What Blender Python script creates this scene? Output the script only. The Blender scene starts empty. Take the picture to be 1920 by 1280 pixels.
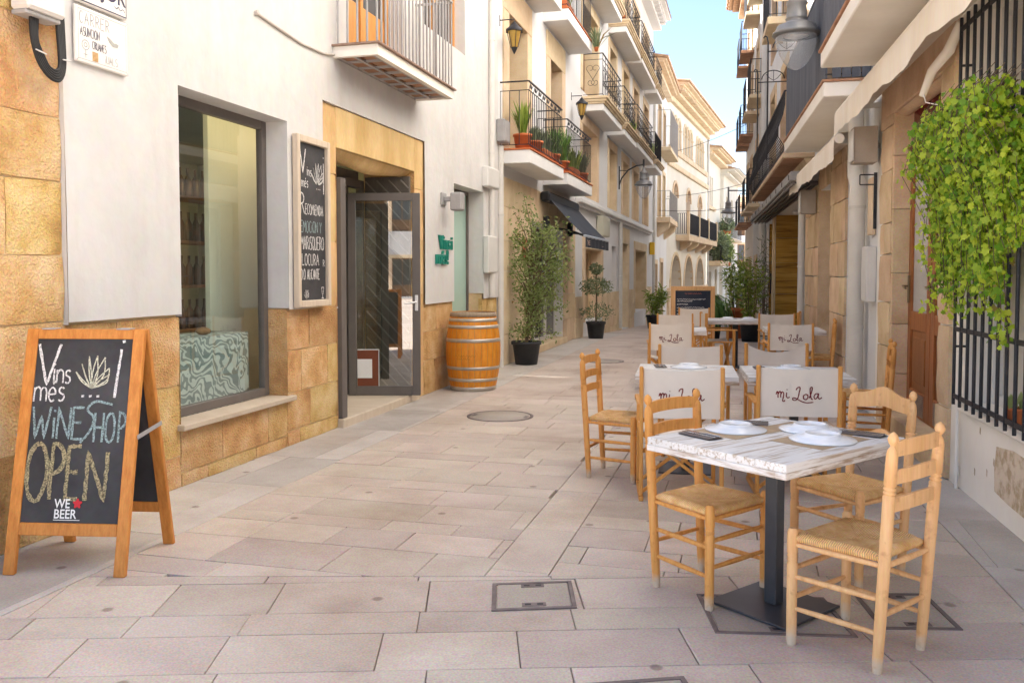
import bpy, bmesh, math, random
from mathutils import Vector, Matrix, noise
rnd = random.Random(7)
S = bpy.context.scene
COL = S.collection
R = math.radians
# ------------------------------------------------------------------ camera, sky, sun, exposure
cam = bpy.data.cameras.new('camera'); camo = bpy.data.objects.new('camera', cam); COL.objects.link(camo)
camo.location = (0, 0, 1.5); camo.rotation_euler = (R(90 - 2.5), 0, R(15.3))
cam.sensor_width = 36; cam.lens = 30; cam.shift_y = -58.1 / 1920; cam.clip_start = .05; cam.clip_end = 2000
S.camera = camo
SUN_EL, SUN_AZ = 38, 277            # azimuth measured from +Y towards +X
W = bpy.data.worlds.new('World'); S.world = W; W.use_nodes = True
nt = W.node_tree; bg = nt.nodes['Background']
sky = nt.nodes.new('ShaderNodeTexSky'); sky.sky_type = 'NISHITA'; sky.sun_disc = False
sky.sun_elevation = R(SUN_EL); sky.sun_rotation = R(SUN_AZ); sky.dust_density = .4; sky.air_density = .8; sky.ozone_density = 1.0
hs = nt.nodes.new('ShaderNodeHueSaturation'); hs.inputs['Saturation'].default_value = .95
nt.links.new(sky.outputs[0], hs.inputs['Color']); nt.links.new(hs.outputs[0], bg.inputs[0]); bg.inputs[1].default_value = .06
sun = bpy.data.lights.new('sun', 'SUN'); sun.energy = 5.0; sun.angle = R(.6); sun.color = (1, .965, .92)
suno = bpy.data.objects.new('sun', sun); COL.objects.link(suno)
sd = Vector((math.sin(R(SUN_AZ)) * math.cos(R(SUN_EL)), math.cos(R(SUN_AZ)) * math.cos(R(SUN_EL)), math.sin(R(SUN_EL))))
suno.rotation_euler = sd.to_track_quat('Z', 'Y').to_euler(); suno.location = (-30, 0, 40)
vs = S.view_settings; vs.view_transform = 'Standard'; vs.look = 'None'; vs.gamma = 1; vs.exposure = 2.65
S.render.engine = 'CYCLES'
try:
    S.cycles.max_bounces = 8; S.cycles.diffuse_bounces = 5; S.cycles.transparent_max_bounces = 10
except Exception: pass

# ------------------------------------------------------------------ mesh builder
class MB:
    def __init__(s): s.v = []; s.f = []; s.sm = []
    def add(s, vs_, fs, smooth=False):
        o = len(s.v); s.v += [tuple(v) for v in vs_]
        for f in fs: s.f.append([o + i for i in f]); s.sm.append(smooth)
    def quad(s, a, b, c, d): s.add([a, b, c, d], [(0, 1, 2, 3)])
    def box(s, a, b, bev=0., fr=None, smooth=False):
        x0, y0, z0 = [min(p, q) for p, q in zip(a, b)]; x1, y1, z1 = [max(p, q) for p, q in zip(a, b)]
        e = min(bev, .45 * min(x1 - x0, y1 - y0, z1 - z0))
        if e <= 0:
            v = [(x, y, z) for x in (x0, x1) for y in (y0, y1) for z in (z0, z1)]
            f = [(0, 1, 3, 2), (4, 6, 7, 5), (0, 4, 5, 1), (2, 3, 7, 6), (0, 2, 6, 4), (1, 5, 7, 3)]
        else:
            v = []; idx = {}
            for ix, X in enumerate((x0, x1)):
                for iy, Y in enumerate((y0, y1)):
                    for iz, Zz in enumerate((z0, z1)):
                        sx, sy, sz = (e, -e)[ix], (e, -e)[iy], (e, -e)[iz]
                        for ax in range(3):
                            p = [X + sx, Y + sy, Zz + sz]; p[ax] = (X, Y, Zz)[ax]
                            idx[ix, iy, iz, ax] = len(v); v.append(tuple(p))
            f = []
            for ax in range(3):
                b1, b2 = [k for k in range(3) if k != ax]
                for sd_ in (0, 1):
                    q = []
                    for (m, n) in ((0, 0), (1, 0), (1, 1), (0, 1)):
                        k = [0, 0, 0]; k[ax] = sd_; k[b1] = m; k[b2] = n; q.append(idx[k[0], k[1], k[2], ax])
                    f.append(q)
                for m in (0, 1):
                    for n in (0, 1):
                        k = [0, 0, 0]; k[b1] = m; k[b2] = n
                        k0 = list(k); k0[ax] = 0; k1 = list(k); k1[ax] = 1
                        f.append([idx[(*k0, b1)], idx[(*k1, b1)], idx[(*k1, b2)], idx[(*k0, b2)]])
            for ix in (0, 1):
                for iy in (0, 1):
                    for iz in (0, 1): f.append([idx[ix, iy, iz, a_] for a_ in range(3)])
        if fr: v = [fr(*p) for p in v]
        s.add(v, f, smooth)
    def obox(s, c, ax, ay, az, bev=0.):      # oriented box: centre + half axes
        c = Vector(c); ax, ay, az = Vector(ax), Vector(ay), Vector(az); L = (ax.length, ay.length, az.length)
        n = [a.normalized() for a in (ax, ay, az)]
        s.box((-L[0], -L[1], -L[2]), L, bev, lambda x, y, z: c + n[0] * x + n[1] * y + n[2] * z)
    def bar(s, p, q, w, h, up=(0, 0, 1), bev=0.):
        p, q = Vector(p), Vector(q); d = (q - p); u = Vector(up); sd_ = d.cross(u)
        if sd_.length < 1e-6: sd_ = d.cross(Vector((1, 0, 0)))
        sd_.normalize(); u = sd_.cross(d).normalized()
        s.obox((p + q) / 2, d / 2, sd_ * w / 2, u * h / 2, bev)
    def tube(s, pts, r, n=8, cap=True, closed=False):
        pts = [Vector(p) for p in pts]; m = len(pts); rs = r if isinstance(r, (list, tuple)) else [r] * m
        ref = None; v = []
        for i in range(m):
            t = (pts[(i + 1) % m] - pts[i - 1]) if (closed or 0 < i < m - 1) else (pts[1] - pts[0] if i == 0 else pts[-1] - pts[-2])
            t.normalize()
            if ref is None: ref = t.orthogonal().normalized()
            a = (ref - t * ref.dot(t)); a = a.normalized() if a.length > 1e-6 else t.orthogonal().normalized(); ref = a; b = t.cross(a)
            for k in range(n):
                w = 2 * math.pi * k / n; v.append(pts[i] + (a * math.cos(w) + b * math.sin(w)) * rs[i])
        f = []
        for i in range(m if closed else m - 1):
            j = (i + 1) % m
            for k in range(n): f.append((i * n + k, i * n + (k + 1) % n, j * n + (k + 1) % n, j * n + k))
        s.add(v, f, True)
        if cap and not closed:
            s.add(v[:n], [tuple(range(n))]); s.add(v[-n:], [tuple(range(n))])
    def lathe(s, p0, p1, prof, n=14, cap=True):   # prof: (t along axis 0..1, radius)
        p0, p1 = Vector(p0), Vector(p1); d = p1 - p0; t = d.normalized(); a = t.orthogonal().normalized(); b = t.cross(a)
        v = []
        for (q, r) in prof:
            c = p0 + d * q
            for k in range(n):
                w = 2 * math.pi * k / n; v.append(c + (a * math.cos(w) + b * math.sin(w)) * r)
        m = len(prof)
        f = [(i * n + k, i * n + (k + 1) % n, (i + 1) * n + (k + 1) % n, (i + 1) * n + k) for i in range(m - 1) for k in range(n)]
        s.add(v, f, True)
        if cap:
            s.add(v[:n], [tuple(range(n))]); s.add(v[-n:], [tuple(range(n))])
    def grid(s, fn, nu, nv, smooth=True):
        v = [fn(i / nu, j / nv) for j in range(nv + 1) for i in range(nu + 1)]
        s.add(v, [(j * (nu + 1) + i, j * (nu + 1) + i + 1, (j + 1) * (nu + 1) + i + 1, (j + 1) * (nu + 1) + i) for j in range(nv) for i in range(nu)], smooth)
    def prism(s, poly, fn, d0, d1):              # polygon (2D) extruded between depths; fn(x, y, d) -> point
        n = len(poly); s.add([fn(x, y, d0) for x, y in poly] + [fn(x, y, d1) for x, y in poly],
              [tuple(range(n)), tuple(range(2 * n - 1, n - 1, -1))] + [(i, (i + 1) % n, n + (i + 1) % n, n + i) for i in range(n)])
    def ribbon(s, pts, w, fn, d=0., jit=0.):     # flat stroke in 2D mapped by fn(x, y, d)
        m = len(pts); L = []; Rr_ = []
        for i in range(m):
            a = pts[max(i - 1, 0)]; b = pts[min(i + 1, m - 1)]; dx, dy = b[0] - a[0], b[1] - a[1]; l = math.hypot(dx, dy) or 1
            nx, ny = -dy / l, dx / l; w1 = w / 2 * (1 + rnd.uniform(-jit, jit)); w2 = w / 2 * (1 + rnd.uniform(-jit, jit))
            L.append(fn(pts[i][0] + nx * w1, pts[i][1] + ny * w1, d)); Rr_.append(fn(pts[i][0] - nx * w2, pts[i][1] - ny * w2, d))
        s.add(L + Rr_, [(i, i + 1, m + i + 1, m + i) for i in range(m - 1)])
    def mesh(s, name, M=None, recalc=True):
        me = bpy.data.meshes.new(name)
        me.from_pydata([tuple(M @ Vector(v)) for v in s.v] if M else s.v, [], s.f)
        me.polygons.foreach_set('use_smooth', s.sm)
        if recalc:
            bm = bmesh.new(); bm.from_mesh(me); bmesh.ops.recalc_face_normals(bm, faces=bm.faces); bm.to_mesh(me); bm.free()
        me.update(); return me

WMX = {}
def thing(name, label, cat, loc=(0, 0, 0), rz=0., group=None):
    o = bpy.data.objects.new(name, None); COL.objects.link(o); o.location = loc; o.rotation_euler = (0, 0, rz); o.empty_display_size = .1
    o['label'] = label; o['category'] = cat
    if group: o['group'] = group
    WMX[o.name] = Matrix.Translation(loc) @ Matrix.Rotation(rz, 4, 'Z'); return o
def part(name, mb, m, parent=None, local=True, label=None, stuff=False, recalc=True):
    M = None
    if parent is not None and not local: M = WMX[parent.name].inverted()
    me = mb if isinstance(mb, bpy.types.Mesh) else mb.mesh(name, M, recalc)
    if m is not None and len(me.materials) == 0: me.materials.append(m)
    o = bpy.data.objects.new(name, me); COL.objects.link(o)
    if parent is not None: o.parent = parent; WMX[o.name] = WMX[parent.name]
    if label: o['label'] = label
    if stuff: o['kind'] = 'stuff'
    return o
def wpart(name, mb, m, parent, **k): return part(name, mb, m, parent, local=False, **k)
def tagm(name, mb, m, label, cat, group=None, loc=None):     # a one-mesh thing; origin moved to loc
    M = Matrix.Translation(loc).inverted() if loc else None
    me = mb.mesh(name, M); me.materials.append(m); o = bpy.data.objects.new(name, me); COL.objects.link(o)
    if loc: o.location = loc
    WMX[o.name] = Matrix.Translation(loc or (0, 0, 0)); o['label'] = label; o['category'] = cat
    if group: o['group'] = group
    return o
def struct(name, mb, m):
    o = part(name, mb, m); o['kind'] = 'structure'; WMX[o.name] = Matrix(); return o
def dup(root, loc, rz, label=None, group=None):
    r = root.copy(); COL.objects.link(r); r.location = loc; r.rotation_euler = (0, 0, rz)
    if label: r['label'] = label
    if group: r['group'] = group
    for ch in list(root.children):
        c = ch.copy(); COL.objects.link(c); c.parent = r
        for g2 in list(ch.children):
            d = g2.copy(); COL.objects.link(d); d.parent = c
    return r

class Fr:      # wall frame: u along the wall, d outwards to the street, z up
    def __init__(s, O, ang, side):
        s.O = Vector(O); s.u = Vector((-math.sin(ang), math.cos(ang), 0))
        s.n = Vector((s.u.y, -s.u.x, 0)) * (1 if side == 'L' else -1); s.sg = 1 if side == 'L' else -1
    def __call__(s, u, d, z): return s.O + s.u * u + s.n * d + Vector((0, 0, z))
    def box(s, mb, u0, u1, d0, d1, z0, z1, bev=0.): mb.box((u0, d0, z0), (u1, d1, z1), bev, s)
    def txt(s, u0, z0, d0):   # mapping for 2D lettering read from the street
        return lambda x, y, d=0.: s(u0 + s.sg * x, d0 + d, z0 + y)
FL = Fr((-3.8, 0, 0), 0, 'L')
FRt = Fr((1.46, 6.5, 0), R(2.9), 'R')
FA = Fr((-3.81, 42.88, 0), R(-5.6), 'L')
def zg(y): return 0. if y < 19 else -.036 * (y - 19)

# ------------------------------------------------------------------ materials
MATS = {}
def mat(name, c1, c2=None, scale=6., rough=.8, metal=0., bump=.15, bscale=60., var=.06, stretch=(1, 1, 1), detail=5., fine=.12, c3=None, p3=.6, spec=.3, contrast=(.3, .7), hue=0., bdist=.01):
    if name in MATS: return MATS[name]
    m = bpy.data.materials.new(name); m.use_nodes = True; N = m.node_tree.nodes; Lk = m.node_tree.links.new; b = N['Principled BSDF']
    b.inputs['Roughness'].default_value = rough; b.inputs['Metallic'].default_value = metal; b.inputs['Specular IOR Level'].default_value = spec
    c2 = c2 or c1
    tc = N.new('ShaderNodeTexCoord'); oi = N.new('ShaderNodeObjectInfo'); mp = N.new('ShaderNodeMapping'); mp.inputs['Scale'].default_value = stretch
    ad = N.new('ShaderNodeVectorMath'); ad.operation = 'MULTIPLY_ADD'; ad.inputs[1].default_value = (31, 17, 23)
    Lk(oi.outputs['Random'], ad.inputs[0]); Lk(tc.outputs['Object'], ad.inputs[2]); Lk(ad.outputs[0], mp.inputs['Vector'])
    n1 = N.new('ShaderNodeTexNoise'); n1.inputs['Scale'].default_value = scale; n1.inputs['Detail'].default_value = detail; n1.inputs['Roughness'].default_value = .6
    Lk(mp.outputs[0], n1.inputs['Vector'])
    rp = N.new('ShaderNodeValToRGB'); rp.color_ramp.elements[0].position = contrast[0]; rp.color_ramp.elements[1].position = contrast[1]
    rp.color_ramp.elements[0].color = (*c1, 1); rp.color_ramp.elements[1].color = (*c2, 1)
    if c3:
        e = rp.color_ramp.elements.new(p3 * (contrast[1] - contrast[0]) + contrast[0]); e.color = (*c3, 1)
    Lk(n1.outputs['Fac'], rp.inputs[0])
    n2 = N.new('ShaderNodeTexNoise'); n2.inputs['Scale'].default_value = bscale; n2.inputs['Detail'].default_value = 4
    Lk(mp.outputs[0], n2.inputs['Vector'])
    mx = N.new('ShaderNodeMix'); mx.data_type = 'RGBA'; mx.blend_type = 'OVERLAY'; mx.inputs[0].default_value = fine
    Lk(rp.outputs[0], mx.inputs[6]); Lk(n2.outputs['Color'], mx.inputs[7])
    hv = N.new('ShaderNodeHueSaturation')
    mr = N.new('ShaderNodeMapRange'); mr.inputs[3].default_value = 1 - var; mr.inputs[4].default_value = 1 + var
    Lk(oi.outputs['Random'], mr.inputs[0]); Lk(mr.outputs[0], hv.inputs['Value'])
    if hue:
        mh = N.new('ShaderNodeMapRange'); mh.inputs[3].default_value = .5 - hue; mh.inputs[4].default_value = .5 + hue
        fr_ = N.new('ShaderNodeMath'); fr_.operation = 'MULTIPLY'; fr_.inputs[1].default_value = 7.31
        f2 = N.new('ShaderNodeMath'); f2.operation = 'FRACT'
        Lk(oi.outputs['Random'], fr_.inputs[0]); Lk(fr_.outputs[0], f2.inputs[0]); Lk(f2.outputs[0], mh.inputs[0]); Lk(mh.outputs[0], hv.inputs['Hue'])
    Lk(mx.outputs[2], hv.inputs['Color']); Lk(hv.outputs[0], b.inputs['Base Color'])
    if bump:
        bp = N.new('ShaderNodeBump'); bp.inputs['Strength'].default_value = bump; bp.inputs['Distance'].default_value = bdist
        sm_ = N.new('ShaderNodeMath'); sm_.operation = 'MULTIPLY_ADD'; sm_.inputs[1].default_value = 1.5
        Lk(n1.outputs['Fac'], sm_.inputs[0]); Lk(n2.outputs['Fac'], sm_.inputs[2]); Lk(sm_.outputs[0], bp.inputs['Height']); Lk(bp.outputs[0], b.inputs['Normal'])
    m['nodes'] = 1; MATS[name] = m; return m
def nd(m): return m.node_tree.nodes, m.node_tree.links.new
PLASTER = mat('white_plaster', (.58, .565, .545), (.65, .635, .615), scale=1.6, bump=.45, bscale=11, fine=.10, var=.015, rough=.9)
PLASTER2 = mat('cool_white_plaster', (.68, .675, .67), (.76, .755, .745), scale=.8, bump=.2, bscale=25, fine=.06, var=.02, rough=.9)
CREAM = mat('cream_plaster', (.78, .73, .65), (.88, .835, .76), scale=1.4, bump=.3, bscale=18, fine=.1, var=.03, rough=.9)
YCREAM = mat('yellow_cream_plaster', (.68, .63, .53), (.76, .72, .63), scale=.8, bump=.2, bscale=18, fine=.08, var=.03, rough=.9)
OCHRE = mat('ochre_stone', (.42, .22, .08), (.74, .54, .30), scale=3.4, bump=1.0, bscale=70, fine=.35, var=.10, c3=(.61, .37, .145), p3=.42, rough=.92, detail=8, bdist=.02, hue=.012)
PALEST = mat('pale_sandstone', (.62, .46, .28), (.78, .63, .44), scale=2.2, bump=.3, bscale=50, fine=.25, var=.07, rough=.9, detail=7, hue=.008)
BRNST = mat('brown_sandstone', (.56, .38, .215), (.78, .60, .40), scale=2.5, bump=.4, bscale=60, fine=.3, var=.1, rough=.9, detail=7, hue=.01)
LINTEL = mat('ochre_lintel_stone', (.58, .36, .14), (.78, .56, .29), scale=2.6, bump=.3, bscale=50, fine=.25, var=.06, rough=.9, detail=7, hue=.008, stretch=(1, 1, .35))
MORTAR = mat('mortar', (.60, .42, .22), (.74, .56, .33), scale=5, bump=.6, bscale=70, fine=.3, rough=.95)
SLAB = mat('pinkish_paving', (.485, .40, .345), (.61, .52, .45), scale=1.7, bump=.25, bscale=110, fine=.6, var=.085, c3=(.555, .47, .395), p3=.5, rough=.62, detail=7, hue=.012, spec=.4, bdist=.004)
SLABG = mat('grey_paving', (.45, .415, .375), (.56, .52, .475), scale=2, bump=.25, bscale=110, fine=.5, var=.1, rough=.62, detail=7, hue=.01, spec=.4, bdist=.004)
JOINT = mat('paving_joint', (.32, .26, .21), (.42, .35, .29), scale=9, rough=.95)
GREYM = mat('grey_door_frame', (.13, .112, .10), (.16, .14, .125), scale=4, rough=.45, bump=.03, var=.03, fine=.05)
GREYB = mat('grey_painted_bars', (.33, .32, .315), (.40, .385, .38), scale=8, rough=.55, bump=.05, var=.04)
BLACKM = mat('black_iron', (.018, .018, .022), (.035, .035, .04), scale=10, rough=.5, bump=.05, var=.1)
DARKM = mat('charcoal_steel', (.035, .038, .045), (.055, .058, .066), scale=6, rough=.38, bump=.03, var=.05, spec=.5)
LAMPM = mat('lamp_grey_metal', (.21, .21, .21), (.27, .265, .26), scale=6, rough=.4, bump=.02, metal=.3)
WOODF = mat('orange_wood_frame', (.48, .165, .03), (.65, .27, .06), scale=5, stretch=(9, 9, .8), bump=.08, bscale=30, var=.05, rough=.5, fine=.25)
WOODC = mat('honey_wood', (.66, .28, .065), (.82, .41, .12), scale=5, stretch=(8, 8, .7), bump=.06, bscale=30, var=.04, rough=.5, fine=.2)
WOODP = mat('pale_wood', (.72, .385, .155), (.85, .52, .25), scale=5, stretch=(8, 8, .7), bump=.06, bscale=30, var=.04, rough=.5, fine=.2)
WOODD = mat('dark_door_wood', (.24, .07, .02), (.42, .16, .05), scale=5, stretch=(9, 9, .7), bump=.1, bscale=30, var=.05, rough=.42, fine=.3)
WOODO = mat('orange_door_wood', (.50, .21, .045), (.62, .30, .08), scale=5, stretch=(7, 7, .7), bump=.05, bscale=25, rough=.5)
WOODK = mat('weathered_cask_end', (.30, .22, .14), (.42, .33, .24), scale=6, stretch=(6, 6, 1), rough=.8)
CASK = mat('varnished_cask_oak', (.62, .205, .012), (.80, .33, .035), scale=4, stretch=(5, 5, .8), bump=.06, bscale=25, var=.07, rough=.5, fine=.4, spec=.4)
HOOP = mat('galvanised_hoop', (.44, .40, .34), (.58, .53, .46), scale=8, rough=.42, metal=.55, bump=.05)
CANVAS = mat('beige_canvas', (.80, .715, .61), (.88, .80, .70), scale=3, bump=.12, bscale=260, fine=.1, var=.03, rough=.95)
SLATE = mat('black_slate', (.03, .029, .031), (.075, .072, .074), scale=2.4, bump=.02, bscale=30, rough=.85, fine=.2, detail=6)
SLATEB = mat('blue_slate', (.03, .036, .055), (.06, .068, .092), scale=3, rough=.85)
CHALK = mat('white_chalk', (.22, .21, .20), (.74, .72, .70), scale=130, detail=3, contrast=(.34, .52), bump=0, rough=1)
CHALKY = mat('yellow_chalk', (.10, .085, .055), (.44, .37, .21), scale=120, detail=3, contrast=(.38, .62), bump=0, rough=1)
CHALKT = mat('teal_chalk', (.10, .125, .125), (.32, .42, .42), scale=130, detail=3, contrast=(.36, .58), bump=0, rough=1)
WHITEP = mat('white_paint', (.78, .77, .75), (.84, .83, .81), scale=4, bump=.03, rough=.6, var=.02)
WHITEB = mat('white_pvc', (.64, .62, .585), (.72, .70, .665), scale=2, bump=.03, rough=.5, var=.02)
INK = mat('faded_ink', (.25, .25, .27), rough=.9, bump=0)
INKB = mat('dark_blue_ink', (.05, .045, .085), rough=.6, bump=0)
REDINK = mat('dark_red_print', (.20, .022, .022), rough=.9, bump=0)
RED = mat('red_print', (.55, .03, .04), rough=.7, bump=0)
CERAM = mat('white_porcelain', (.86, .87, .88), rough=.18, bump=0, spec=.5, fine=0)
TILEW = mat('glazed_white_tile', (.70, .67, .62), (.76, .735, .69), scale=4, rough=.4, bump=.02)
KRAFT = mat('kraft_paper', (.42, .30, .185), (.48, .355, .23), scale=9, rough=.95, bump=.05)
NAPKIN = mat('grey_brown_napkin', (.17, .135, .12), (.21, .175, .155), scale=20, rough=.95, bump=.08)
STEEL = mat('cutlery_steel', (.62, .62, .62), rough=.2, metal=1., bump=0, fine=0)
GREENS = mat('green_sign_paint', (.012, .20, .145), (.02, .24, .175), scale=5, rough=.5, bump=.02)
TERRA = mat('terracotta', (.50, .135, .045), (.62, .20, .075), scale=4, rough=.75, bump=.1, var=.1)
BRICKT = mat('terracotta_tiles', (.33, .16, .09), (.46, .27, .17), scale=7, rough=.9, bump=.3, var=.15)
PLAST = mat('black_plastic_pot', (.032, .032, .034), (.055, .055, .056), scale=5, rough=.55, bump=.04)
SOIL = mat('soil', (.07, .045, .03), (.13, .09, .06), scale=30, rough=1, bump=.8)
BARK = mat('bark', (.13, .09, .06), (.22, .16, .11), scale=12, stretch=(3, 3, .8), rough=.95, bump=.6)
CABLE = mat('black_cable', (.022, .021, .021), rough=.6, bump=0)
AWNC = mat('cream_awning_cloth', (.76, .66, .53), (.88, .81, .71), scale=2.2, stretch=(1, 1, .25), bump=.06, bscale=40, rough=.95, fine=.2, var=.03)
AWND = mat('charcoal_awning_cloth', (.035, .04, .052), (.05, .055, .068), scale=2, rough=.9, bump=.05)
BLUEGR = mat('blue_grey_boards', (.075, .085, .105), (.13, .14, .165), scale=3, stretch=(4, 4, .5), rough=.8, bump=.1, var=.12)
ROOF = mat('roof_tiles', (.42, .24, .13), (.58, .40, .26), scale=6, rough=.9, bump=.3, var=.15)
DARKIN = mat('dark_interior', (.035, .032, .03), (.055, .05, .045), scale=2, rough=.9)
SHUT = mat('brown_shutter', (.17, .095, .05), (.25, .15, .085), scale=3, stretch=(5, 5, .6), rough=.7)
GREENW = mat('pale_green_panel', (.66, .76, .66), (.71, .80, .70), scale=1.5, rough=.8, bump=.02)
GREENP = mat('shop_interior_wall', (.36, .42, .33), (.42, .47, .38), scale=1.5, rough=.85)
AQUA = mat('frosted_aqua_glass', (.36, .53, .45), (.40, .57, .49), scale=.8, rough=.15, bump=0, spec=.6)
PALEBLUE = mat('pale_blue_door', (.56, .66, .72), (.62, .71, .76), scale=2, rough=.6)
TEAL = mat('teal_cloth', (.03, .30, .27), (.05, .38, .33), scale=2, rough=.9)
YELLOW = mat('yellow_plastic', (.75, .46, .03), rough=.5)
PIPEW = mat('pale_downpipe', (.60, .575, .53), (.68, .655, .61), scale=3, rough=.55, bump=.03)
STREETLIGHTG = None
def glass(name, tint=(.9, .95, .92), boost=.02, mult=1., dif=0., dcol=(.8, .85, .9)):
    m = bpy.data.materials.new(name); m.use_nodes = True; N, Lk = nd(m); N.remove(N['Principled BSDF']); out = N['Material Output']
    t = N.new('ShaderNodeBsdfTransparent'); t.inputs[0].default_value = (*tint, 1); gl = N.new('ShaderNodeBsdfGlossy'); gl.inputs['Roughness'].default_value = .01
    lw = N.new('ShaderNodeLayerWeight'); lw.inputs[0].default_value = .5; fr_ = N.new('ShaderNodeMath'); fr_.operation = 'POWER'; fr_.inputs[1].default_value = 3.2; Lk(lw.outputs['Facing'], fr_.inputs[0]); ma = N.new('ShaderNodeMath'); ma.operation = 'MULTIPLY_ADD'; ma.inputs[1].default_value = mult; ma.inputs[2].default_value = boost; ma.use_clamp = True
    mx = N.new('ShaderNodeMixShader'); Lk(fr_.outputs[0], ma.inputs[0]); Lk(ma.outputs[0], mx.inputs[0]); Lk(t.outputs[0], mx.inputs[1]); Lk(gl.outputs[0], mx.inputs[2])
    src = mx
    if dif:
        df = N.new('ShaderNodeBsdfDiffuse'); df.inputs[0].default_value = (*dcol, 1); m2 = N.new('ShaderNodeMixShader'); m2.inputs[0].default_value = dif
        Lk(mx.outputs[0], m2.inputs[1]); Lk(df.outputs[0], m2.inputs[2]); src = m2
    Lk(src.outputs[0], out.inputs[0]); return m
GLASS = glass('shop_glass', (.95, .98, .95), .16, .8)
GLASSD = glass('door_glass', (.82, .90, .85), .34, .65)
LGLASS = glass('lamp_glass', (.94, .95, .97), .06, .7, dif=.22)
PANE = mat('dark_window_pane', (.05, .055, .06), (.075, .08, .085), scale=1.2, rough=.08, bump=0, spec=.8)
def leafmat(name, c1, c2, tr=.35):
    m = bpy.data.materials.new(name); m.use_nodes = True; N, Lk = nd(m); b = N['Principled BSDF']; b.inputs['Roughness'].default_value = .5
    g = N.new('ShaderNodeNewGeometry'); oi = N.new('ShaderNodeObjectInfo'); ad = N.new('ShaderNodeMath'); ad.operation = 'ADD'; fr_ = N.new('ShaderNodeMath'); fr_.operation = 'FRACT'
    Lk(g.outputs['Random Per Island'], ad.inputs[0]); Lk(oi.outputs['Random'], ad.inputs[1]); Lk(ad.outputs[0], fr_.inputs[0])
    rp = N.new('ShaderNodeValToRGB'); rp.color_ramp.elements[0].color = (*c1, 1); rp.color_ramp.elements[1].color = (*c2, 1); Lk(fr_.outputs[0], rp.inputs[0]); e0 = rp.color_ramp.elements.new(.025); e0.color = (*c1, 1); rp.color_ramp.elements[0].color = (.36, .24, .08, 1)
    Lk(rp.outputs[0], b.inputs['Base Color']); t = N.new('ShaderNodeBsdfTranslucent'); Lk(rp.outputs[0], t.inputs[0])
    mx = N.new('ShaderNodeMixShader'); mx.inputs[0].default_value = tr; Lk(b.outputs[0], mx.inputs[1]); Lk(t.outputs[0], mx.inputs[2]); Lk(mx.outputs[0], N['Material Output'].inputs[0]); return m
LEAFO = leafmat('olive_green_leaf', (.17, .24, .06), (.46, .54, .22), .5)
LEAFI = leafmat('ivy_leaf', (.13, .32, .015), (.64, .74, .06), .5)
LEAFD = leafmat('deep_green_leaf', (.08, .18, .04), (.22, .38, .10))
LEAFB = leafmat('bright_green_leaf', (.16, .26, .03), (.42, .52, .11), .5)
LEAFG = leafmat('grey_green_leaf', (.12, .16, .08), (.28, .33, .18))
PETALY = leafmat('yellow_petal', (.8, .6, .03), (.9, .7, .06))

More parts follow.
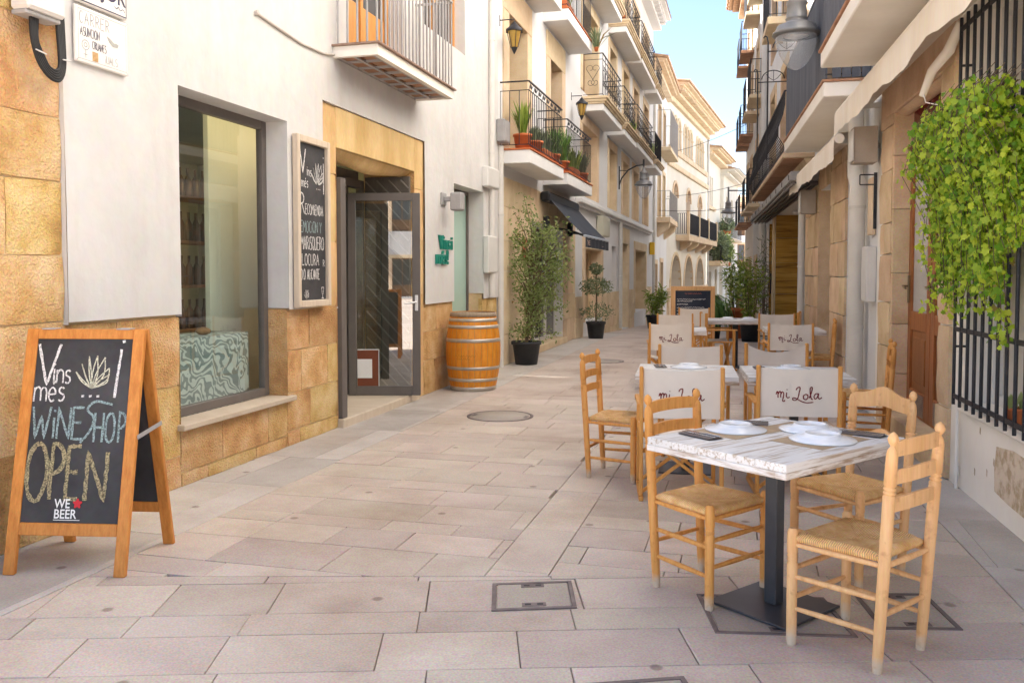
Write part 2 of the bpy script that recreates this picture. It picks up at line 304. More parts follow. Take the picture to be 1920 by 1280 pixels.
def special():
    global RUSH, TABLE, MARBLE, DAMASK, GRAVE
    # woven rush seat
    RUSH = mat('woven_rush', (.74, .39, .13), (.95, .63, .30), scale=14, stretch=(1, 1, 1), bump=0, bscale=80, var=.08, rough=.85, fine=.4)
    N, Lk = nd(RUSH); b = N['Principled BSDF']; tc = N.new('ShaderNodeTexCoord'); sp = N.new('ShaderNodeSeparateXYZ'); Lk(tc.outputs['Object'], sp.inputs[0])
    ax = N.new('ShaderNodeMath'); ax.operation = 'ABSOLUTE'; Lk(sp.outputs[0], ax.inputs[0]); ay = N.new('ShaderNodeMath'); ay.operation = 'ABSOLUTE'; Lk(sp.outputs[1], ay.inputs[0])
    gt = N.new('ShaderNodeMath'); gt.operation = 'GREATER_THAN'; Lk(ax.outputs[0], gt.inputs[0]); Lk(ay.outputs[0], gt.inputs[1])
    mxv = N.new('ShaderNodeMix'); mxv.data_type = 'FLOAT'; Lk(gt.outputs[0], mxv.inputs[0]); Lk(sp.outputs[0], mxv.inputs[2]); Lk(sp.outputs[1], mxv.inputs[3])
    nz = N.new('ShaderNodeTexNoise'); nz.inputs['Scale'].default_value = 25; Lk(tc.outputs['Object'], nz.inputs['Vector'])
    ml = N.new('ShaderNodeMath'); ml.operation = 'MULTIPLY_ADD'; ml.inputs[1].default_value = 720; Lk(mxv.outputs[0], ml.inputs[0])
    nm = N.new('ShaderNodeMath'); nm.operation = 'MULTIPLY'; nm.inputs[1].default_value = 6; Lk(nz.outputs['Fac'], nm.inputs[0]); Lk(nm.outputs[0], ml.inputs[2])
    sn = N.new('ShaderNodeMath'); sn.operation = 'SINE'; Lk(ml.outputs[0], sn.inputs[0])
    bp = N.new('ShaderNodeBump'); bp.inputs['Strength'].default_value = .45; bp.inputs['Distance'].default_value = .005; Lk(sn.outputs[0], bp.inputs['Height']); Lk(bp.outputs[0], b.inputs['Normal'])
    old = b.inputs['Base Color'].links[0].from_socket; mx = N.new('ShaderNodeMix'); mx.data_type = 'RGBA'; mx.blend_type = 'MULTIPLY'
    mr = N.new('ShaderNodeMapRange'); mr.inputs[1].default_value = -1; mr.inputs[3].default_value = .68; mr.inputs[4].default_value = 1.15; Lk(sn.outputs[0], mr.inputs[0])
    mx.inputs[0].default_value = 1; Lk(old, mx.inputs[6]); Lk(mr.outputs[0], mx.inputs[7]); Lk(mx.outputs[2], b.inputs['Base Color'])
    # distressed white table paint
    TABLE = mat('distressed_white_boards', (.46, .37, .28), (.77, .75, .72), scale=4, stretch=(1, 16, 16), contrast=(.36, .50), bump=.15, bscale=40, fine=.12, var=.04, rough=.55, detail=8)
    # layered brown marble
    MARBLE = mat('banded_amber_marble', (.16, .075, .012), (.40, .225, .045), scale=2, bump=0, bscale=40, var=.05, rough=.18, fine=.15, spec=.6)
    N, Lk = nd(MARBLE); b = N['Principled BSDF']; tc = N.new('ShaderNodeTexCoord'); mp = N.new('ShaderNodeMapping'); mp.inputs['Scale'].default_value = (.35, .35, 1)
    mp.inputs['Scale'].default_value = (.5, .5, 6.5); Lk(tc.outputs['Object'], mp.inputs[0]); wv = N.new('ShaderNodeTexNoise'); wv.inputs['Scale'].default_value = 1.6; wv.inputs['Detail'].default_value = 7; wv.inputs['Roughness'].default_value = .62; wv.inputs['Distortion'].default_value = .8
    Lk(mp.outputs[0], wv.inputs[0]); rp = N.new('ShaderNodeValToRGB'); rp.color_ramp.elements[0].position = .3; rp.color_ramp.elements[1].position = .68; rp.color_ramp.elements[0].color = (.16, .07, .012, 1); rp.color_ramp.elements[1].color = (.62, .38, .09, 1)
    e = rp.color_ramp.elements.new(.47); e.color = (.44, .24, .035, 1); Lk(wv.outputs['Fac'], rp.inputs[0]); Lk(rp.outputs[0], b.inputs['Base Color'])
    # damask cloth
    DAMASK = mat('teal_damask', (.40, .52, .48), (.46, .57, .53), scale=2, bump=.05, rough=.7)
    N, Lk = nd(DAMASK); b = N['Principled BSDF']; tc = N.new('ShaderNodeTexCoord'); nz = N.new('ShaderNodeTexNoise'); nz.inputs['Scale'].default_value = 4.5; nz.inputs['Detail'].default_value = 1
    Lk(tc.outputs['Object'], nz.inputs['Vector']); mxv = N.new('ShaderNodeMix'); mxv.data_type = 'VECTOR'; mxv.inputs[0].default_value = .28; Lk(tc.outputs['Object'], mxv.inputs[4]); Lk(nz.outputs['Color'], mxv.inputs[5])
    wv = N.new('ShaderNodeTexWave'); wv.wave_type = 'RINGS'; wv.rings_direction = 'SPHERICAL'; wv.inputs['Scale'].default_value = 7; wv.inputs['Distortion'].default_value = 11; wv.inputs['Detail'].default_value = 1.2; wv.inputs['Detail Scale'].default_value = 1.6
    Lk(mxv.outputs[1], wv.inputs[0]); rp = N.new('ShaderNodeValToRGB'); rp.color_ramp.elements[0].position = .44; rp.color_ramp.elements[1].position = .54
    rp.color_ramp.elements[0].color = (.19, .27, .27, 1); rp.color_ramp.elements[1].color = (.54, .65, .62, 1); Lk(wv.outputs['Fac'], rp.inputs[0]); Lk(rp.outputs[0], b.inputs['Base Color'])
special()
for m_ in (WOODC, WOODP):     # varnish worn away at the feet, handling marks
    N, Lk = nd(m_); b = N['Principled BSDF']; old = b.inputs['Base Color'].links[0].from_socket; tc = N.new('ShaderNodeTexCoord'); sp = N.new('ShaderNodeSeparateXYZ'); Lk(tc.outputs['Object'], sp.inputs[0]); nz = N.new('ShaderNodeTexNoise'); nz.inputs['Scale'].default_value = 22; nz.inputs['Detail'].default_value = 5; Lk(tc.outputs['Object'], nz.inputs['Vector'])
    ad = N.new('ShaderNodeMath'); ad.operation = 'MULTIPLY_ADD'; ad.inputs[1].default_value = -.09; Lk(nz.outputs['Fac'], ad.inputs[0]); Lk(sp.outputs[2], ad.inputs[2]); mr = N.new('ShaderNodeMapRange'); mr.inputs[1].default_value = -.02; mr.inputs[2].default_value = .03; mr.inputs[3].default_value = .85; mr.inputs[4].default_value = 0; Lk(ad.outputs[0], mr.inputs[0])
    mx = N.new('ShaderNodeMix'); mx.data_type = 'RGBA'; mx.inputs[7].default_value = (.62, .52, .40, 1); Lk(mr.outputs[0], mx.inputs[0]); Lk(old, mx.inputs[6])
    r2 = N.new('ShaderNodeValToRGB'); r2.color_ramp.elements[0].position = .28; r2.color_ramp.elements[1].position = .42; r2.color_ramp.elements[0].color = (.62, .5, .42, 1); r2.color_ramp.elements[1].color = (1, 1, 1, 1); Lk(nz.outputs['Fac'], r2.inputs[0]); m2 = N.new('ShaderNodeMix'); m2.data_type = 'RGBA'; m2.blend_type = 'MULTIPLY'; m2.inputs[0].default_value = .6; Lk(mx.outputs[2], m2.inputs[6]); Lk(r2.outputs[0], m2.inputs[7]); Lk(m2.outputs[2], b.inputs['Base Color'])
for m_ in (SLAB, SLABG):      # old spills and foot wear, continuous across slabs
    N, Lk = nd(m_); b = N['Principled BSDF']; old = b.inputs['Base Color'].links[0].from_socket; ge = N.new('ShaderNodeNewGeometry'); nz = N.new('ShaderNodeTexNoise'); nz.inputs['Scale'].default_value = .75; nz.inputs['Detail'].default_value = 6; nz.inputs['Roughness'].default_value = .65
    Lk(ge.outputs['Position'], nz.inputs['Vector']); rp = N.new('ShaderNodeValToRGB'); rp.color_ramp.elements[0].position = .47; rp.color_ramp.elements[1].position = .72; rp.color_ramp.elements[0].color = (1, 1, 1, 1); rp.color_ramp.elements[1].color = (.64, .53, .44, 1)
    Lk(nz.outputs['Fac'], rp.inputs[0]); mx = N.new('ShaderNodeMix'); mx.data_type = 'RGBA'; mx.blend_type = 'MULTIPLY'; mx.inputs[0].default_value = .8; Lk(old, mx.inputs[6]); Lk(rp.outputs[0], mx.inputs[7])
    vz = N.new('ShaderNodeTexVoronoi'); vz.voronoi_dimensions = '2D'; vz.inputs['Scale'].default_value = 1.0; Lk(ge.outputs['Position'], vz.inputs['Vector']); r2 = N.new('ShaderNodeValToRGB'); r2.color_ramp.elements[0].position = .018; r2.color_ramp.elements[1].position = .03; r2.color_ramp.elements[0].color = (.45, .4, .37, 1); r2.color_ramp.elements[1].color = (1, 1, 1, 1)
    Lk(vz.outputs['Distance'], r2.inputs[0]); m2 = N.new('ShaderNodeMix'); m2.data_type = 'RGBA'; m2.blend_type = 'MULTIPLY'; m2.inputs[0].default_value = .8; Lk(mx.outputs[2], m2.inputs[6]); Lk(r2.outputs[0], m2.inputs[7]); Lk(m2.outputs[2], b.inputs['Base Color'])
N, Lk = nd(PLASTER); b = N['Principled BSDF']; old = b.inputs['Base Color'].links[0].from_socket; ge = N.new('ShaderNodeNewGeometry'); mp = N.new('ShaderNodeMapping'); mp.inputs['Scale'].default_value = (1, 2.2, .45); Lk(ge.outputs['Position'], mp.inputs[0]); nz = N.new('ShaderNodeTexNoise'); nz.inputs['Scale'].default_value = 1.3; nz.inputs['Detail'].default_value = 8; nz.inputs['Roughness'].default_value = .7; Lk(mp.outputs[0], nz.inputs['Vector'])
rp = N.new('ShaderNodeValToRGB'); rp.color_ramp.elements[0].position = .48; rp.color_ramp.elements[1].position = .72; rp.color_ramp.elements[0].color = (1, 1, 1, 1); rp.color_ramp.elements[1].color = (.91, .88, .85, 1); Lk(nz.outputs['Fac'], rp.inputs[0]); mx = N.new('ShaderNodeMix'); mx.data_type = 'RGBA'; mx.blend_type = 'MULTIPLY'; mx.inputs[0].default_value = .8; Lk(old, mx.inputs[6]); Lk(rp.outputs[0], mx.inputs[7]); Lk(mx.outputs[2], b.inputs['Base Color'])
TABLE2 = mat('worn_board_edges', (.44, .32, .22), (.80, .77, .73), scale=4.5, stretch=(1.5, 1.5, 12), contrast=(.38, .58), bump=.25, bscale=40, fine=.2, var=.04, rough=.6, detail=8)
# ------------------------------------------------------------------ lettering
def font_mb(txt, size, fn, ext=.0, bold=0., align='LEFT', sx=1.):
    cu = bpy.data.curves.new('t', 'FONT'); cu.body = txt; cu.size = size; cu.align_x = align; cu.offset = bold; cu.resolution_u = 3; cu.extrude = max(ext, 0) / 2
    o = bpy.data.objects.new('t', cu); COL.objects.link(o); dg = bpy.context.evaluated_depsgraph_get(); me = o.evaluated_get(dg).to_mesh()
    mb = MB(); mb.add([fn(v.co.x * sx, v.co.y, v.co.z + max(ext, 0) / 2) for v in me.vertices], [tuple(p.vertices) for p in me.polygons])
    bpy.data.objects.remove(o); bpy.data.curves.remove(cu); return mb
def arc(cx, cy, rx, ry, a0, a1, n=10): return [(cx + rx * math.cos(R(a0 + (a1 - a0) * i / n)), cy + ry * math.sin(R(a0 + (a1 - a0) * i / n))) for i in range(n + 1)]
def cat(pts, n=6):
    out = []; P = [pts[0]] + list(pts) + [pts[-1]]
    for i in range(1, len(P) - 2):
        for k in range(n):
            t = k / n; a, b, c, d = P[i - 1], P[i], P[i + 1], P[i + 2]
            out.append(tuple(.5 * (2 * b[j] + (c[j] - a[j]) * t + (2 * a[j] - 5 * b[j] + 4 * c[j] - d[j]) * t * t + (3 * b[j] - a[j] - 3 * c[j] + d[j]) * t ** 3) for j in (0, 1)))
    return out + [tuple(pts[-1])]
def smooth3(P, n=5):
    a = cat([(p[0], p[1]) for p in P], n); b = cat([(p[2], 0) for p in P], n); return [(x[0], x[1], z[0]) for x, z in zip(a, b)]
GL = {   # stroke letters in a unit-high box; (width, strokes)
 'A': (.6, [[(0, 0), (.3, 1), (.6, 0)], [(.1, .38), (.5, .38)]]), 'C': (.55, [arc(.3, .5, .28, .5, 50, 310)]), 'D': (.6, [[(.05, 0), (.05, 1)], [(0, 1)] + arc(.1, .5, .45, .5, 90, -90) + [(0, 0)]]),
 'E': (.5, [[(.5, 1), (0, 1), (0, 0), (.5, 0)], [(0, .52), (.4, .52)]]), 'H': (.55, [[(0, 0), (0, 1)], [(.55, 0), (.55, 1)], [(0, .5), (.55, .5)]]), 'I': (.12, [[(.06, 0), (.06, 1)]]),
 'i': (.12, [[(.06, 0), (.06, .66)], [(.05, .84), (.08, .9)]]), 'L': (.5, [[(0, 1), (0, 0), (.5, .02)]]), 'M': (.7, [[(0, 0), (.08, 1), (.35, .4), (.62, 1), (.7, 0)]]), 'N': (.58, [[(0, 0), (0, 1), (.56, 0), (.58, 1)]]),
 'O': (.62, [arc(.31, .5, .3, .5, 90, 450, 16)]), 'P': (.52, [[(.05, 0), (.05, 1)], [(0, 1)] + arc(.1, .73, .4, .27, 90, -90) + [(.05, .46)]]), 'Q': (.62, [arc(.31, .5, .3, .5, 90, 450, 16), [(.4, .25), (.62, -.05)]]),
 'R': (.55, [[(.05, 0), (.05, 1)], [(0, 1)] + arc(.1, .74, .38, .26, 90, -90) + [(.05, .48)], [(.2, .48), (.55, 0)]]), 'S': (.5, [arc(.27, .74, .24, .25, 40, 260, 8) + arc(.25, .25, .25, .26, 80, -130, 8)]),
 'T': (.5, [[(0, 1), (.5, 1)], [(.25, 1), (.25, 0)]]), 'U': (.55, [[(0, 1), (0, .3)] + arc(.27, .3, .27, .3, 180, 360, 8) + [(.55, 1)]]), 'V': (.6, [[(0, 1), (.3, 0), (.6, 1)]]), 'W': (.85, [[(0, 1), (.2, 0), (.43, .7), (.63, 0), (.85, 1)]]),
 'Y': (.5, [[(0, 1), (.25, .5), (.5, 1)], [(.25, .5), (.25, 0)]]), 'n': (.4, [[(0, .6), (0, 0)], [(0, .42)] + arc(.2, .38, .19, .22, 150, 0, 6) + [(.4, 0)]]), 's': (.34, [arc(.19, .46, .15, .14, 30, 260, 6) + arc(.17, .16, .17, .16, 80, -140, 6)]),
 'm': (.7, [[(0, .6), (0, 0)], [(0, .42)] + arc(.18, .38, .17, .22, 150, 0, 6) + [(.36, 0)], [(.36, .4)] + arc(.53, .38, .17, .22, 160, 0, 6) + [(.7, 0)]]), 'e': (.42, [[(.03, .3), (.4, .33)] + arc(.21, .3, .2, .3, 10, 310, 12)]),
 'é': (.42, [[(.03, .3), (.4, .33)] + arc(.21, .3, .2, .3, 10, 310, 12), [(.2, .72), (.32, .88)]]), '.': (.1, [[(.03, .0), (.07, .05)]]), '!': (.1, [[(.05, .0), (.05, .75)], [(.03, .93), (.08, .97)]]), ' ': (.3, [])}
def strokes(mb, txt, x, y, h, w, fn, sx=1., gap=.14, jit=.25, wob=.015):
    for ch in txt:
        wd, st = GL[ch]
        for s_ in st:
            pts = []
            for a, b in zip(s_[:-1], s_[1:]):
                k = max(1, int(math.hypot(b[0] - a[0], b[1] - a[1]) * h / .02))
                pts += [(a[0] + (b[0] - a[0]) * i / k, a[1] + (b[1] - a[1]) * i / k) for i in range(k)]
            pts.append(s_[-1]); o1, o2 = rnd.uniform(-wob, wob) * h, rnd.uniform(-wob, wob) * h
            mb.ribbon([(x + p[0] * h * sx + o1, y + p[1] * h + o2) for p in pts], w, fn, 0., jit)
        x += (wd * sx + gap) * h
    return x
LOLA = [  # hand-lettered "mi Lola", unit: whole word about 3.3 wide, 1 high
 [(0, .42), (.06, .62), (.12, .60), (.13, .40), (.14, .18)], [(.13, .42), (.24, .64), (.32, .58), (.32, .2)], [(.32, .42), (.42, .62), (.52, .55), (.52, .30), (.46, -.02), (.56, -.08), (.62, .02)], [(.74, .58), (.72, .30), (.82, .18), (.95, .26)], [(.75, .78), (.78, .82)],
 [(1.40, .78), (1.48, .95), (1.63, 1.0), (1.67, .88), (1.61, .6), (1.57, .34), (1.49, .12), (1.34, .0), (1.17, .06), (1.2, .19), (1.42, .14), (1.7, -.02), (2.1, -.15), (2.6, -.1)],
 [(2.06, .48), (1.92, .38), (1.92, .16), (2.06, .08), (2.2, .2), (2.2, .38), (2.08, .48), (2.24, .42)], [(2.3, .2), (2.42, .52), (2.52, .92), (2.44, 1.02), (2.36, .86), (2.38, .46), (2.46, .14), (2.56, .12)],
 [(2.92, .52), (2.76, .52), (2.64, .32), (2.72, .14), (2.86, .26), (2.96, .54), (2.94, .26), (3.04, .14), (3.2, .26)]]
def agave(mb, x, y, h, w, fn):       # the leafy sketch on the chalk boards
    for dx, top, cv in ((-.55, .50, -.1), (-.38, .75, -.05), (-.16, .98, 0), (.10, 1.0, .1), (.36, .95, .22), (.52, .62, .3), (.5, .40, .3)):
        a = cat([(x, y), (x + dx * .45 * h - .05 * h, y + top * .5 * h), (x + dx * h, y + top * h)]); b = cat([(x, y), (x + dx * .75 * h + .08 * h, y + top * .42 * h), (x + dx * h, y + top * h)])
        mb.ribbon(a, w, fn, 0, .3); mb.ribbon(b, w, fn, 0, .3)

# ------------------------------------------------------------------ masonry and walls
def wall(mb, fr, u0, u1, z0, z1, d, holes=(), back=0., rev=True):
    us = sorted({u0, u1, *[min(max(h[k], u0), u1) for h in holes for k in (0, 1)]}); zs = sorted({z0, z1, *[min(max(h[k], z0), z1) for h in holes for k in (2, 3)]})
    for a, b in zip(us[:-1], us[1:]):
        for c, e in zip(zs[:-1], zs[1:]):
            m, n = (a + b) / 2, (c + e) / 2
            if any(h[0] < m < h[1] and h[2] < n < h[3] for h in holes): continue
            mb.quad(fr(a, d, c), fr(b, d, c), fr(b, d, e), fr(a, d, e))
    if rev:
        for h in holes:
            a, b, c, e, dp = max(h[0], u0), min(h[1], u1), max(h[2], z0), min(h[3], z1), h[4]
            for (p, q) in (((a, c), (a, e)), ((b, c), (b, e)), ((a, e), (b, e)), ((a, c), (b, c))):
                if p[1] == q[1] and p[1] <= z0 + 1e-4: continue
                mb.quad(fr(p[0], d, p[1]), fr(q[0], d, q[1]), fr(q[0], d - dp, q[1]), fr(p[0], d - dp, p[1]))
    if back:
        for (p, q) in (((u0, z0), (u0, z1)), ((u1, z0), (u1, z1)), ((u0, z1), (u1, z1)), ((u0, z0), (u1, z0))):
            mb.quad(fr(p[0], d, p[1]), fr(q[0], d, q[1]), fr(q[0], d - back, q[1]), fr(p[0], d - back, p[1]))
        mb.quad(fr(u0, d - back, z0), fr(u1, d - back, z0), fr(u1, d - back, z1), fr(u0, d - back, z1))
def block(fr, u0, u1, z0, z1, d, rough=.012, gap=.008, dep=.06, nu=None, nz=None, chip=.02):
    mb = MB(); nu = nu or max(2, min(5, int((u1 - u0) / .14))); nz = nz or max(2, min(4, int((z1 - z0) / .13))); sd_ = rnd.uniform(0, 99)
    u0 += gap; u1 -= gap; z0 += gap; z1 -= gap; off = rnd.uniform(-.4, .4) * rough; v = []
    for j in range(nz + 1):
        for i in range(nu + 1):
            u = u0 + (u1 - u0) * i / nu; z = z0 + (z1 - z0) * j / nz; ed = i in (0, nu); et = j in (0, nz)
            k = noise.noise((u * 5 + sd_, z * 5, sd_)) * rough + off
            if ed or et: k -= chip * .35
            if ed and et: k -= chip * .3; u += (1 if i == 0 else -1) * rnd.uniform(0, chip); z += (1 if j == 0 else -1) * rnd.uniform(0, chip)
            elif ed: u += (1 if i == 0 else -1) * rnd.uniform(-.2, .5) * chip
            elif et: z += (1 if j == 0 else -1) * rnd.uniform(-.2, .5) * chip
            v.append(fr(u, d + k, z))
    n = nu + 1; f = [(j * n + i, j * n + i + 1, (j + 1) * n + i + 1, (j + 1) * n + i) for j in range(nz) for i in range(nu)]
    rim = [i for i in range(n)] + [j * n + nu for j in range(1, nz + 1)] + [nz * n + i for i in range(nu - 1, -1, -1)] + [j * n for j in range(nz - 1, 0, -1)]
    o = len(v); v += [Vector(v[i]) - fr.n * dep for i in rim]; m = len(rim)
    f += [(rim[i], rim[(i + 1) % m], o + (i + 1) % m, o + i) for i in range(m)]
    mb.add(v, f); return mb
def masonry(parent, fr, u0, u1, z0, z1, d, rows, avg, m, name='stone_block', **k):
    z = z0; r = 0
    while z < z1 - .02:
        h = rows[r % len(rows)]; r += 1
        if z1 - (z + h) < .12: h = z1 - z
        u = u0; first = True
        while u < u1 - .02:
            w = avg * rnd.uniform(.7, 1.35) * (.55 if first and r % 2 else 1); first = False
            if u1 - (u + w) < avg * .35: w = u1 - u
            wpart(name, block(fr, u, u + w, z, z + h, d, **k), m, parent); u += w
        z += h
# ------------------------------------------------------------------ street and paving
def clip(poly, nx, ny, c):     # keep nx*x+ny*y >= c
    out = []
    for i in range(len(poly)):
        p, q = poly[i], poly[(i + 1) % len(poly)]; a = nx * p[0] + ny * p[1] - c; b = nx * q[0] + ny * q[1] - c
        if a >= 0: out.append(p)
        if a * b < 0: t = a / (a - b); out.append((p[0] + (q[0] - p[0]) * t, p[1] + (q[1] - p[1]) * t))
    return out
def inset(poly, g_):
    A = sum(p[0] * q[1] - q[0] * p[1] for p, q in zip(poly, poly[1:] + poly[:1]))
    if abs(A) < .02: return []
    if A < 0: poly = poly[::-1]
    out = poly
    for p, q in zip(poly, poly[1:] + poly[:1]):
        dx, dy = q[0] - p[0], q[1] - p[1]; l = math.hypot(dx, dy)
        if l < 1e-6: continue
        nx, ny = -dy / l, dx / l; out = clip(out, nx, ny, nx * p[0] + ny * p[1] + g_)
        if len(out) < 3: return []
    return out
mb = MB()
ys = [-60, 0, 19, 30, 42, 60, 100, 400]
for a, b in zip(ys[:-1], ys[1:]):
    za, zb = -.03 + zg(min(a, 100)), -.03 + zg(min(b, 100)); mb.add([(-400, a, za), (400, a, za), (400, b, zb), (-400, b, zb)], [(0, 1, 2, 3)])
GROUND = struct('ground', mb, JOINT)
STREET = bpy.data.objects.new('street', None); COL.objects.link(STREET); STREET['kind'] = 'structure'; WMX['street'] = Matrix()
def slab(poly, mb=None, lift=0.):
    pl = inset(poly, rnd.uniform(.0014, .0030))
    if len(pl) < 3: return
    own = mb is None; mb = mb or MB(); n = len(pl); tz = lift + rnd.uniform(-.0018, .0018); tx, ty = rnd.uniform(-.0012, .0012), rnd.uniform(-.0012, .0012); cx = sum(p[0] for p in pl) / n; cy = sum(p[1] for p in pl) / n
    e = [(p[0] + (cx - p[0]) * .004 / max(.1, math.hypot(p[0] - cx, p[1] - cy)), p[1] + (cy - p[1]) * .004 / max(.1, math.hypot(p[0] - cx, p[1] - cy))) for p in pl]
    zf = lambda p: tz + zg(p[1]) + tx * (p[0] - cx) + ty * (p[1] - cy)
    mb.add([(p[0], p[1], zf(p)) for p in e] + [(p[0], p[1], zf(p) - .003) for p in pl] + [(p[0], p[1], zf(p) - .04) for p in pl], [tuple(range(n))] + [(k * n + i, k * n + (i + 1) % n, (k + 1) * n + (i + 1) % n, (k + 1) * n + i) for k in (0, 1) for i in range(n)])
    return mb
FH = (-math.sin(R(15.3)), math.cos(R(15.3))); DB = 4.17
def rw(y): return 1.46 - math.tan(R(2.9)) * (y - 6.5)        # x of the right-hand facade
def outside_covers(poly):
    cx = sum(p[0] for p in poly) / len(poly); cy = sum(p[1] for p in poly) / len(poly); return True
far_mb = MB(); far_g = MB()
def lay(poly, y, m):
    if len(poly) < 3: return
    if y < 9.6:
        s_ = slab(poly)
        if s_: part('paving_slab', s_, m, STREET)
    else: slab(poly, far_mb if m is SLAB else far_g)
def field(xa, xb, y0, y1, rows, avg, m, skew=0., camclip=True):
    y = y0; r = 0
    while y < y1:
        h = rows[r % len(rows)]; r += 1; x = xa(y) - rnd.uniform(0, avg * .6); ra_, rb_ = xa(y), xb(y)
        while x < rb_:
            w = avg * rnd.uniform(.72, 1.35); p = [(x, y + skew * x), (x + w, y + skew * (x + w)), (x + w, y + h + skew * (x + w)), (x, y + h + skew * x)]
            k_ = (ra_ - xa(y + h)) / h; p = clip(p, 1, k_, ra_ + y * k_); p = clip(p, -1, -(rb_ - xb(y + h)) / h, -(rb_ + y * (rb_ - xb(y + h)) / h)) if len(p) > 2 else p
            if camclip and len(p) > 2: p = clip(p, FH[0], FH[1], DB)
            lay(p, y, m); x += w
        y += h
RWS = [.36, .22, .40, .32, .20, .38]
field(lambda y: -3.13, lambda y: -1.235, 3.3, 24, RWS, .58, SLAB, .02)
field(lambda y: -1.235, lambda y: -.93, 3.3, 24, [.8, .72, .9], .6, SLAB, .0)
field(lambda y: -.93, lambda y: rw(y) - .36, 3.3, 24, [.36, .24, .4, .28], .58, SLAB, .015)
field(lambda y: -3.82, lambda y: -3.13, .8, 24, [1.15, .9, 1.3], .8, SLABG, 0, False)
field(lambda y: rw(y) - .36, lambda y: rw(y) + .05, 1.0, 24, [.8, .65, .9], .6, SLABG, 0, False)
# crossing in front of the camera, laid square to the view
ca, sa = math.cos(R(15.3 + 2.4)), math.sin(R(15.3 + 2.4)); v_ = .7; r = 0
while v_ < 5.0:
    h = [.34, .22, .38, .30][r % 4]; r += 1; u_ = -5 - rnd.uniform(0, .6)
    while u_ < 5:
        w = rnd.uniform(.42, .82); q = [(u_, v_), (u_ + w, v_), (u_ + w, v_ + h), (u_, v_ + h)]; p = [(a * ca - b * sa, a * sa + b * ca) for a, b in q]
        p = clip(p, -FH[0], -FH[1], -DB); p = clip(p, 1, 0, -3.13) if len(p) > 2 else p
        k = math.tan(R(2.9)); p = clip(p, -1, -k, -(1.46 - .36 + k * 6.5)) if len(p) > 2 else p
        lay(p, 1, SLAB); u_ += w
    v_ += h
part('far_paving', far_mb, SLAB, STREET, stuff=True); part('far_paving', far_g, SLABG, STREET, stuff=True)
mb = MB()
for a, b in ((24, 42), (42, 60), (60, 100)): mb.add([(-9, a, zg(a) - .002), (9, a, zg(a) - .002), (9, b, zg(b) - .002), (-9, b, zg(b) - .002)], [(0, 1, 2, 3)])
for a, b in ((-30, 1.0),): mb.add([(-9, a, -.012), (9, a, -.012), (9, b, -.012), (-9, b, -.012)], [(0, 1, 2, 3)])
part('road_surface', mb, SLAB, STREET)

# manhole covers -----------------------------------------------------
def square_cover(c, ax, ay, label, slots=True):
    c = Vector((*c, 0)); ax = Vector((*ax, 0)); ay = Vector((*ay, 0)); ux, uy = ax.normalized(), ay.normalized(); lx, ly = ax.length, ay.length
    f3 = lambda x, y, z: c + ux * x + uy * y + Vector((0, 0, z))
    t = thing('manhole_cover', label, 'manhole cover', c)
    fm = MB(); w = .02
    for (a, b) in (((-lx, -ly, 0), (lx, -ly + w, .0065)), ((-lx, ly - w, 0), (lx, ly, .0065)), ((-lx, -ly + w, 0), (-lx + w, ly - w, .0065)), ((lx - w, -ly + w, 0), (lx, ly - w, .0065))): fm.box(a, b, .001, f3)
    wpart('frame', fm, RUSTF, t)
    im = MB(); im.box((-lx + w + .004, -ly + w + .004, -.004), (lx - w - .004, ly - w - .004, .0045), .001, f3); wpart('stone_inlay', im, SLABC, t)
    for sgn in (-1, 1):
        b_ = MB(); b_.box((-.055, sgn * (ly - w - .03) - .02, .004), (.055, sgn * (ly - w - .03) + .02, .0075), .001, f3); o = wpart('lifting_slot', b_, RUSTF, t)
        h_ = MB()
        for q in (-.028, .028): h_.box((q - .014, sgn * (ly - w - .03) - .009, .0076), (q + .014, sgn * (ly - w - .03) + .009, .0082), 0, f3)
        wpart('slot_hole', h_, BLACKM, o)
RUSTF = mat('rusty_cover_frame', (.16, .125, .12), (.25, .205, .19), scale=12, rough=.6, bump=.1, metal=.3)
SLABC = mat('cover_granite', (.36, .31, .26), (.44, .385, .325), scale=2, bump=.25, bscale=110, fine=.5, var=.05, rough=.65)
square_cover((-.937, 3.80), (.18, .068), (-.045, .16), 'small rectangular manhole cover in the open paving left of the front table')
square_cover((.13, 3.86), (.285, .055), (-.05, .21), 'square manhole cover half under the front table base plate')
square_cover((.70, 4.06), (.165, .04), (-.035, .20), 'manhole cover behind the legs of the front right chair')
square_cover((-.375, 2.80), (.27, .12), (-.1, .25), 'manhole cover cut by the bottom edge of the picture')
def round_cover(c, r_, label):
    t = thing('manhole_cover', label, 'manhole cover', (c[0], c[1], zg(c[1]))); mb = MB()
    mb.lathe((0, 0, 0), (0, 0, 1), [(0, r_), (.0065, r_), (.0065, r_ - .03), (0, r_ - .03)], 40, False); part('rim', mb, RUSTF, t)
    mb = MB(); mb.lathe((0, 0, -.01), (0, 0, 1), [(0, r_ - .03), (.0145, r_ - .033), (.0145, .001)], 40, False); part('stone_inlay', mb, SLABC, t)
    for s_ in (-1, 1):
        mb = MB(); mb.box((s_ * (r_ - .07) - .02, -.05, .003), (s_ * (r_ - .07) + .02, .05, .0068), .001); part('lifting_slot', mb, RUSTF, t)
round_cover((-2.47, 8.56), .35, 'round manhole cover in the middle of the street before the barrel')
round_cover((-2.3, 14.4), .33, 'small far round manhole cover level with the tall leafy potted plant')
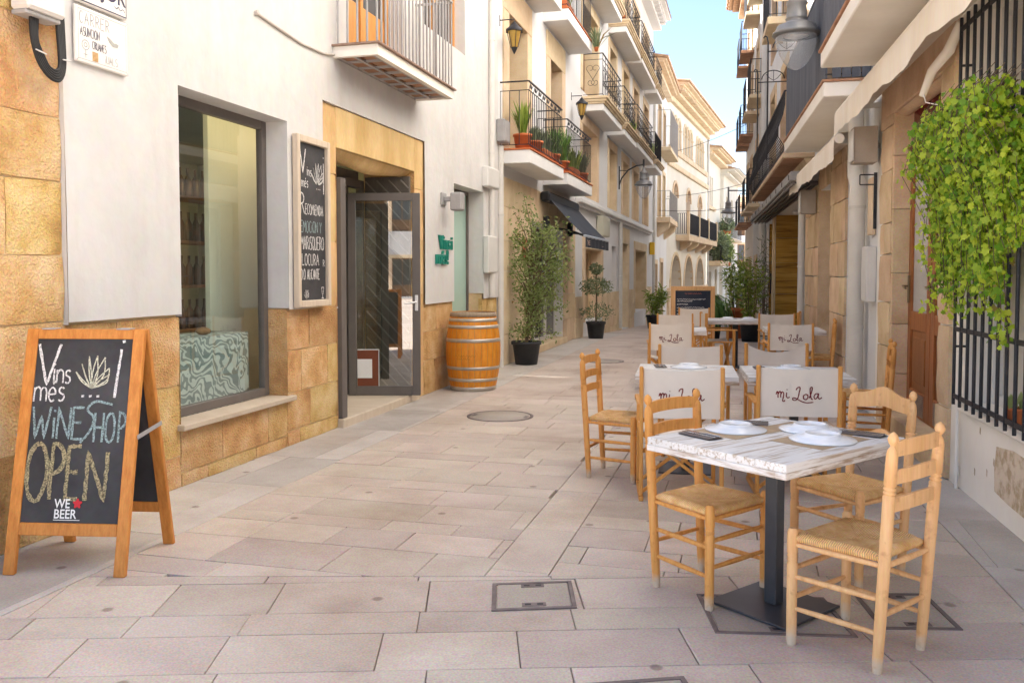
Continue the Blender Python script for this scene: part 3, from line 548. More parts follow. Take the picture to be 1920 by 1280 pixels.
# ------------------------------------------------------------------ building helpers
def inst(name, me, parent, wpos, rz=0., m=None, scale=None):
    o = bpy.data.objects.new(name, me); COL.objects.link(o); o.parent = parent
    o.location = WMX[parent.name].inverted() @ Vector(wpos); o.rotation_euler = (0, 0, rz)
    if scale: o.scale = scale
    if m and not me.materials: me.materials.append(m)
    WMX[o.name] = WMX[parent.name]; return o
def opening(parent, fr, u0, u1, z0, z1, dep, leaf=SHUT, style='door', sur=None, smat=PALEST, mull=1, pane=PANE, panels=True):
    """window or balcony door set back in its opening; surround stones proud of the wall"""
    d = -dep + .02; w = .07; mb = MB()
    fr.box(mb, u0, u0 + w, d - .05, d + .03, z0, z1); fr.box(mb, u1 - w, u1, d - .05, d + .03, z0, z1); fr.box(mb, u0 + w, u1 - w, d - .05, d + .03, z1 - w, z1)
    if style == 'window': fr.box(mb, u0 + w, u1 - w, d - .05, d + .03, z0, z0 + w)
    for i in range(1, mull + 1):
        uu = u0 + (u1 - u0) * i / (mull + 1); fr.box(mb, uu - .03, uu + .03, d - .05, d + .035, z0 + (w if style == 'window' else 0), z1 - w)
    f = wpart('window' if style == 'window' else 'balcony_door', mb, leaf, parent); us = [u0 + w] + [u0 + (u1 - u0) * i / (mull + 1) for i in range(1, mull + 1)] + [u1 - w]
    for a, b in zip(us[:-1], us[1:]):
        zb = z0 + w
        if style == 'door' and panels:
            pm = MB(); fr.box(pm, a, b, d - .04, d + .01, z0 + .001, z0 + .7, .012); wpart('door_panel', pm, leaf, f); zb = z0 + .7
        pm = MB(); fr.box(pm, a, b, d - .03, d - .01, zb, z1 - w); wpart('pane', pm, pane, f)
    if sur:
        ws, wt, prd = sur[0], sur[1], (sur[2] if len(sur) > 2 else .03)
        for (a, b, c, e) in ((u0 - ws, u0, z0, z1), (u1, u1 + ws, z0, z1), (u0 - ws, u1 + ws, z1, z1 + wt)):
            sm_ = MB(); fr.box(sm_, a, b, -.15, prd, c + .002, e - .002, .008); wpart('stone_surround', sm_, smat, f)
        rv = MB()
        rv.quad(fr(u0 + .002, prd - .01, z0), fr(u0 + .002, prd - .01, z1), fr(u0 + .002, -dep, z1), fr(u0 + .002, -dep, z0)); rv.quad(fr(u1 - .002, prd - .01, z0), fr(u1 - .002, prd - .01, z1), fr(u1 - .002, -dep, z1), fr(u1 - .002, -dep, z0))
        rv.quad(fr(u0, prd - .01, z1 - .002), fr(u1, prd - .01, z1 - .002), fr(u1, -dep, z1 - .002), fr(u0, -dep, z1 - .002)); wpart('stone_reveal', rv, smat, f)
    return f
def scroll(mb, fr, u, d, z, s, along, rad=.006, flip=1):   # S-shaped wrought-iron scroll
    pts = []
    for i in range(13): a = i / 12 * 1.6 * math.pi; r_ = .16 * s * (1 - .7 * i / 12); pts.append((flip * (r_ * math.cos(a)), .25 * s + r_ * math.sin(a)))
    p2 = [(-x, -y) for x, y in pts]; q = pts[::-1] + [(0, 0)] + p2
    mb.tube([(fr(u + x, d, z + y) if along else fr(u, d + x, z + y)) for x, y in q], rad, 4, False)
def balcony(parent, fr, u0, u1, dp, z0, z1, rh, style='bars', gap=.12, smat=PLASTER2, rmat=BLACKM, mould=None, rad=.008, bellied=False, rail_low=.06, label=None, capmat=None):
    mb = MB(); fr.box(mb, u0, u1, -.1, dp, z0, z1, .01); sl = wpart('balcony', mb, smat, parent, label=label)
    if mould:
        steps = [(.0, .05), (.05, .11), (.11, .17)]
        mm = MB()
        for i, (a, b) in enumerate(steps): e = .04 + .035 * i; fr.box(mm, u0 - e, u1 + e, -.05, dp + e, z1 + a, z1 + b, .008)
        wpart('moulded_edge', mm, mould, sl); z1 = z1 + .17
    if capmat:
        mm = MB(); fr.box(mm, u0 - .02, u1 + .02, -.05, dp + .02, z1, z1 + .025, .005); wpart('tile_edge', mm, capmat, sl); z1 += .025
    e = .03; ua, ub, dd = u0 + e, u1 - e, dp - e; zt = z1 + rh
    rm = MB()
    for z, w in ((zt, .018), (z1 + rail_low, .012)) + (((zt - .14, .01),) if style in ('scroll', 'leaf') else ()):
        for p, q in (((ua, 0), (ua, dd)), ((ua, dd), (ub, dd)), ((ub, dd), (ub, 0))): rm.bar(fr(p[0], p[1], z), fr(q[0], q[1], z), w * 1.6, w)
    wpart('rail', rm, rmat, sl)
    if style == 'boards':
        n = int((ub - ua) / .1); 
        for i in range(n):
            bm_ = MB(); fr.box(bm_, ua + (ub - ua) * i / n + .004, ua + (ub - ua) * (i + 1) / n - .004, dd - .012, dd + .012, z1 + .02, zt - .02); wpart('screen_board', bm_, BLUEGR, sl)
        for k in range(max(1, int(dd / .1))):
            for uu in (ua,):
                bm_ = MB(); fr.box(bm_, uu - .01, uu + .01, .02 + k * .1, .11 + k * .1, z1 + .02, zt - .02); wpart('screen_board', bm_, BLUEGR, sl)
        return sl
    if style in ('scroll',):
        n = max(1, int((ub - ua) / .34))
        for i in range(n):
            um = ua + (ub - ua) * (i + .5) / n; sm_ = MB()
            for k in (-1, 1): scroll(sm_, fr, um + k * .075, dd, z1 + .08 + rh * .42, rh * .62, True, .006, k)
            sm_.tube([fr(um - .17, dd, z1 + .07), fr(um - .17, dd, zt)], .007, 5, False); wpart('scroll_panel', sm_, rmat, sl)
        for uu in (ua, ub):
            m_ = max(1, int(dd / .3))
            for i in range(m_):
                dm = dd * (i + .5) / m_; sm_ = MB()
                for k in (-1, 1): scroll(sm_, fr, uu, dm + k * .06, z1 + .08 + rh * .42, rh * .62, False, .006, k)
                wpart('scroll_panel', sm_, rmat, sl)
        return sl
    key = (round(rh, 3), rad, bellied, rail_low, rmat.name); top = zt - (.14 if style == 'leaf' else 0)
    bm_ = MB(); L_ = top - z1 - rail_low
    if bellied: bm_.tube([(0, 0, 0), (.02, 0, L_ * .08), (.10, 0, L_ * .22), (.10, 0, L_ * .38), (.03, 0, L_ * .6), (0, 0, L_ * .78), (0, 0, L_)], rad, 5, False)
    else: bm_.tube([(0, 0, 0), (0, 0, L_)], rad, 5, False)
    me = bm_.mesh('baluster'); me.materials.append(rmat)
    n = max(2, int((ub - ua) / gap)); rz = math.atan2(fr.n.y, fr.n.x)
    for i in range(n + 1): inst('baluster', me, sl, fr(ua + (ub - ua) * i / n, dd, z1 + rail_low), rz)
    k = max(1, int(dd / gap))
    for i in range(k):
        inst('baluster', me, sl, fr(ua, dd * i / k, z1 + rail_low), rz - math.pi / 2 * fr.sg); inst('baluster', me, sl, fr(ub, dd * i / k, z1 + rail_low), rz + math.pi / 2 * fr.sg)
    if style == 'leaf':
        for i in range(max(1, int((ub - ua) / .3))):
            um = ua + .15 + i * .3
            if um > ub - .1: break
            sm_ = MB(); sm_.tube([fr(um - .14, dd, zt - .13), fr(um - .05, dd, zt - .03), fr(um + .03, dd, zt - .10), fr(um + .14, dd, zt - .02)], .006, 5, False); sm_.lathe(fr(um, dd - .008, zt - .07), fr(um, dd + .008, zt - .07), [(0, .03), (1, .03)], 8); wpart('iron_leaf', sm_, rmat, sl)
    return sl
def roof_eave(parent, fr, u0, u1, z, out, dentil=None, m=PALEST, tiles=True, tstep=.22):
    mb = MB(); fr.box(mb, u0 - .1, u1 + .1, -.3, out * .45, z - .42, z - .27, .01); fr.box(mb, u0 - .12, u1 + .12, -.3, out * .75, z - .12, z - .04, .01); fr.box(mb, u0 - .15, u1 + .15, -.3, out * .95, z - .04, z + .05, .01); fr.box(mb, u0 - .1, u1 + .1, -.3, out * .3, z - .27, z - .12)
    e = wpart('cornice', mb, m, parent)
    if dentil:
        n = int((u1 - u0) / dentil)
        for i in range(n):
            dm = MB(); uu = u0 + (i + .5) * (u1 - u0) / n; fr.box(dm, uu - dentil * .28, uu + dentil * .28, out * .3, out * .7, z - .27, z - .125); wpart('dentil', dm, m, e)
    mb = MB(); mb.add([fr(u0 - .15, out, z + .05), fr(u1 + .15, out, z + .05), fr(u1 + .15, -3.5, z + 1.3), fr(u0 - .15, -3.5, z + 1.3), fr(u0 - .15, -3.5, z), fr(u1 + .15, -3.5, z)], [(0, 1, 2, 3), (0, 3, 4), (1, 5, 2), (3, 2, 5, 4)])
    rf = wpart('roof', mb, ROOF, parent)
    if tiles:
        n = int((u1 - u0 + .3) / tstep); tm = MB()
        def tile(s_): tm.tube([fr(s_, out + .04, z + .065), fr(s_, -.9, z + .065 + .94 * 1.25 / (3.5 + out))], .075, 6)
        me = None
        for i in range(n + 1):
            tm = MB(); uu = u0 - .15 + i * (u1 - u0 + .3) / n; tile(uu); wpart('roof_tile', tm, ROOF, rf)
def pipe(fr, u, d, z0, z1, r_, m, label, elbow=None, rings=(1.0,)):
    t = thing('downpipe', label, 'downpipe', fr(u, d, z0)); mb = MB(); pts = [fr(u, d, z0), fr(u, d, z1)]
    if elbow: pts = [fr(u, d, z0), fr(u, d, elbow), fr(u - .02 * fr.sg, d - .01, elbow + .12), fr(u - .15 * fr.sg, d, elbow + .22), fr(u - .15 * fr.sg, d, z1)]
    mb.tube(pts, r_, 12); wpart('pipe', mb, m, t)
    for z in rings: mb = MB(); mb.tube([fr(u, d, z), fr(u, d, z + .03)], r_ + .008, 12); wpart('clamp', mb, m, t)
def simple_box(name, label, catg, fr, u0, u1, d0, d1, z0, z1, m, bev=.012, extra=None):
    t = thing(name, label, catg, fr((u0 + u1) / 2, d0, z0)); mb = MB(); fr.box(mb, u0, u1, d0, d1, z0, z1, bev); wpart('case', mb, m, t)
    mb = MB(); fr.box(mb, u0 + .02, u1 - .02, d1, d1 + .006, z0 + .02, z1 - .02, .003); wpart('lid', mb, m, t); return t

# ------------------------------------------------------------------ left: wine-shop building
B1 = thing('shop_building', 'white plastered wine-shop building with ochre stone base on the left', 'building', (-3.8, 8, 0))
H1 = [(5.11, 6.56, .40, 2.79, .22), (7.5, 9.5, -.2, 2.70, .65), (10.86, 12.2, .45, 2.70, .25), (7.75, 9.15, 3.64, 6.0, .25), (9.75, 11.35, 4.5, 6.2, .2)]
mb = MB(); wall(mb, FL, 2.95, 12.98, -.3, 8.7, -.012, [(h[0] - .02, h[1] + .02, h[2] - .02, h[3] + .02, h[4]) for h in H1], 0.); 
mb.quad(FL(2.95, -.012, -.3), FL(2.95, -4, -.3), FL(2.95, -4, 8.7), FL(2.95, -.012, 8.7)); mb.quad(FL(2.95, -.012, 8.7), FL(12.98, -.03, 8.7), FL(12.98, -4, 8.7), FL(2.95, -4, 8.7)); mb.quad(FL(12.98, -.02, -.3), FL(12.98, -4, -.3), FL(12.98, -4, 8.7), FL(12.98, -.03, 8.7))
wpart('wall', mb, MORTAR, B1)
# plaster skin, slightly wavy, with a ragged lower edge over the stone
HP = [(5.11, 6.56, .4, 2.79, .06), (7.2, 9.79, -.2, 3.095, .05), (10.86, 12.2, .45, 2.70, .06), (7.75, 9.15, 3.64, 6.0, .06), (9.75, 11.35, 4.5, 6.2, .06)]
mb = MB()
ug = sorted({4.08, 5.11, 6.56, 7.2, 9.79, 10.86, 12.2, 12.98, 7.75, 9.15, 9.75, 11.35, *[4.08 + .3 * i for i in range(30)]}); ug = [u for u in ug if u <= 12.98]
zgd = sorted({1.2, 2.79, 2.70, 3.095, 3.64, 6.0, 4.5, 6.2, 8.7, *[1.2 + .35 * i for i in range(14)]})
def pz(u): return (1.215 if u < 6 else 1.19 if u < 9 else 1.12) + .015 * noise.noise((u * 3, 0, 4)) + .008 * noise.noise((u * 13, 2, 4))
def pd(u, z): return .022 + .008 * noise.noise((u * .8, z * .8, 1)) + .003 * noise.noise((u * 3, z * 3, 5))
for a, b in zip(ug[:-1], ug[1:]):
    for c, e in zip(zgd[:-1], zgd[1:]):
        m_, n_ = (a + b) / 2, (c + e) / 2
        if any(h[0] < m_ < h[1] and h[2] < n_ < h[3] for h in HP): continue
        ca_, cb_ = (pz(a), pz(b)) if c == 1.2 else (c, c)
        mb.quad(FL(a, pd(a, c), ca_), FL(b, pd(b, c), cb_), FL(b, pd(b, e), e), FL(a, pd(a, e), e))
        if c == 1.2: mb.quad(FL(a, pd(a, c), ca_), FL(b, pd(b, c), cb_), FL(b, -.03, cb_), FL(a, -.03, ca_))
for h in HP:
    rv = lambda p, q: mb.quad(FL(p[0], pd(*p), p[1]), FL(q[0], pd(*q), q[1]), FL(q[0], -.25, q[1]), FL(p[0], -.25, p[1]))
    if h[0] == 7.2: continue
    zb = max(h[2], 1.2); rv((h[0], zb), (h[0], h[3])); rv((h[1], zb), (h[1], h[3])); rv((h[0], h[3]), (h[1], h[3]))
    if h[2] > 1.3: rv((h[0], h[2]), (h[1], h[2]))
mb.quad(FL(4.08, .022, 1.2), FL(4.08, .022, 8.7), FL(4.08, -.03, 8.7), FL(4.08, -.03, 1.2))
mb.quad(FL(7.2, .022, 3.095), FL(9.79, .022, 3.095), FL(9.79, -.03, 3.095), FL(7.2, -.03, 3.095))
wpart('plaster', mb, PLASTER, B1)
kb = dict(rough=.009, gap=.0025, chip=.008)
masonry(B1, FL, 3.0, 4.08, 0, 4.6, .0, [.52, .70, .38, .42, .36], .85, OCHRE, **kb)
masonry(B1, FL, 4.08, 5.11, 0, 1.2, .0, [.22, .5, .5], .62, OCHRE, **kb)
masonry(B1, FL, 5.11, 6.56, 0, .40, .0, [.10, .32], .55, OCHRE, **kb)
masonry(B1, FL, 6.56, 7.5, 0, 1.185, .0, [.13, .33, .37, .36], .52, OCHRE, **kb)
for a, b in ((1.185, 1.80), (1.80, 2.44), (2.44, 3.09)): wpart('stone_block', block(FL, 7.2, 7.5, a, b, .0, .008, .002, .1, chip=.008), LINTEL, B1)
for a, b in ((0, .62), (.62, 1.25), (1.25, 1.9), (1.9, 2.5), (2.5, 3.09)): wpart('stone_block', block(FL, 9.5, 9.79, a, b, .0, .008, .002, .1, chip=.008), LINTEL, B1)
mb = MB(); FL.box(mb, 7.5, 9.5, -.04, .004, 2.70, 3.09, .006); wpart('lintel', mb, LINTEL, B1)
mb = MB(); prof = [(-.05, 2.70), (-.10, 2.66), (-.18, 2.66), (-.25, 2.70)]; mb.grid(lambda a, b: FL(7.5 + 2 * a, -.04 - .26 * b, 2.70 - .10 * math.sin(math.pi * min(1, b * 1.05)) * (1 - .35 * math.cos(2 * math.pi * a)) ), 16, 8); wpart('moulded_soffit', mb, LINTEL, B1)
masonry(B1, FL, 9.79, 10.86, 0, 1.14, .0, [.42, .36, .36], .6, OCHRE, **kb)
masonry(B1, FL, 10.86, 12.2, 0, .44, .0, [.44], .7, OCHRE, **kb); masonry(B1, FL, 12.2, 12.98, 0, 1.13, .0, [.42, .36, .36], .5, OCHRE, **kb)
# stone jambs of the door recess
for u in (7.501, 9.499): mb = MB(); mb.quad(FL(u, 0, 0), FL(u, -.64, 0), FL(u, -.64, 2.7), FL(u, 0, 2.7)); wpart('door_reveal', mb, OCHRE, B1)
for u in (6.558, 5.112): mb = MB(); mb.quad(FL(u, 0, .4), FL(u, -.24, .4), FL(u, -.24, 1.19), FL(u, 0, 1.19)); wpart('window_reveal', mb, OCHRE, B1)
# threshold
mb = MB(); FL.box(mb, 7.5, 9.5, -.66, .06, -.02, .085, .008); wpart('threshold', mb, mat('marble_step', (.52, .42, .31), (.62, .53, .42), scale=3, stretch=(.6, 3, 1), rough=.5), B1)
# shop window
def framed(name, fr, u0, u1, z0, z1, d, w, m, gm, parent, dp=.06):
    mb = MB(); fr.box(mb, u0, u0 + w, d - dp, d, z0, z1, .004); fr.box(mb, u1 - w, u1, d - dp, d, z0, z1, .004); fr.box(mb, u0 + w, u1 - w, d - dp, d, z1 - w, z1, .004); fr.box(mb, u0 + w, u1 - w, d - dp, d, z0, z0 + w, .004)
    f = wpart(name, mb, m, parent); mb = MB(); mb.quad(fr(u0 + w, d - dp / 2, z0 + w), fr(u1 - w, d - dp / 2, z0 + w), fr(u1 - w, d - dp / 2, z1 - w), fr(u0 + w, d - dp / 2, z1 - w)); wpart('pane', mb, gm, f); return f
framed('shop_window', FL, 5.11, 6.56, .445, 2.79, -.18, .07, GREYM, GLASS, B1)
mb = MB(); FL.box(mb, 5.08, 6.63, -.19, .05, .40, .443, .006); wpart('window_sill', mb, mat('sill_stone', (.52, .42, .31), (.60, .50, .39), scale=4, rough=.7), B1)
framed('narrow_window', FL, 10.86, 12.2, .45, 2.70, -.21, .05, GREYM, AQUA, B1)
# shop interior
mb = MB()
mb.quad((-7.4, 4.6, .07), (-4.05, 4.6, .07), (-4.05, 10.4, .07), (-7.4, 10.4, .07)); mb.quad((-7.4, 4.6, 3.0), (-4.05, 4.6, 3.0), (-4.05, 10.4, 3.0), (-7.4, 10.4, 3.0))
mb.quad((-7.4, 4.6, .085), (-7.4, 10.4, .085), (-7.4, 10.4, 3), (-7.4, 4.6, 3)); mb.quad((-7.4, 4.6, .085), (-4.03, 4.6, .085), (-4.03, 4.6, 3), (-7.4, 4.6, 3)); mb.quad((-7.4, 10.4, .085), (-4.03, 10.4, .085), (-4.03, 10.4, 3), (-7.4, 10.4, 3))
wpart('shop_room', mb, GREENP, B1)
mb = MB(); mb.box((-4.55, 6.48, .09), (-4.50, 7.45, 2.95), .004); wpart('display_screen', mb, GREENW, B1)
for z_ in (.9, 1.35, 1.8, 2.25):
    mb = MB(); mb.box((-5.75, 6.6, z_), (-5.45, 8.4, z_ + .03), .003); sh_ = wpart('wine_shelf', mb, SHUT, B1)
    for k_ in range(14): mb = MB(); c_ = Vector((-5.58, 6.68 + k_ * .125, z_ + .03)); mb.lathe(c_, c_ + Vector((0, 0, .30)), [(0, .037), (.6, .037), (.72, .02), (.76, .014), (1, .014)], 8); wpart('wine_bottle', mb, mat('bottle_glass', (.03, .05, .025), (.10, .04, .02), scale=9, rough=.15, spec=.7, var=.3), sh_)
mb = MB(); mb.box((-4.5, 7.56, .09), (-4.42, 7.62, 2.6), .004); mb.box((-4.5, 9.38, .09), (-4.42, 9.44, 2.6), .004); mb.box((-4.5, 7.62, 2.5), (-4.42, 9.38, 2.6), .004); mb.box((-4.48, 9.02, .09), (-4.44, 9.07, 2.5), .003); mb.box((-4.48, 9.07, 2.12), (-4.44, 9.38, 2.17), .003)
wpart('door_frame', mb, GREYM, B1)
mb = MB(); mb.quad((-4.46, 7.63, 2.52), (-4.46, 9.37, 2.52), (-4.46, 9.37, 2.70), (-4.46, 7.63, 2.70)); wpart('transom_panel', mb, GREYM, B1)
# glazed door leaves, both standing open at right angles to the street
def leaf_door(p, ang, wd, label, flip, th=.025):
    P = Vector(p); a = Vector((math.cos(ang), math.sin(ang), 0)); b = Vector((-a.y, a.x, 0)); f3 = lambda x, y, z: P + a * x + b * y + Vector((0, 0, z)); mb = MB(); w = .09
    for q in (((0, -th, .0), (w, th, 2.33)), ((wd - w, -th, 0), (wd, th, 2.33)), ((w, -.025, 2.33 - w), (wd - w, .025, 2.33)), ((w, -.025, 0), (wd - w, .025, w * 1.2))): mb.box(q[0], q[1], .004, f3)
    f = wpart('door_leaf', mb, GREYM, B1, label=label); mb = MB(); mb.quad(f3(w, 0, w * 1.2), f3(wd - w, 0, w * 1.2), f3(wd - w, 0, 2.33 - w), f3(w, 0, 2.33 - w)); wpart('pane', mb, GLASSD, f)
    mb = MB(); s_ = -1; mb.box((wd - .06, s_ * .026, .98), (wd - .025, s_ * .036, 1.16), .003, f3); mb.tube([f3(wd - .045, s_ * .03, 1.08), f3(wd - .045, s_ * .075, 1.08), f3(wd - .17, s_ * .075, 1.06)], .011, 8); wpart('handle', mb, WHITEP, f); return f3, f
f3, dl = leaf_door((-4.42, 9.0, .088), math.atan2(.22, .78), .83, 'right-hand glazed door leaf with white lever handle', 1)
mb = MB(); mb.box((.1, -.012, .1), (.34, -.006, .52), 0, f3); wpart('sticker', mb, mat('brown_card', (.20, .06, .03), rough=.8), dl)
mb = MB(); mb.box((.1, -.0145, .2), (.27, -.0125, .42), 0, f3); wpart('sticker', mb, WHITEP, dl)
mb = MB(); mb.box((.1, -.0175, .525), (.35, -.0145, .535), 0, f3); mb.box((.345, -.0175, .1), (.352, -.0145, .525), 0, f3); mb.box((.1, -.0175, .085), (.35, -.0145, .095), 0, f3); wpart('sticker_border', mb, WHITEP, dl)
leaf_door((-4.42, 7.565, .088), 0., .66, 'left-hand glazed door leaf seen edge-on', 1, .055)
# inner wooden leaf with chevron boards folded back inside
CHEV = mat('grey_brown_boards', (.10, .085, .07), (.15, .13, .11), scale=4, stretch=(3, 3, 1), rough=.6)
mb = MB(); mb.box((-4.41, 9.44, .09), (-3.84, 9.485, 2.64), .004); io = wpart('inner_wooden_door', mb, CHEV, B1)
for i in range(-3, 18):
    z0 = .02 + i * .155; p, q = (-4.40, z0 + .56), (-3.85, z0)
    if q[1] < .12: k_ = (.12 - z0) / .56; q = (-3.85 - .55 * k_, .12)
    if p[1] > 2.6: k_ = (2.6 - z0) / .56; p = (-3.85 - .55 * k_, 2.6)
    if p[0] > q[0] - .08: continue
    bm_ = MB(); bm_.bar((p[0], 9.436, p[1]), (q[0], 9.436, q[1]), .010, .018, (0, 0, 1), .003); wpart('chevron_board', bm_, mat('board_edge', (.22, .20, .175), rough=.6), io)
mb = MB(); mb.box((-5.6, 8.1, .09), (-5.5, 8.3, 2.9), .01); wpart('interior_post', mb, GREENW, B1)
# first-floor balcony
sl_z0, sl_z1 = 3.53, 3.64
mb = MB(); FL.box(mb, 7.41, 9.54, .425, .48, sl_z0, sl_z1 - .012); FL.box(mb, 7.41, 7.465, -.03, .425, sl_z0, sl_z1 - .012); FL.box(mb, 9.485, 9.54, -.03, .425, sl_z0, sl_z1 - .012); BALC = wpart('balcony', mb, CREAM, B1, label='balcony with grey bars and tiled underside')
k = 8
for i in range(k):
    for j in range(2):
        u0 = 7.465 + i * 2.02 / k; d0 = .0 + j * .2125; tm = MB(); FL.box(tm, u0 + .012, u0 + 2.02 / k - .012, d0 + .012, d0 + .2, sl_z0 + .035, sl_z0 + .06, .003); wpart('soffit_tile', tm, BRICKT, BALC)
mb = MB()
for i in range(k + 1): u0 = 7.465 + i * 2.02 / k; FL.box(mb, u0 - .010, u0 + .010, -.02, .425, sl_z0 + .012, sl_z0 + .0345)
for d0 in (.012, .2125, .413): FL.box(mb, 7.466, 9.484, d0 - .016, d0 + .016, sl_z0 + .004, sl_z0 + .0115)
wpart('iron_grid', mb, GREYB, BALC)
mb = MB(); FL.box(mb, 7.38, 9.57, -.02, .51, sl_z1 - .011, sl_z1 + .008, .003); wpart('rusty_rim', mb, mat('rusty_rim', (.22, .14, .10), (.33, .23, .18), scale=9, rough=.8), BALC)
bm_ = MB(); bm_.tube([(0, 0, 0), (0, 0, .98)], .011, 6, False); me = bm_.mesh('baluster'); me.materials.append(GREYB)
for i in range(22): inst('baluster', me, BALC, FL(7.43 + 2.09 * i / 21, .465, sl_z1 + .008))
for i in range(1, 5):
    for u in (7.43, 9.52): inst('baluster', me, BALC, FL(u, .465 - i * .1, sl_z1 + .008))
mb = MB(); mb.bar(FL(7.42, .465, 4.64), FL(9.53, .465, 4.64), .035, .02); mb.bar(FL(7.43, 0, 4.64), FL(7.43, .447, 4.64), .035, .02); mb.bar(FL(9.52, 0, 4.64), FL(9.52, .447, 4.64), .035, .02); wpart('rail', mb, GREYB, BALC)
opening(B1, FL, 7.75, 9.15, 3.645, 6.0, .22, WOODO, 'door', None, mull=1)
opening(B1, FL, 9.75, 11.35, 4.5, 6.2, .18, WOODO, 'window', None, mull=1)
roof_eave(B1, FL, 2.95, 12.98, 8.7, .5, None, PLASTER, tiles=False)

# things fixed on the shop front ---------------------------------------------------------
mb = MB(); pts = [FL(6.1, .03, 3.56), FL(6.3, .032, 3.54), FL(6.8, .033, 3.50), FL(7.2, .032, 3.515), FL(7.40, .04, 3.55)]; mb.tube(pts, .012, 6); mb.tube([FL(6.09, .02, 3.56), FL(6.09, .05, 3.565)], .02, 8)
tagm('wall_cable', mb, mat('painted_cable', (.5, .45, .4), rough=.8), 'painted cable running along the white wall to the grey-barred balcony', 'cable', loc=tuple(FL(6.7, 0, 3.5)))
t = thing('junction_box', 'grey electrical box with looped black cables on the ochre corner pillar', 'electrical box', FL(3.87, .02, 2.5))
mb = MB(); FL.box(mb, 3.72, 3.98, .02, .15, 2.90, 3.35, .015); wpart('case', mb, WHITEB, t)
mb = MB(); FL.box(mb, 3.73, 3.97, .02, .12, 2.875, 2.899, .005); wpart('case_base', mb, GREYB, t)
for i in range(5):
    mb = MB(); e = i * .022; mb.tube([FL(*p) for p in smooth3([(3.80 + e * .5, .08, 2.88), (3.795 + e * .4, .09, 2.76), (3.83 + e * .4, .095, 2.645 + e * .4), (3.90, .1, 2.575 + e * .6), (3.97 - e * .2, .1, 2.57 + e * .6), (4.02 - e * .4, .09, 2.65 + e * .3), (4.04 - e * .5, .07, 2.85), (4.045 - e * .5, .05, 3.2), (4.045 - e * .5, .045, 3.6)])], .0095, 6)
    wpart('cable_loop', mb, CABLE, t)
mb = MB(); mb.tube([FL(3.80, .11, 2.70), FL(3.87, .112, 2.69)], .004, 5); mb.tube([FL(3.99, .11, 2.69), FL(4.045, .11, 2.695)], .004, 5); wpart('cable_tie', mb, WHITEB, t)
# street-name tiles
def plaque(label, u0, u1, z0, z1, name='street_sign'):
    t = thing(name, label, 'sign', FL((u0 + u1) / 2, .03, z0)); mb = MB(); FL.box(mb, u0, u1, .03, .052, z0, z1, .006); wpart('tile', mb, TILEW, t); return t
t = plaque('ceramic street-name tile with dark blue lettering above the pencil-drawn plaque', 4.16, 4.585, 3.075, 3.42)
fn = FL.txt(4.16, 3.075, .0535)
mb = MB(); mb.ribbon([(.012, .012), (.413, .012), (.413, .333), (.012, .333), (.012, .012)], .008, fn); wpart('border_line', mb, INKB, t)
wpart('lettering', font_mb('MAJOR', .125, FL.txt(4.185, 3.15, .0535), 0, .002, sx=.98), INKB, t)
mb = MB(); mb.ribbon(cat([(.31, .055), (.33, .045), (.345, .06), (.36, .042), (.385, .055), (.4, .04)]), .004, fn); mb.ribbon(cat([(.03, .05), (.06, .06), (.09, .045), (.12, .058)]), .004, fn); wpart('flourish', mb, INKB, t)
t = plaque('white plaque with pencil-drawn street name, female symbol and small brown emblem', 4.15, 4.585, 2.73, 3.055)
fn = FL.txt(4.15, 2.73, .0535)
mb = MB(); mb.ribbon([(.02, .02), (.415, .02), (.415, .305), (.02, .305), (.02, .02)], .0022, fn)
for a, b in (((.02, .02), (.004, .004)), ((.415, .02), (.431, .004)), ((.415, .305), (.431, .321))): mb.ribbon([a, b], .0022, fn)
wpart('border_line', mb, INK, t)
mb = MB(); strokes(mb, 'CARRER', .03, .225, .068, .0035, fn, .8, .18); wpart('lettering', mb, INK, t)
mb = MB(); strokes(mb, 'ASUNCION', .035, .155, .052, .004, fn, .55, .1); wpart('lettering', mb, INKB, t)
mb = MB(); strokes(mb, 'CRUANES', .13, .095, .045, .0038, fn, .5, .1); wpart('lettering', mb, INKB, t)
mb = MB(); strokes(mb, 'iUALS', .235, .035, .045, .003, fn, .8, .12); wpart('lettering', mb, INK, t)
mb = MB(); mb.ribbon(arc(.075, .105, .028, .028, 0, 360, 20), .003, fn); mb.ribbon(arc(.075, .105, .012, .012, 0, 360, 14), .003, fn); mb.ribbon([(.075, .077), (.075, .03)], .003, fn); mb.ribbon([(.06, .05), (.09, .05)], .003, fn); wpart('female_symbol', mb, INK, t)
mb = MB(); FL.box(mb, 4.28, 4.325, .0525, .0535, 2.755, 2.81); wpart('emblem', mb, mat('brown_emblem', (.40, .24, .10), (.55, .36, .18), scale=60, rough=.8), t)
mb = MB(); mb.prism([(.25, .20), (.27, .17), (.3, .15), (.34, .15), (.35, .17), (.33, .175), (.31, .172), (.28, .19)], fn, 0, .0008); wpart('sketched_bird', mb, mat('pencil_grey', (.42, .41, .38)), t)
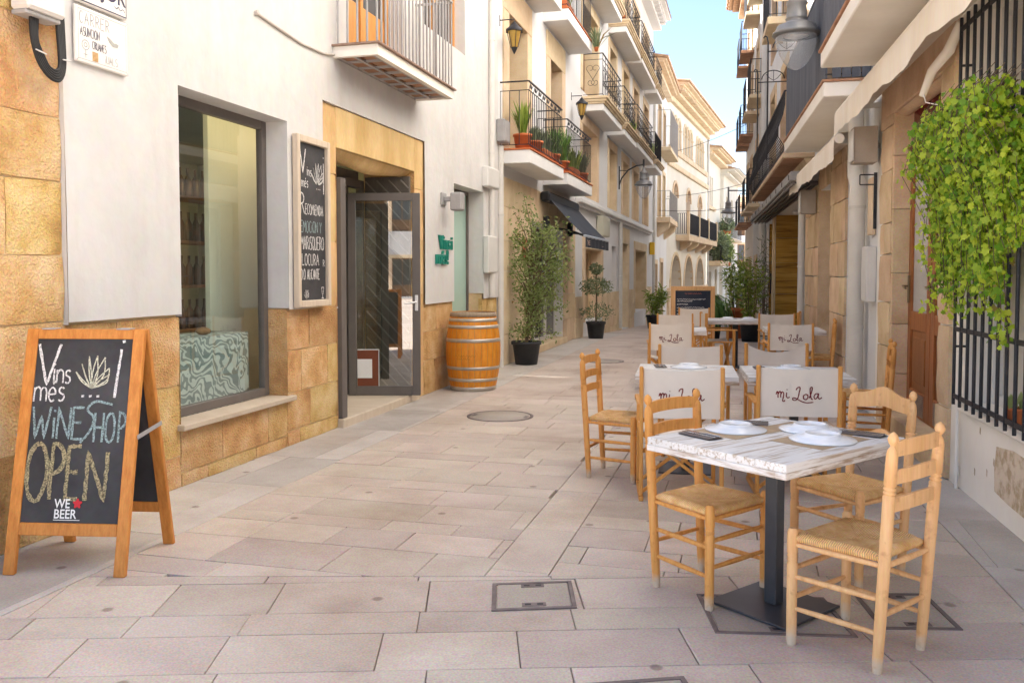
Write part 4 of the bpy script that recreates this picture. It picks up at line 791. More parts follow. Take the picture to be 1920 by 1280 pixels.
# wall chalkboard
t = thing('wall_chalkboard', 'tall narrow chalkboard with pale frame hung between shop window and door', 'chalkboard', FL(6.92, .03, 1.19))
U0, U1, Z0, Z1 = 6.62, 7.22, 1.20, 2.70
mb = MB()
for q in ((U0, U0 + .05, Z0, Z1), (U1 - .05, U1, Z0, Z1), (U0 + .05, U1 - .05, Z1 - .06, Z1), (U0 + .05, U1 - .05, Z0, Z0 + .06)): FL.box(mb, q[0], q[1], .03, .085, q[2], q[3], .006)
wpart('frame', mb, mat('pale_frame_wood', (.58, .47, .35), (.68, .57, .45), scale=5, stretch=(6, 6, .7), rough=.7), t)
mb = MB(); FL.box(mb, U0 + .06, U1 - .06, .03, .055, Z0 + .05, Z1 - .05); wpart('slate_panel', mb, SLATE, t)
fn = FL.txt(U0 + .088, Z0, .0565)
mb = MB(); strokes(mb, 'V', .0, 1.18, .21, .014, fn, .8); strokes(mb, 'ins', .12, 1.16, .085, .008, fn, .8); strokes(mb, 'més', .02, 1.055, .09, .008, fn, .7); wpart('chalk_lettering', mb, CHALK, t); mb = MB(); mb.ribbon([(.425, 1.02), (.425, 1.30)], .014, fn, 0, .2); mb.ribbon([(.42, 1.345), (.43, 1.355)], .014, fn); wpart('chalk_stroke', mb, CHALK, t); mb = MB()
for i in range(3): mb.ribbon([(.29 + i * .03, 1.055), (.30 + i * .03, 1.056)], .008, fn)
wpart('chalk_dots', mb, CHALK, t); mb = MB(); agave(mb, .31, 1.09, .2, .007, fn); wpart('chalk_drawing', mb, CHALK, t)
mb = MB(); strokes(mb, 'R', .0, .82, .18, .012, fn, .7); strokes(mb, 'ECOMiENDA', .085, .82, .09, .008, fn, .62, .08); wpart('chalk_lettering', mb, CHALK, t)
mb = MB(); strokes(mb, 'EMOCiON Y', .0, .66, .10, .009, fn, .68, .09); wpart('chalk_lettering', mb, CHALKT, t)
mb = MB(); strokes(mb, 'MARiSQUERO', .0, .51, .115, .009, fn, .55, .08); wpart('chalk_lettering', mb, CHALK, t)
mb = MB(); strokes(mb, 'LOCURA', .02, .37, .10, .009, fn, .75, .1); strokes(mb, 'R', .40, .36, .06, .007, fn); wpart('chalk_lettering', mb, CHALK, t)
mb = MB(); strokes(mb, 'D.O. ALiCANTE', .0, .245, .09, .008, fn, .52, .06); wpart('chalk_lettering', mb, CHALK, t)
mb = MB(); agave(mb, .09, .075, .08, .006, fn); mb.ribbon([(.37, .17), (.38, .11), (.40, .11), (.41, .17), (.37, .17)], .008, fn); mb.ribbon([(.39, .11), (.39, .075)], .008, fn); mb.ribbon([(.37, .072), (.41, .072)], .008, fn); wpart('chalk_drawing', mb, CHALK, t)
# green shop letters
t = thing('shop_sign', 'green raised shop lettering beside the narrow glass strip window', 'sign', FL(10.4, .02, 1.58))
wpart('lettering', font_mb('Vins i', .25, FL.txt(10.24, 1.81, .024), .03, .004, sx=.92), GREENS, t); wpart('lettering', font_mb('més!', .25, FL.txt(10.12, 1.62, .024), .03, .004, sx=.98), GREENS, t)
# small floodlight
t = thing('wall_lamp', 'small grey wall floodlight above the green shop lettering', 'lamp', FL(10.42, .02, 2.3))
mb = MB(); FL.box(mb, 10.33, 10.50, .022, .05, 2.37, 2.53, .008); FL.box(mb, 10.38, 10.45, .05, .15, 2.42, 2.48, .006); wpart('bracket', mb, GREYB, t); mb = MB(); FL.box(mb, 10.34, 10.50, .15, .30, 2.30, 2.53, .015); wpart('housing', mb, GREYB, t)
simple_box('meter_box', 'upper white meter box on the shop wall beside the white downpipe', 'meter box', FL, 12.12, 12.72, .02, .12, 2.78, 3.08, WHITEB)
simple_box('meter_box', 'tall lower white meter box with small window near the barrel', 'meter box', FL, 12.18, 12.62, .02, .11, 1.50, 2.06, WHITEB)
pipe(FL, 12.50, .06, 1.16, 11.3, .045, PIPEW, 'thin white downpipe at the far end of the wine shop wall', rings=(3.3, 5))
simple_box('junction_box', 'pale grey junction box at the joint between wine shop and balcony house', 'electrical box', FL, 12.86, 13.18, .03, .16, 3.55, 3.90, GREYB)
pipe(FL, 13.02, .05, 0, 3.5, .05, PIPEW, 'pale downpipe under the grey junction box left of the leafy potted tree', rings=(1.2, 2.4))
# ------------------------------------------------------------------ left: house with pot-plant balconies
def shell(name, parent, fr, u0, u1, z0, z1, holes, m, back=4.):
    mb = MB(); wall(mb, fr, u0, u1, z0, z1, 0., holes, back); return wpart(name, mb, m, parent)
B2 = thing('balcony_house', 'white house with two pot-plant balconies and sandstone shopfront', 'building', (-3.8, 16, 0))
o1 = [(13.63, 14.85), (16.72, 17.82)]
shell('wall', B2, FL, 12.985, 19.3, -.3, 9.2, [(a, b, 3.46, 5.74, .4) for a, b in o1] + [(a, b, 6.55, 8.8, .4) for a, b in o1] + [(15.1, 18.05, .12, 2.45, .3)], PLASTER2)
for a, b in o1:
    opening(B2, FL, a, b, 3.46, 5.74, .38, SHUT, 'door', (.32, .5)); opening(B2, FL, a, b, 6.55, 8.8, .38, SHUT, 'door', (.32, .45))
kb = dict(rough=.006, gap=.003, chip=.006)
masonry(B2, FL, 13.12, 15.1, 0, 3.05, .035, [.5, .55, .48], .7, PALEST, **kb); masonry(B2, FL, 18.05, 19.25, 0, 2.45, .035, [.5, .55, .48], .62, PALEST, **kb); masonry(B2, FL, 15.1, 19.25, 2.45, 3.05, .035, [.6], .9, PALEST, **kb)
f = opening(B2, FL, 15.1, 18.05, .14, 2.45, .2, WHITEB, 'window', None, mull=2, pane=PANE)
mb = MB(); FL.box(mb, 14.95, 18.2, -.2, .08, .0, .13, .01); wpart('shop_step', mb, PALEST, B2)
balcony(B2, FL, 13.15, 15.72, .5, 3.24, 3.45, 1.05, 'leaf', .12, WHITEP, BLACKM, capmat=TERRA, rad=.007, label='nearer balcony of two with terracotta pots')
balcony(B2, FL, 16.15, 18.78, .5, 3.20, 3.42, 1.0, 'leaf', .12, WHITEP, BLACKM, capmat=TERRA, rad=.007, label='second balcony above the charcoal awning')
balcony(B2, FL, 13.15, 15.5, .5, 6.28, 6.5, 1.0, 'bars', .12, WHITEP, BLACKM, capmat=TERRA); balcony(B2, FL, 16.12, 18.7, .5, 6.3, 6.52, 1.0, 'bars', .12, WHITEP, BLACKM, capmat=TERRA)
roof_eave(B2, FL, 12.99, 19.28, 9.35, .5, None, PLASTER2, tiles=False)
# ------------------------------------------------------------------ left: long house with moulded balconies
B3 = thing('moulded_balcony_house', 'long white house with moulded sandstone balconies beyond the charcoal awning', 'building', (-3.8, 27, -.3))
of = [(20.2, 22.3), (24.35, 25.6), (27.1, 28.4), (29.7, 31.1), (32.75, 34.3)]
gf = [(20.6, 23.0, .3, 2.1, .35), (27.05, 28.45, -.3, 2.45, .3), (30.4, 33.7, .1, 2.33, .45), (25.0, 25.9, .0, 2.3, .3)]
shell('wall', B3, FL, 19.3, 36.0, -.9, 11.6, [(a, b, 3.36, 5.05, .4) for a, b in of] + [(a, b, 5.85, 7.9, .4) for a, b in of] + [(a, b, 8.85, 10.6, .4) for a, b in of] + gf, PLASTER2)
for a, b in of:
    opening(B3, FL, a, b, 3.36, 5.05, .38, BRNST, 'door', (.24, .26), PALEST, 0, mat('pale_blind', (.42, .28, .16), (.52, .37, .23), scale=3, rough=.8), panels=False); opening(B3, FL, a, b, 5.85, 7.9, .38, SHUT, 'door', (.2, .26)); opening(B3, FL, a, b, 8.85, 10.6, .38, SHUT, 'door', (.2, .26))
opening(B3, FL, 20.6, 23.0, .3, 2.1, .33, BRNST, 'window', (.3, .4), PALEST, 0, mat('shop_blind', (.40, .27, .15), (.5, .36, .22), scale=3, rough=.6)); opening(B3, FL, 30.4, 33.7, .1, 2.33, .43, BRNST, 'window', (.3, .3), PALEST, 0, mat('shop_blind2', (.36, .25, .15), (.48, .36, .24), scale=1, rough=.3))
opening(B3, FL, 27.05, 28.45, -.3, 2.45, .28, PALEBLUE, 'door', (.3, .5), PALEST, 0, PALEBLUE); opening(B3, FL, 25.0, 25.9, 0, 2.3, .28, BRNST, 'door', None, PALEST, 0, BRNST)
mb = MB(); FL.box(mb, 19.35, 35.0, .0, .16, 3.12, 3.24, .02); FL.box(mb, 19.35, 35.0, .0, .08, 3.05, 3.12); wpart('ledge', mb, WHITEP, B3)
for a, b in ((19.35, 20.3), (23.3, 26.7), (28.8, 30.1), (34.0, 35.9)): masonry(B3, FL, a, b, -.6, .95, .03, [.55, .5, .5], .9, PALEST, **kb)
for (a, b, z, st) in ((20.3, 23.4, 5.36, 'scroll'), (24.0, 26.6, 5.36, 'scroll'), (27.0, 31.6, 5.42, 'scroll'), (32.4, 34.9, 5.42, 'bars'), (20.2, 23.3, 8.25, 'scroll'), (24.2, 27.6, 8.25, 'scroll'), (28.0, 32.2, 8.28, 'scroll'), (32.8, 35.0, 8.28, 'scroll')):
    balcony(B3, FL, a, b, .5, z, z + .16, 1.02, st, .14, WHITEP, BLACKM, mould=PALEST)
roof_eave(B3, FL, 19.32, 35.9, 11.9, .75, .5, PLASTER2, tiles=False)
B4 = thing('narrow_house', 'narrow white house with caged balconies before the arched building', 'building', (-3.8, 39, -.7))
o4 = [(38.3, 39.6), (40.6, 41.8)]
shell('wall', B4, FL, 36.0, 42.85, -1.2, 10.2, [(a, b, 4.0, 6.1, .3) for a, b in o4] + [(a, b, 7.0, 9.0, .3) for a, b in o4] + [(37.2, 38.2, -.7, 1.9, .3), (39.6, 40.9, -.7, 2.0, .3)], PLASTER2)
for a, b in o4: opening(B4, FL, a, b, 4.0, 6.1, .28, SHUT, 'door', (.15, .2)); opening(B4, FL, a, b, 7.0, 9.0, .28, SHUT, 'door', (.15, .2))
opening(B4, FL, 37.2, 38.2, -.7, 1.9, .28, PALEBLUE, 'door', (.15, .2)); opening(B4, FL, 39.6, 40.9, -.7, 2.0, .28, BLACKM, 'door', (.15, .2))
balcony(B4, FL, 37.9, 42.2, .6, 3.72, 3.95, 1.15, 'bars', .16, PALEST, GREYB); balcony(B4, FL, 37.9, 42.2, .6, 6.85, 7.0, 1.6, 'bars', .16, PALEST, GREYB)
mb = MB()
for u in (38.4, 41.6): mb.prism([(0, 3.72), (.55, 3.72), (.5, 3.5), (.2, 3.25), (0, 3.1)], lambda x, y, d, u=u: FL(u - .3 + d, x, y), 0, .6)
wpart('corbel', mb, PALEST, B4); roof_eave(B4, FL, 36.02, 42.8, 10.3, .6, None, PALEST, tiles=True, tstep=.3)
pipe(FL, 36.1, .08, -.7, 10, .06, PIPEW, 'far white downpipe with a yellow box beside the caged balconies', rings=(2.2,))
simple_box('yellow_box', 'small yellow box on the white wall far along the left side', 'utility box', FL, 34.95, 35.35, .03, .2, 2.25, 2.75, YELLOW)
# ------------------------------------------------------------------ left: arcaded building
AR = thing('arcade_building', 'sunlit cream building with arched arcade, triple arched windows and bracketed cornice', 'building', FA(6.8, 0, -1))
def arch_pts(uc, w, zs, zt, n=12): return [(uc + w * math.cos(math.pi * i / n), zs + (zt - zs) * math.sin(math.pi * i / n)) for i in range(n + 1)]
AW, AZ = 13.7, 10.25
ground_a = [(2.6, 1.55, .75, 2.45), (6.7, 1.5, .75, 2.45), (10.85, 1.5, .75, 2.42)]
mid_a = [(2.35, .72, 5.45, 6.15), (6.55, .72, 5.45, 6.15), (10.75, .72, 5.45, 6.15)]
top_a = [(g0 + k * .98, .38, 9.05, 9.5) for g0 in (1.35, 5.2, 9.55) for k in range(3)]
hz = [(c - w, c + w, -1.2 if w > 1 else (4.0 if w > .5 else 7.9), zt, .5 if w > 1 else .3) for c, w, zs, zt in ground_a + mid_a + top_a]
mb = MB(); wall(mb, FA, 0, AW, -1.6, AZ, 0, hz, 4.)
for (c, w, zs, zt), h in zip(ground_a + mid_a + top_a, hz):     # spandrels turn each opening into an arch
    p = arch_pts(c, w, zs, zt); n = len(p) // 2
    right = [(c + w, zt)] + p[:n + 1]; left = p[n:] + [(c - w, zt)]
    for q in (right, left): mb.prism(q, lambda x, y, d: FA(x, d, y), -h[4], 0.)
wpart('wall', mb, YCREAM, AR)
for (c, w, zs, zt), h in zip(ground_a + mid_a + top_a, hz):
    p = arch_pts(c, w, zs, zt, 16); o_ = [(c + (x - c) * (1 + .16 / w), zs + (y - zs) * (1 + .16 / max(.3, zt - zs))) for x, y in p]; rg = MB()
    for i in range(16): rg.prism([p[i], o_[i], o_[i + 1], p[i + 1]], lambda x, y, d: FA(x, d, y), -.1, .05)
    ao = wpart('arch', rg, PALEST, AR); mb = MB(); big = w > 1
    FA.box(mb, c - w, c + w, -h[4] - .05, -h[4] + .02, h[2], zt); wpart('shutter' if not big else 'shop_shutter', mb, mat('arch_brown_blind', (.36, .25, .16), (.45, .33, .22), scale=2, rough=.8) if big else WOODO if w > .5 else BRNST, ao)  # plain brown blind fills each ground-floor arch
    if not big and w < .5:
        for k in (-1, 1): mb = MB(); mb.lathe(FA(c + k * .47, .0, 7.95), FA(c + k * .47, .0, 9.05), [(0, .1), (.06, .1), (.08, .07), (.9, .06), (.93, .1), (1, .11)], 10); wpart('column', mb, PALEST, ao)
mb = MB(); FA.box(mb, .4, 13.4, 0, .12, 7.62, 7.9, .02); wpart('sill_band', mb, PALEST, AR)
mb = MB(); FA.box(mb, 0, AW, 0, .14, 6.85, 7.12, .03); wpart('string_course', mb, PALEST, AR)
mb = MB(); FA.box(mb, .3, 13.5, 0, .18, .52, .75, .02)
for c in (.6, 4.65, 8.75, 12.9): FA.box(mb, c - .35, c + .35, 0, .12, -1.2, .52, .02)
wpart('arcade_pier', mb, PALEST, AR)
balcony(AR, FA, 2.6, 13.6, .7, 3.2, 3.5, 1.12, 'bars', .11, PALEST, BLACKM, rad=.02)
for u in (4.0, 6.5, 9.3, 12): mb = MB(); mb.prism([(0, 3.2), (.62, 3.2), (.55, 3.02), (.25, 2.8), (0, 2.7)], lambda x, y, d, u=u: FA(u - .2 + d, x, y), 0, .4); wpart('corbel', mb, PALEST, AR)
for u in (2.63, 6.2, 9.9, 13.57): mb = MB(); FA.box(mb, u - .1, u + .1, .58, .72, 3.5, 4.75, .01); wpart('balcony_pier', mb, PALEST, AR)
roof_eave(AR, FA, 0, AW, 10.75, 1.1, .42, PALEST, tiles=True, tstep=.34)
mb = MB(); FA.box(mb, 0, AW, -.02, .2, 10.05, 10.3, .02); wpart('frieze', mb, PALEST, AR)
pipe(FA, 13.75, .08, -1.2, 10.2, .08, PIPEW, 'tall white downpipe at the far corner of the arched building', rings=(4,))
# ------------------------------------------------------------------ buildings at the far bend
A2 = thing('far_cream_house', 'cream house with tiled eave and triple slit window past the arched building', 'building', FA(18, 0, -1.5))
h2 = [(15.2 + i * .9, 15.75 + i * .9, 6.0, 8.0, .25) for i in range(3)] + [(15.3, 17.2, 3.3, 4.9, .3), (15.0, 17.3, -1.6, 1.6, .5), (19.0, 20.3, -1.4, 1.8, .3)]
mb = MB(); wall(mb, FA, 13.9, 21.5, -2.2, 9.3, -.15, h2, 4.); wpart('wall', mb, YCREAM, A2)
for h in h2: mb = MB(); FA.box(mb, h[0], h[1], -.15 - h[4] - .05, -.15 - h[4] + .03, h[2], h[3]); wpart('window', mb, DARKIN if h[2] < -1.5 else PALEST, A2)
mb = MB(); FA.box(mb, 14.9, 18.2, -.15, .02, 5.75, 5.98, .02); wpart('window_sill', mb, PALEST, A2); roof_eave(A2, FA, 13.95, 21.5, 9.5, .9, None, PALEST, True, .4)
balcony(A2, FA, 14.6, 20.8, .8, 2.0, 2.3, 1.0, 'bars', .16, PALEST, BLACKM)
A3 = thing('far_corner_house', 'far cream corner house with stepped cornices at the street bend', 'building', FA(26, 0, -1.8))
h3 = [(23, 24.4, 4.5, 7.2, .3), (26, 27.4, 4.5, 7.2, .3), (23, 24.4, -1.5, 1.6, .3), (25.6, 27.4, -1.5, 1.8, .3)]
mb = MB(); wall(mb, FA, 21.5, 31, -2.6, 8.7, .1, h3, 4.); wpart('wall', mb, YCREAM, A3)
for h in h3: mb = MB(); FA.box(mb, h[0], h[1], .1 - h[4] - .05, .1 - h[4] + .03, h[2], h[3]); wpart('window', mb, PALEST, A3)
roof_eave(A3, FA, 21.6, 31, 9.0, 1.2, None, YCREAM, False); mb = MB(); FA.box(mb, 22, 31, -3, -.4, 9.0, 10.8); wpart('attic', mb, YCREAM, A3)
balcony(A3, FA, 22.3, 29.5, .6, 3.9, 4.1, 1.1, 'bars', .2, PALEST, BLACKM)
FE = Fr((-2, 92, 0), R(-90 + 8), 'L')
E1 = thing('closing_house', 'white far house closing the view at the end of the street', 'building', FE(6, 0, -2.6))
h4 = [(u, u + 1.3, z, z + 2.3, .3) for u in (.6, 3.4, 6.2, 9.0, 12) for z in (-2.5, 2.2, 5.4)]
mb = MB(); wall(mb, FE, -6, 16, -3.2, 8.4, 0, h4, 4.); wpart('wall', mb, PLASTER2, E1)
for h in h4: opening(E1, FE, h[0], h[1], h[2], h[3], .28, SHUT, 'door', (.2, .2))
for u in (3.0, 5.8): balcony(E1, FE, u, u + 2.1, .5, 1.95, 2.15, 1.0, 'bars', .2, PALEST, BLACKM)
roof_eave(E1, FE, -6, 16, 8.6, .6, None, PALEST, False)
t = thing('teal_awning', 'small teal shop awning at the far end of the street', 'awning', FE(5, 0, 0)); mb = MB(); mb.add([FE(3.8, .03, 1.2), FE(6.8, .03, 1.2), FE(6.8, 1.3, .5), FE(3.8, 1.3, .5), FE(3.8, 1.3, .2), FE(6.8, 1.3, .2)], [(0, 1, 2, 3), (3, 2, 5, 4), (0, 3, 4), (1, 5, 2)]); wpart('cloth', mb, TEAL, t); mb = MB(); mb.bar(FE(3.8, .03, .6), FE(3.8, 1.28, .45), .04, .04); mb.bar(FE(6.8, .03, .6), FE(6.8, 1.28, .45), .04, .04); wpart('arm', mb, BLACKM, t)
mb = MB(); mb.grid(lambda a, b: Vector((-60 + 150 * a, 190 + 30 * b, -4 + 20 * math.sin(math.pi * min(1, b)) * (1 + .2 * math.sin(a * 9)) )), 20, 6); struct('hill', mb, mat('hill_scrub', (.22, .22, .12), (.38, .34, .22), scale=.2, rough=1))

# ------------------------------------------------------------------ charcoal awning, lamps, lanterns on the left
t = thing('charcoal_awning', 'charcoal sloping awning with printed valance over the sandstone shopfront', 'awning', FL(17.2, .1, 2))
mb = MB(); FL.box(mb, 15.75, 18.75, .04, .22, 2.86, 3.04, .03); wpart('cassette', mb, BLACKM, t)
mb = MB(); mb.grid(lambda a, b: FL(15.9 + 2.75 * a, .14 + .72 * b, 2.98 - .77 * b - .03 * math.sin(math.pi * b)), 8, 6); wpart('cloth', mb, AWND, t)
mb = MB(); mb.bar(FL(15.88, .87, 2.20), FL(18.67, .87, 2.20), .05, .05, bev=.01); wpart('front_bar', mb, mat('aluminium', (.55, .6, .66), rough=.35, metal=.5), t)
mb = MB(); mb.grid(lambda a, b: FL(15.9 + 2.75 * a, .885 + .012 * math.sin(a * 40), 2.18 - .19 * b), 40, 2); v = wpart('valance', mb, AWND, t)
wpart('lettering', font_mb('TMEE', .13, FL.txt(16.0, 2.035, .902), 0, .002), mat('faded_print', (.42, .30, .25)), v); wpart('lettering', font_mb('-- ---', .1, FL.txt(17.7, 2.03, .902), 0, .002), MATS['faded_print'], v)
for u in (16.1, 18.4):
    mb = MB(); mb.tube([FL(u, .1, 2.38), FL(u + .35, .45, 2.34), FL(u, .86, 2.2)], .022, 8); wpart('folding_arm', mb, BLACKM, t)
    mb = MB(); FL.box(mb, u - .07, u + .07, .035, .14, 2.3, 2.6, .02); wpart('arm_bracket', mb, BLACKM, t)
def lamp_head(t, c, s=1., world=True):
    c = Vector(c); P = lambda pr, n=24: [(a, b * s) for a, b in pr]
    mb = MB(); mb.lathe(c, c + Vector((0, 0, .62 * s)), P([(0, .155), (.0, .20), (.03, .275), (.05, .29), (.09, .285), (.14, .25), (.22, .235), (.27, .15), (.30, .125), (.34, .125), (.36, .135), (.38, .125), (.62, .115), (.66, .13), (.70, .12), (.80, .06), (.95, .03), (1, .03)]), 28, False); wpart('lamp_shade', mb, LAMPM, t)
    mb = MB(); mb.lathe(c + Vector((0, 0, -.40 * s)), c, P([(0, .004), (.02, .04), (.1, .095), (.25, .145), (.5, .2), (.75, .235), (1, .25)]), 28, False); wpart('glass_bowl', mb, LGLASS, t)
    mb = MB(); mb.lathe(c + Vector((0, 0, .012 * s)), c + Vector((0, 0, .02 * s)), P([(0, .001), (0, .15), (1, .15)]), 24, False); wpart('reflector', mb, WHITEB, t)
t = thing('street_lamp', 'grey wall lamp on a curved arm with glass bowl, left side of the street', 'street lamp', FL(26.1, .05, 3.7))
lamp_head(t, FL(26.0, .80, 4.12), .95)
mb = MB(); mb.tube([FL(26.1, .05, 4.18), FL(26.1, .12, 4.38), FL(26.08, .32, 4.62), FL(26.04, .58, 4.74), FL(26.0, .82, 4.76)], .022, 8); mb.tube([FL(26.0, .80, 4.65), FL(26.0, .80, 4.92)], .03, 8); mb.tube([FL(26.1, .05, 4.05), FL(26.1, .05, 4.75)], .022, 8); mb.tube([FL(26.1, .05, 4.62), FL(26.08, .33, 4.6)], .012, 6); wpart('arm', mb, DARKM, t)
def lantern(u, z, label):
    t = thing('wall_lantern', label, 'lantern', FL(u, .03, z)); c = FL(u, .24, z)
    mb = MB(); mb.lathe(c, c + Vector((0, 0, .34)), [(0, .05), (.03, .06), (.72, .115), (.74, .12)], 6, False); wpart('glass', mb, mat('amber_lantern_glass', (.45, .27, .06), (.58, .38, .1), scale=6, rough=.25), t)
    mb = MB(); mb.lathe(c + Vector((0, 0, .245)), c + Vector((0, 0, .40)), [(0, .15), (.15, .15), (.55, .07), (.75, .05), (1, .012)], 6); mb.lathe(c + Vector((0, 0, -.10)), c, [(0, .008), (.4, .03), (1, .06)], 6)
    for k in range(6):
        a = k * math.pi / 3; mb.tube([c + Vector((.06 * math.cos(a), .06 * math.sin(a), 0)), c + Vector((.12 * math.cos(a), .12 * math.sin(a), .25))], .006, 4)
    wpart('lantern_frame', mb, BLACKM, t); mb = MB(); mb.tube([FL(u, .0, z + .44), FL(u, .24, z + .44), FL(u, .24, z + .38)], .009, 6); mb.tube([FL(u, 0, z + .35), FL(u, .0, z + .52)], .012, 6); wpart('bracket', mb, BLACKM, t)
lantern(13.15, 5.05, 'nearer amber wall lantern high on the balcony house'); lantern(18.9, 5.0, 'farther amber wall lantern high on the balcony house')
simple_box('meter_box', 'pale box under the ledge right of the charcoal awning', 'meter box', FL, 22.2, 23.3, .02, .2, 2.48, 3.0, mat('pale_box', (.55, .53, .42), rough=.6))
pipe(FL, 26.35, .07, -.2, 3.1, .06, PIPEW, 'grey downpipe beside the pale blue door on the left', rings=(1.4,))
mb = MB(); FL.box(mb, 14.4, 14.7, .045, .06, 1.72, 2.12); tagm('red_sign', mb, mat('red_sign', (.5, .06, .05), rough=.6), 'narrow red sign on sandstone wall behind the leafy potted tree', 'sign', loc=tuple(FL(14.55, .04, 1.72)))
# ------------------------------------------------------------------ right-hand side
G = FRt
R1 = thing('restaurant_building', 'cream-walled building at right with barred window and dark wooden door', 'building', G(-1, 0, 0))
H = [(-3.4, -.12, .62, 3.25, .22), (.59, 2.25, -.3, 3.0, .2), (-2.8, -1.4, 3.55, 5.9, .3), (.1, 1.5, 3.55, 5.9, .3), (-2.8, -1.4, 7, 9.2, .3), (.1, 1.5, 7, 9.2, .3)]
mb = MB(); wall(mb, G, -4.6, 3.0, -.3, 15.5, 0, H, 5.); wpart('wall', mb, CREAM, R1)
f = opening(R1, G, -3.4, -.12, .62, 3.25, .2, WHITEB, 'window', None, mull=3, pane=mat('pale_blind_cloth', (.60, .55, .48), (.66, .61, .54), scale=1.5, rough=.8))
mb = MB(); G.box(mb, -3.5, -.05, -.05, .045, .56, .615, .008); wpart('window_sill', mb, CREAM, R1)
gr = MB()
for z in (.66, 1.12, 2.12, 3.14): gr.bar(G(-3.45, .075, z), G(-.05, .075, z), .012, .03)
GRL = wpart('window_grille', gr, BLACKM, R1)
bm_ = MB(); bm_.tube([(0, 0, 0), (0, 0, 2.62)], .011, 6, False); me = bm_.mesh('grille_bar'); me.materials.append(BLACKM)
for i in range(23): inst('grille_bar', me, GRL, G(-.06 - i * .146, .075, .6))
mb = MB()
for z in (1.0, 2.2, 2.9): mb.bar(G(-.06, 0, z), G(-.06, .075, z), .015, .015)
wpart('grille_bracket', mb, BLACKM, GRL)
# peeling patch low on the wall
mb = MB(); poly = [(-1.25, .13), (-.93, .14), (-.70, .16), (-.69, .3), (-.72, .44), (-1.0, .47), (-1.3, .46), (-1.34, .3)]
mb.prism(poly, lambda x, y, d: G(x, d, y), .001, .004); wpart('peeled_patch', mb, mat('peeled_render', (.45, .34, .22), (.66, .56, .44), scale=9, contrast=(.42, .55), rough=.95, bump=.6, bscale=40), R1)
for i in range(4):
    u = rnd.uniform(-.75, -.05); z = rnd.uniform(.05, .5); mb = MB(); mb.prism([(u, z), (u + .015, z + .01), (u + .012, z + .05), (u - .004, z + .04)], lambda x, y, d: G(x, d, y), .001, .003); wpart('paint_chip', mb, MATS['peeled_render'], R1)
mb = MB(); mb.tube([G(.0, .03, .0), G(.0, .03, .6)], .013, 6); mb.tube([G(.0, .03, .10), G(.0, .03, .16)], .02, 6); wpart('cable_conduit', mb, CREAM, R1)
# stone doorway
kb = dict(rough=.012, gap=.003, chip=.012)
masonry(R1, G, .26, .59, 0, 3.05, .03, [.52, .6, .48], .4, BRNST, **kb); masonry(R1, G, 2.25, 2.78, 0, 3.05, .03, [.3, .5, .42, .46], .6, BRNST, **kb)
mb = MB(); G.box(mb, .26, 2.78, -.05, .03, 3.0, 3.4, .01); wpart('lintel', mb, BRNST, R1)
mb = MB(); mb.grid(lambda a, b: G(.59 + 1.66 * a, .02 - .2 * b, 3.0 - .06 * math.sin(math.pi * b) + .02), 10, 6); wpart('moulded_soffit', mb, BRNST, R1)
for a, b in ((0, .55), (.55, 1.02), (1.02, 1.5), (1.5, 2.1), (2.1, 2.6), (2.6, 3.0)):
    mb = MB(); mb.box((2.215, -.2, a + .003), (2.252, .02, b - .003), .006, G); wpart('reveal_stone', mb, BRNST, R1)
mb = MB(); G.box(mb, .59, 2.25, -.25, .06, -.02, .2, .01); wpart('door_step', mb, BRNST, R1)
def pdoor(u0, u1, z0, z1, d, label):
    mb = MB(); w = .13
    for q in ((u0, u0 + w, z0, z1), (u1 - w, u1, z0, z1), (u0 + w, u1 - w, z1 - w, z1), (u0 + w, u1 - w, z0, z0 + .24), (u0 + w, u1 - w, z0 + .78, z0 + .95)): G.box(mb, q[0], q[1], d - .05, d, q[2], q[3], .006)
    f = wpart('door_leaf', mb, WOODD, R1, label=label)
    mb = MB(); G.box(mb, u0 + w, u1 - w, d - .04, d - .02, z0 + .24, z0 + .78); G.box(mb, u0 + w + .05, u1 - w - .05, d - .035, d - .005, z0 + .30, z0 + .72, .02); wpart('panel', mb, mat('door_panel_wood', (.22, .075, .02), (.34, .13, .04), scale=5, stretch=(8, 8, .7), rough=.4), f)  # panels have their own red-brown wood tone
    mb = MB(); G.box(mb, u0 + w, u1 - w, d - .035, d - .02, z0 + .95, z1 - w); wpart('pane', mb, mat('door_curtain_glass', (.50, .50, .48), rough=.15, spec=.6), f)
    mb = MB()
    for i in range(12): G.box(mb, u0 + w + .04, u1 - w - .02, d, d + .006, z0 + .03 + i * .016, z0 + .04 + i * .016)
    wpart('vent_grille', mb, mat('vent_steel', (.35, .3, .26), rough=.4, metal=.6), f)
    mb = MB(); G.box(mb, u1 - w + .04, u1 - w + .10, d, d + .012, z0 + 1.02, z0 + 1.28, .02); mb.tube([G(u1 - w + .07, d, z0 + 1.18), G(u1 - w + .07, d + .06, z0 + 1.18), G(u1 - w - .06, d + .06, z0 + 1.16)], .009, 7); wpart('handle', mb, mat('old_brass', (.25, .2, .13), rough=.35, metal=.8), f)
pdoor(.60, 1.42, .2, 2.62, -.13, 'nearer panelled door leaf half hidden by ivy'); pdoor(1.425, 2.24, .2, 2.62, -.13, 'farther panelled door leaf with brass lever')
mb = MB(); G.box(mb, .60, 2.24, -.18, -.12, 2.62, 2.68); G.box(mb, .60, 2.24, -.17, -.15, 2.68, 3.0); wpart('transom', mb, mat('dark_red_transom', (.12, .008, .01), (.22, .02, .02), scale=3, rough=.2), R1)
balcony(R1, G, -4.5, 1.95, .72, 3.38, 3.52, 1.05, 'boards', .1, CREAM, BLACKM, capmat=BRICKT)
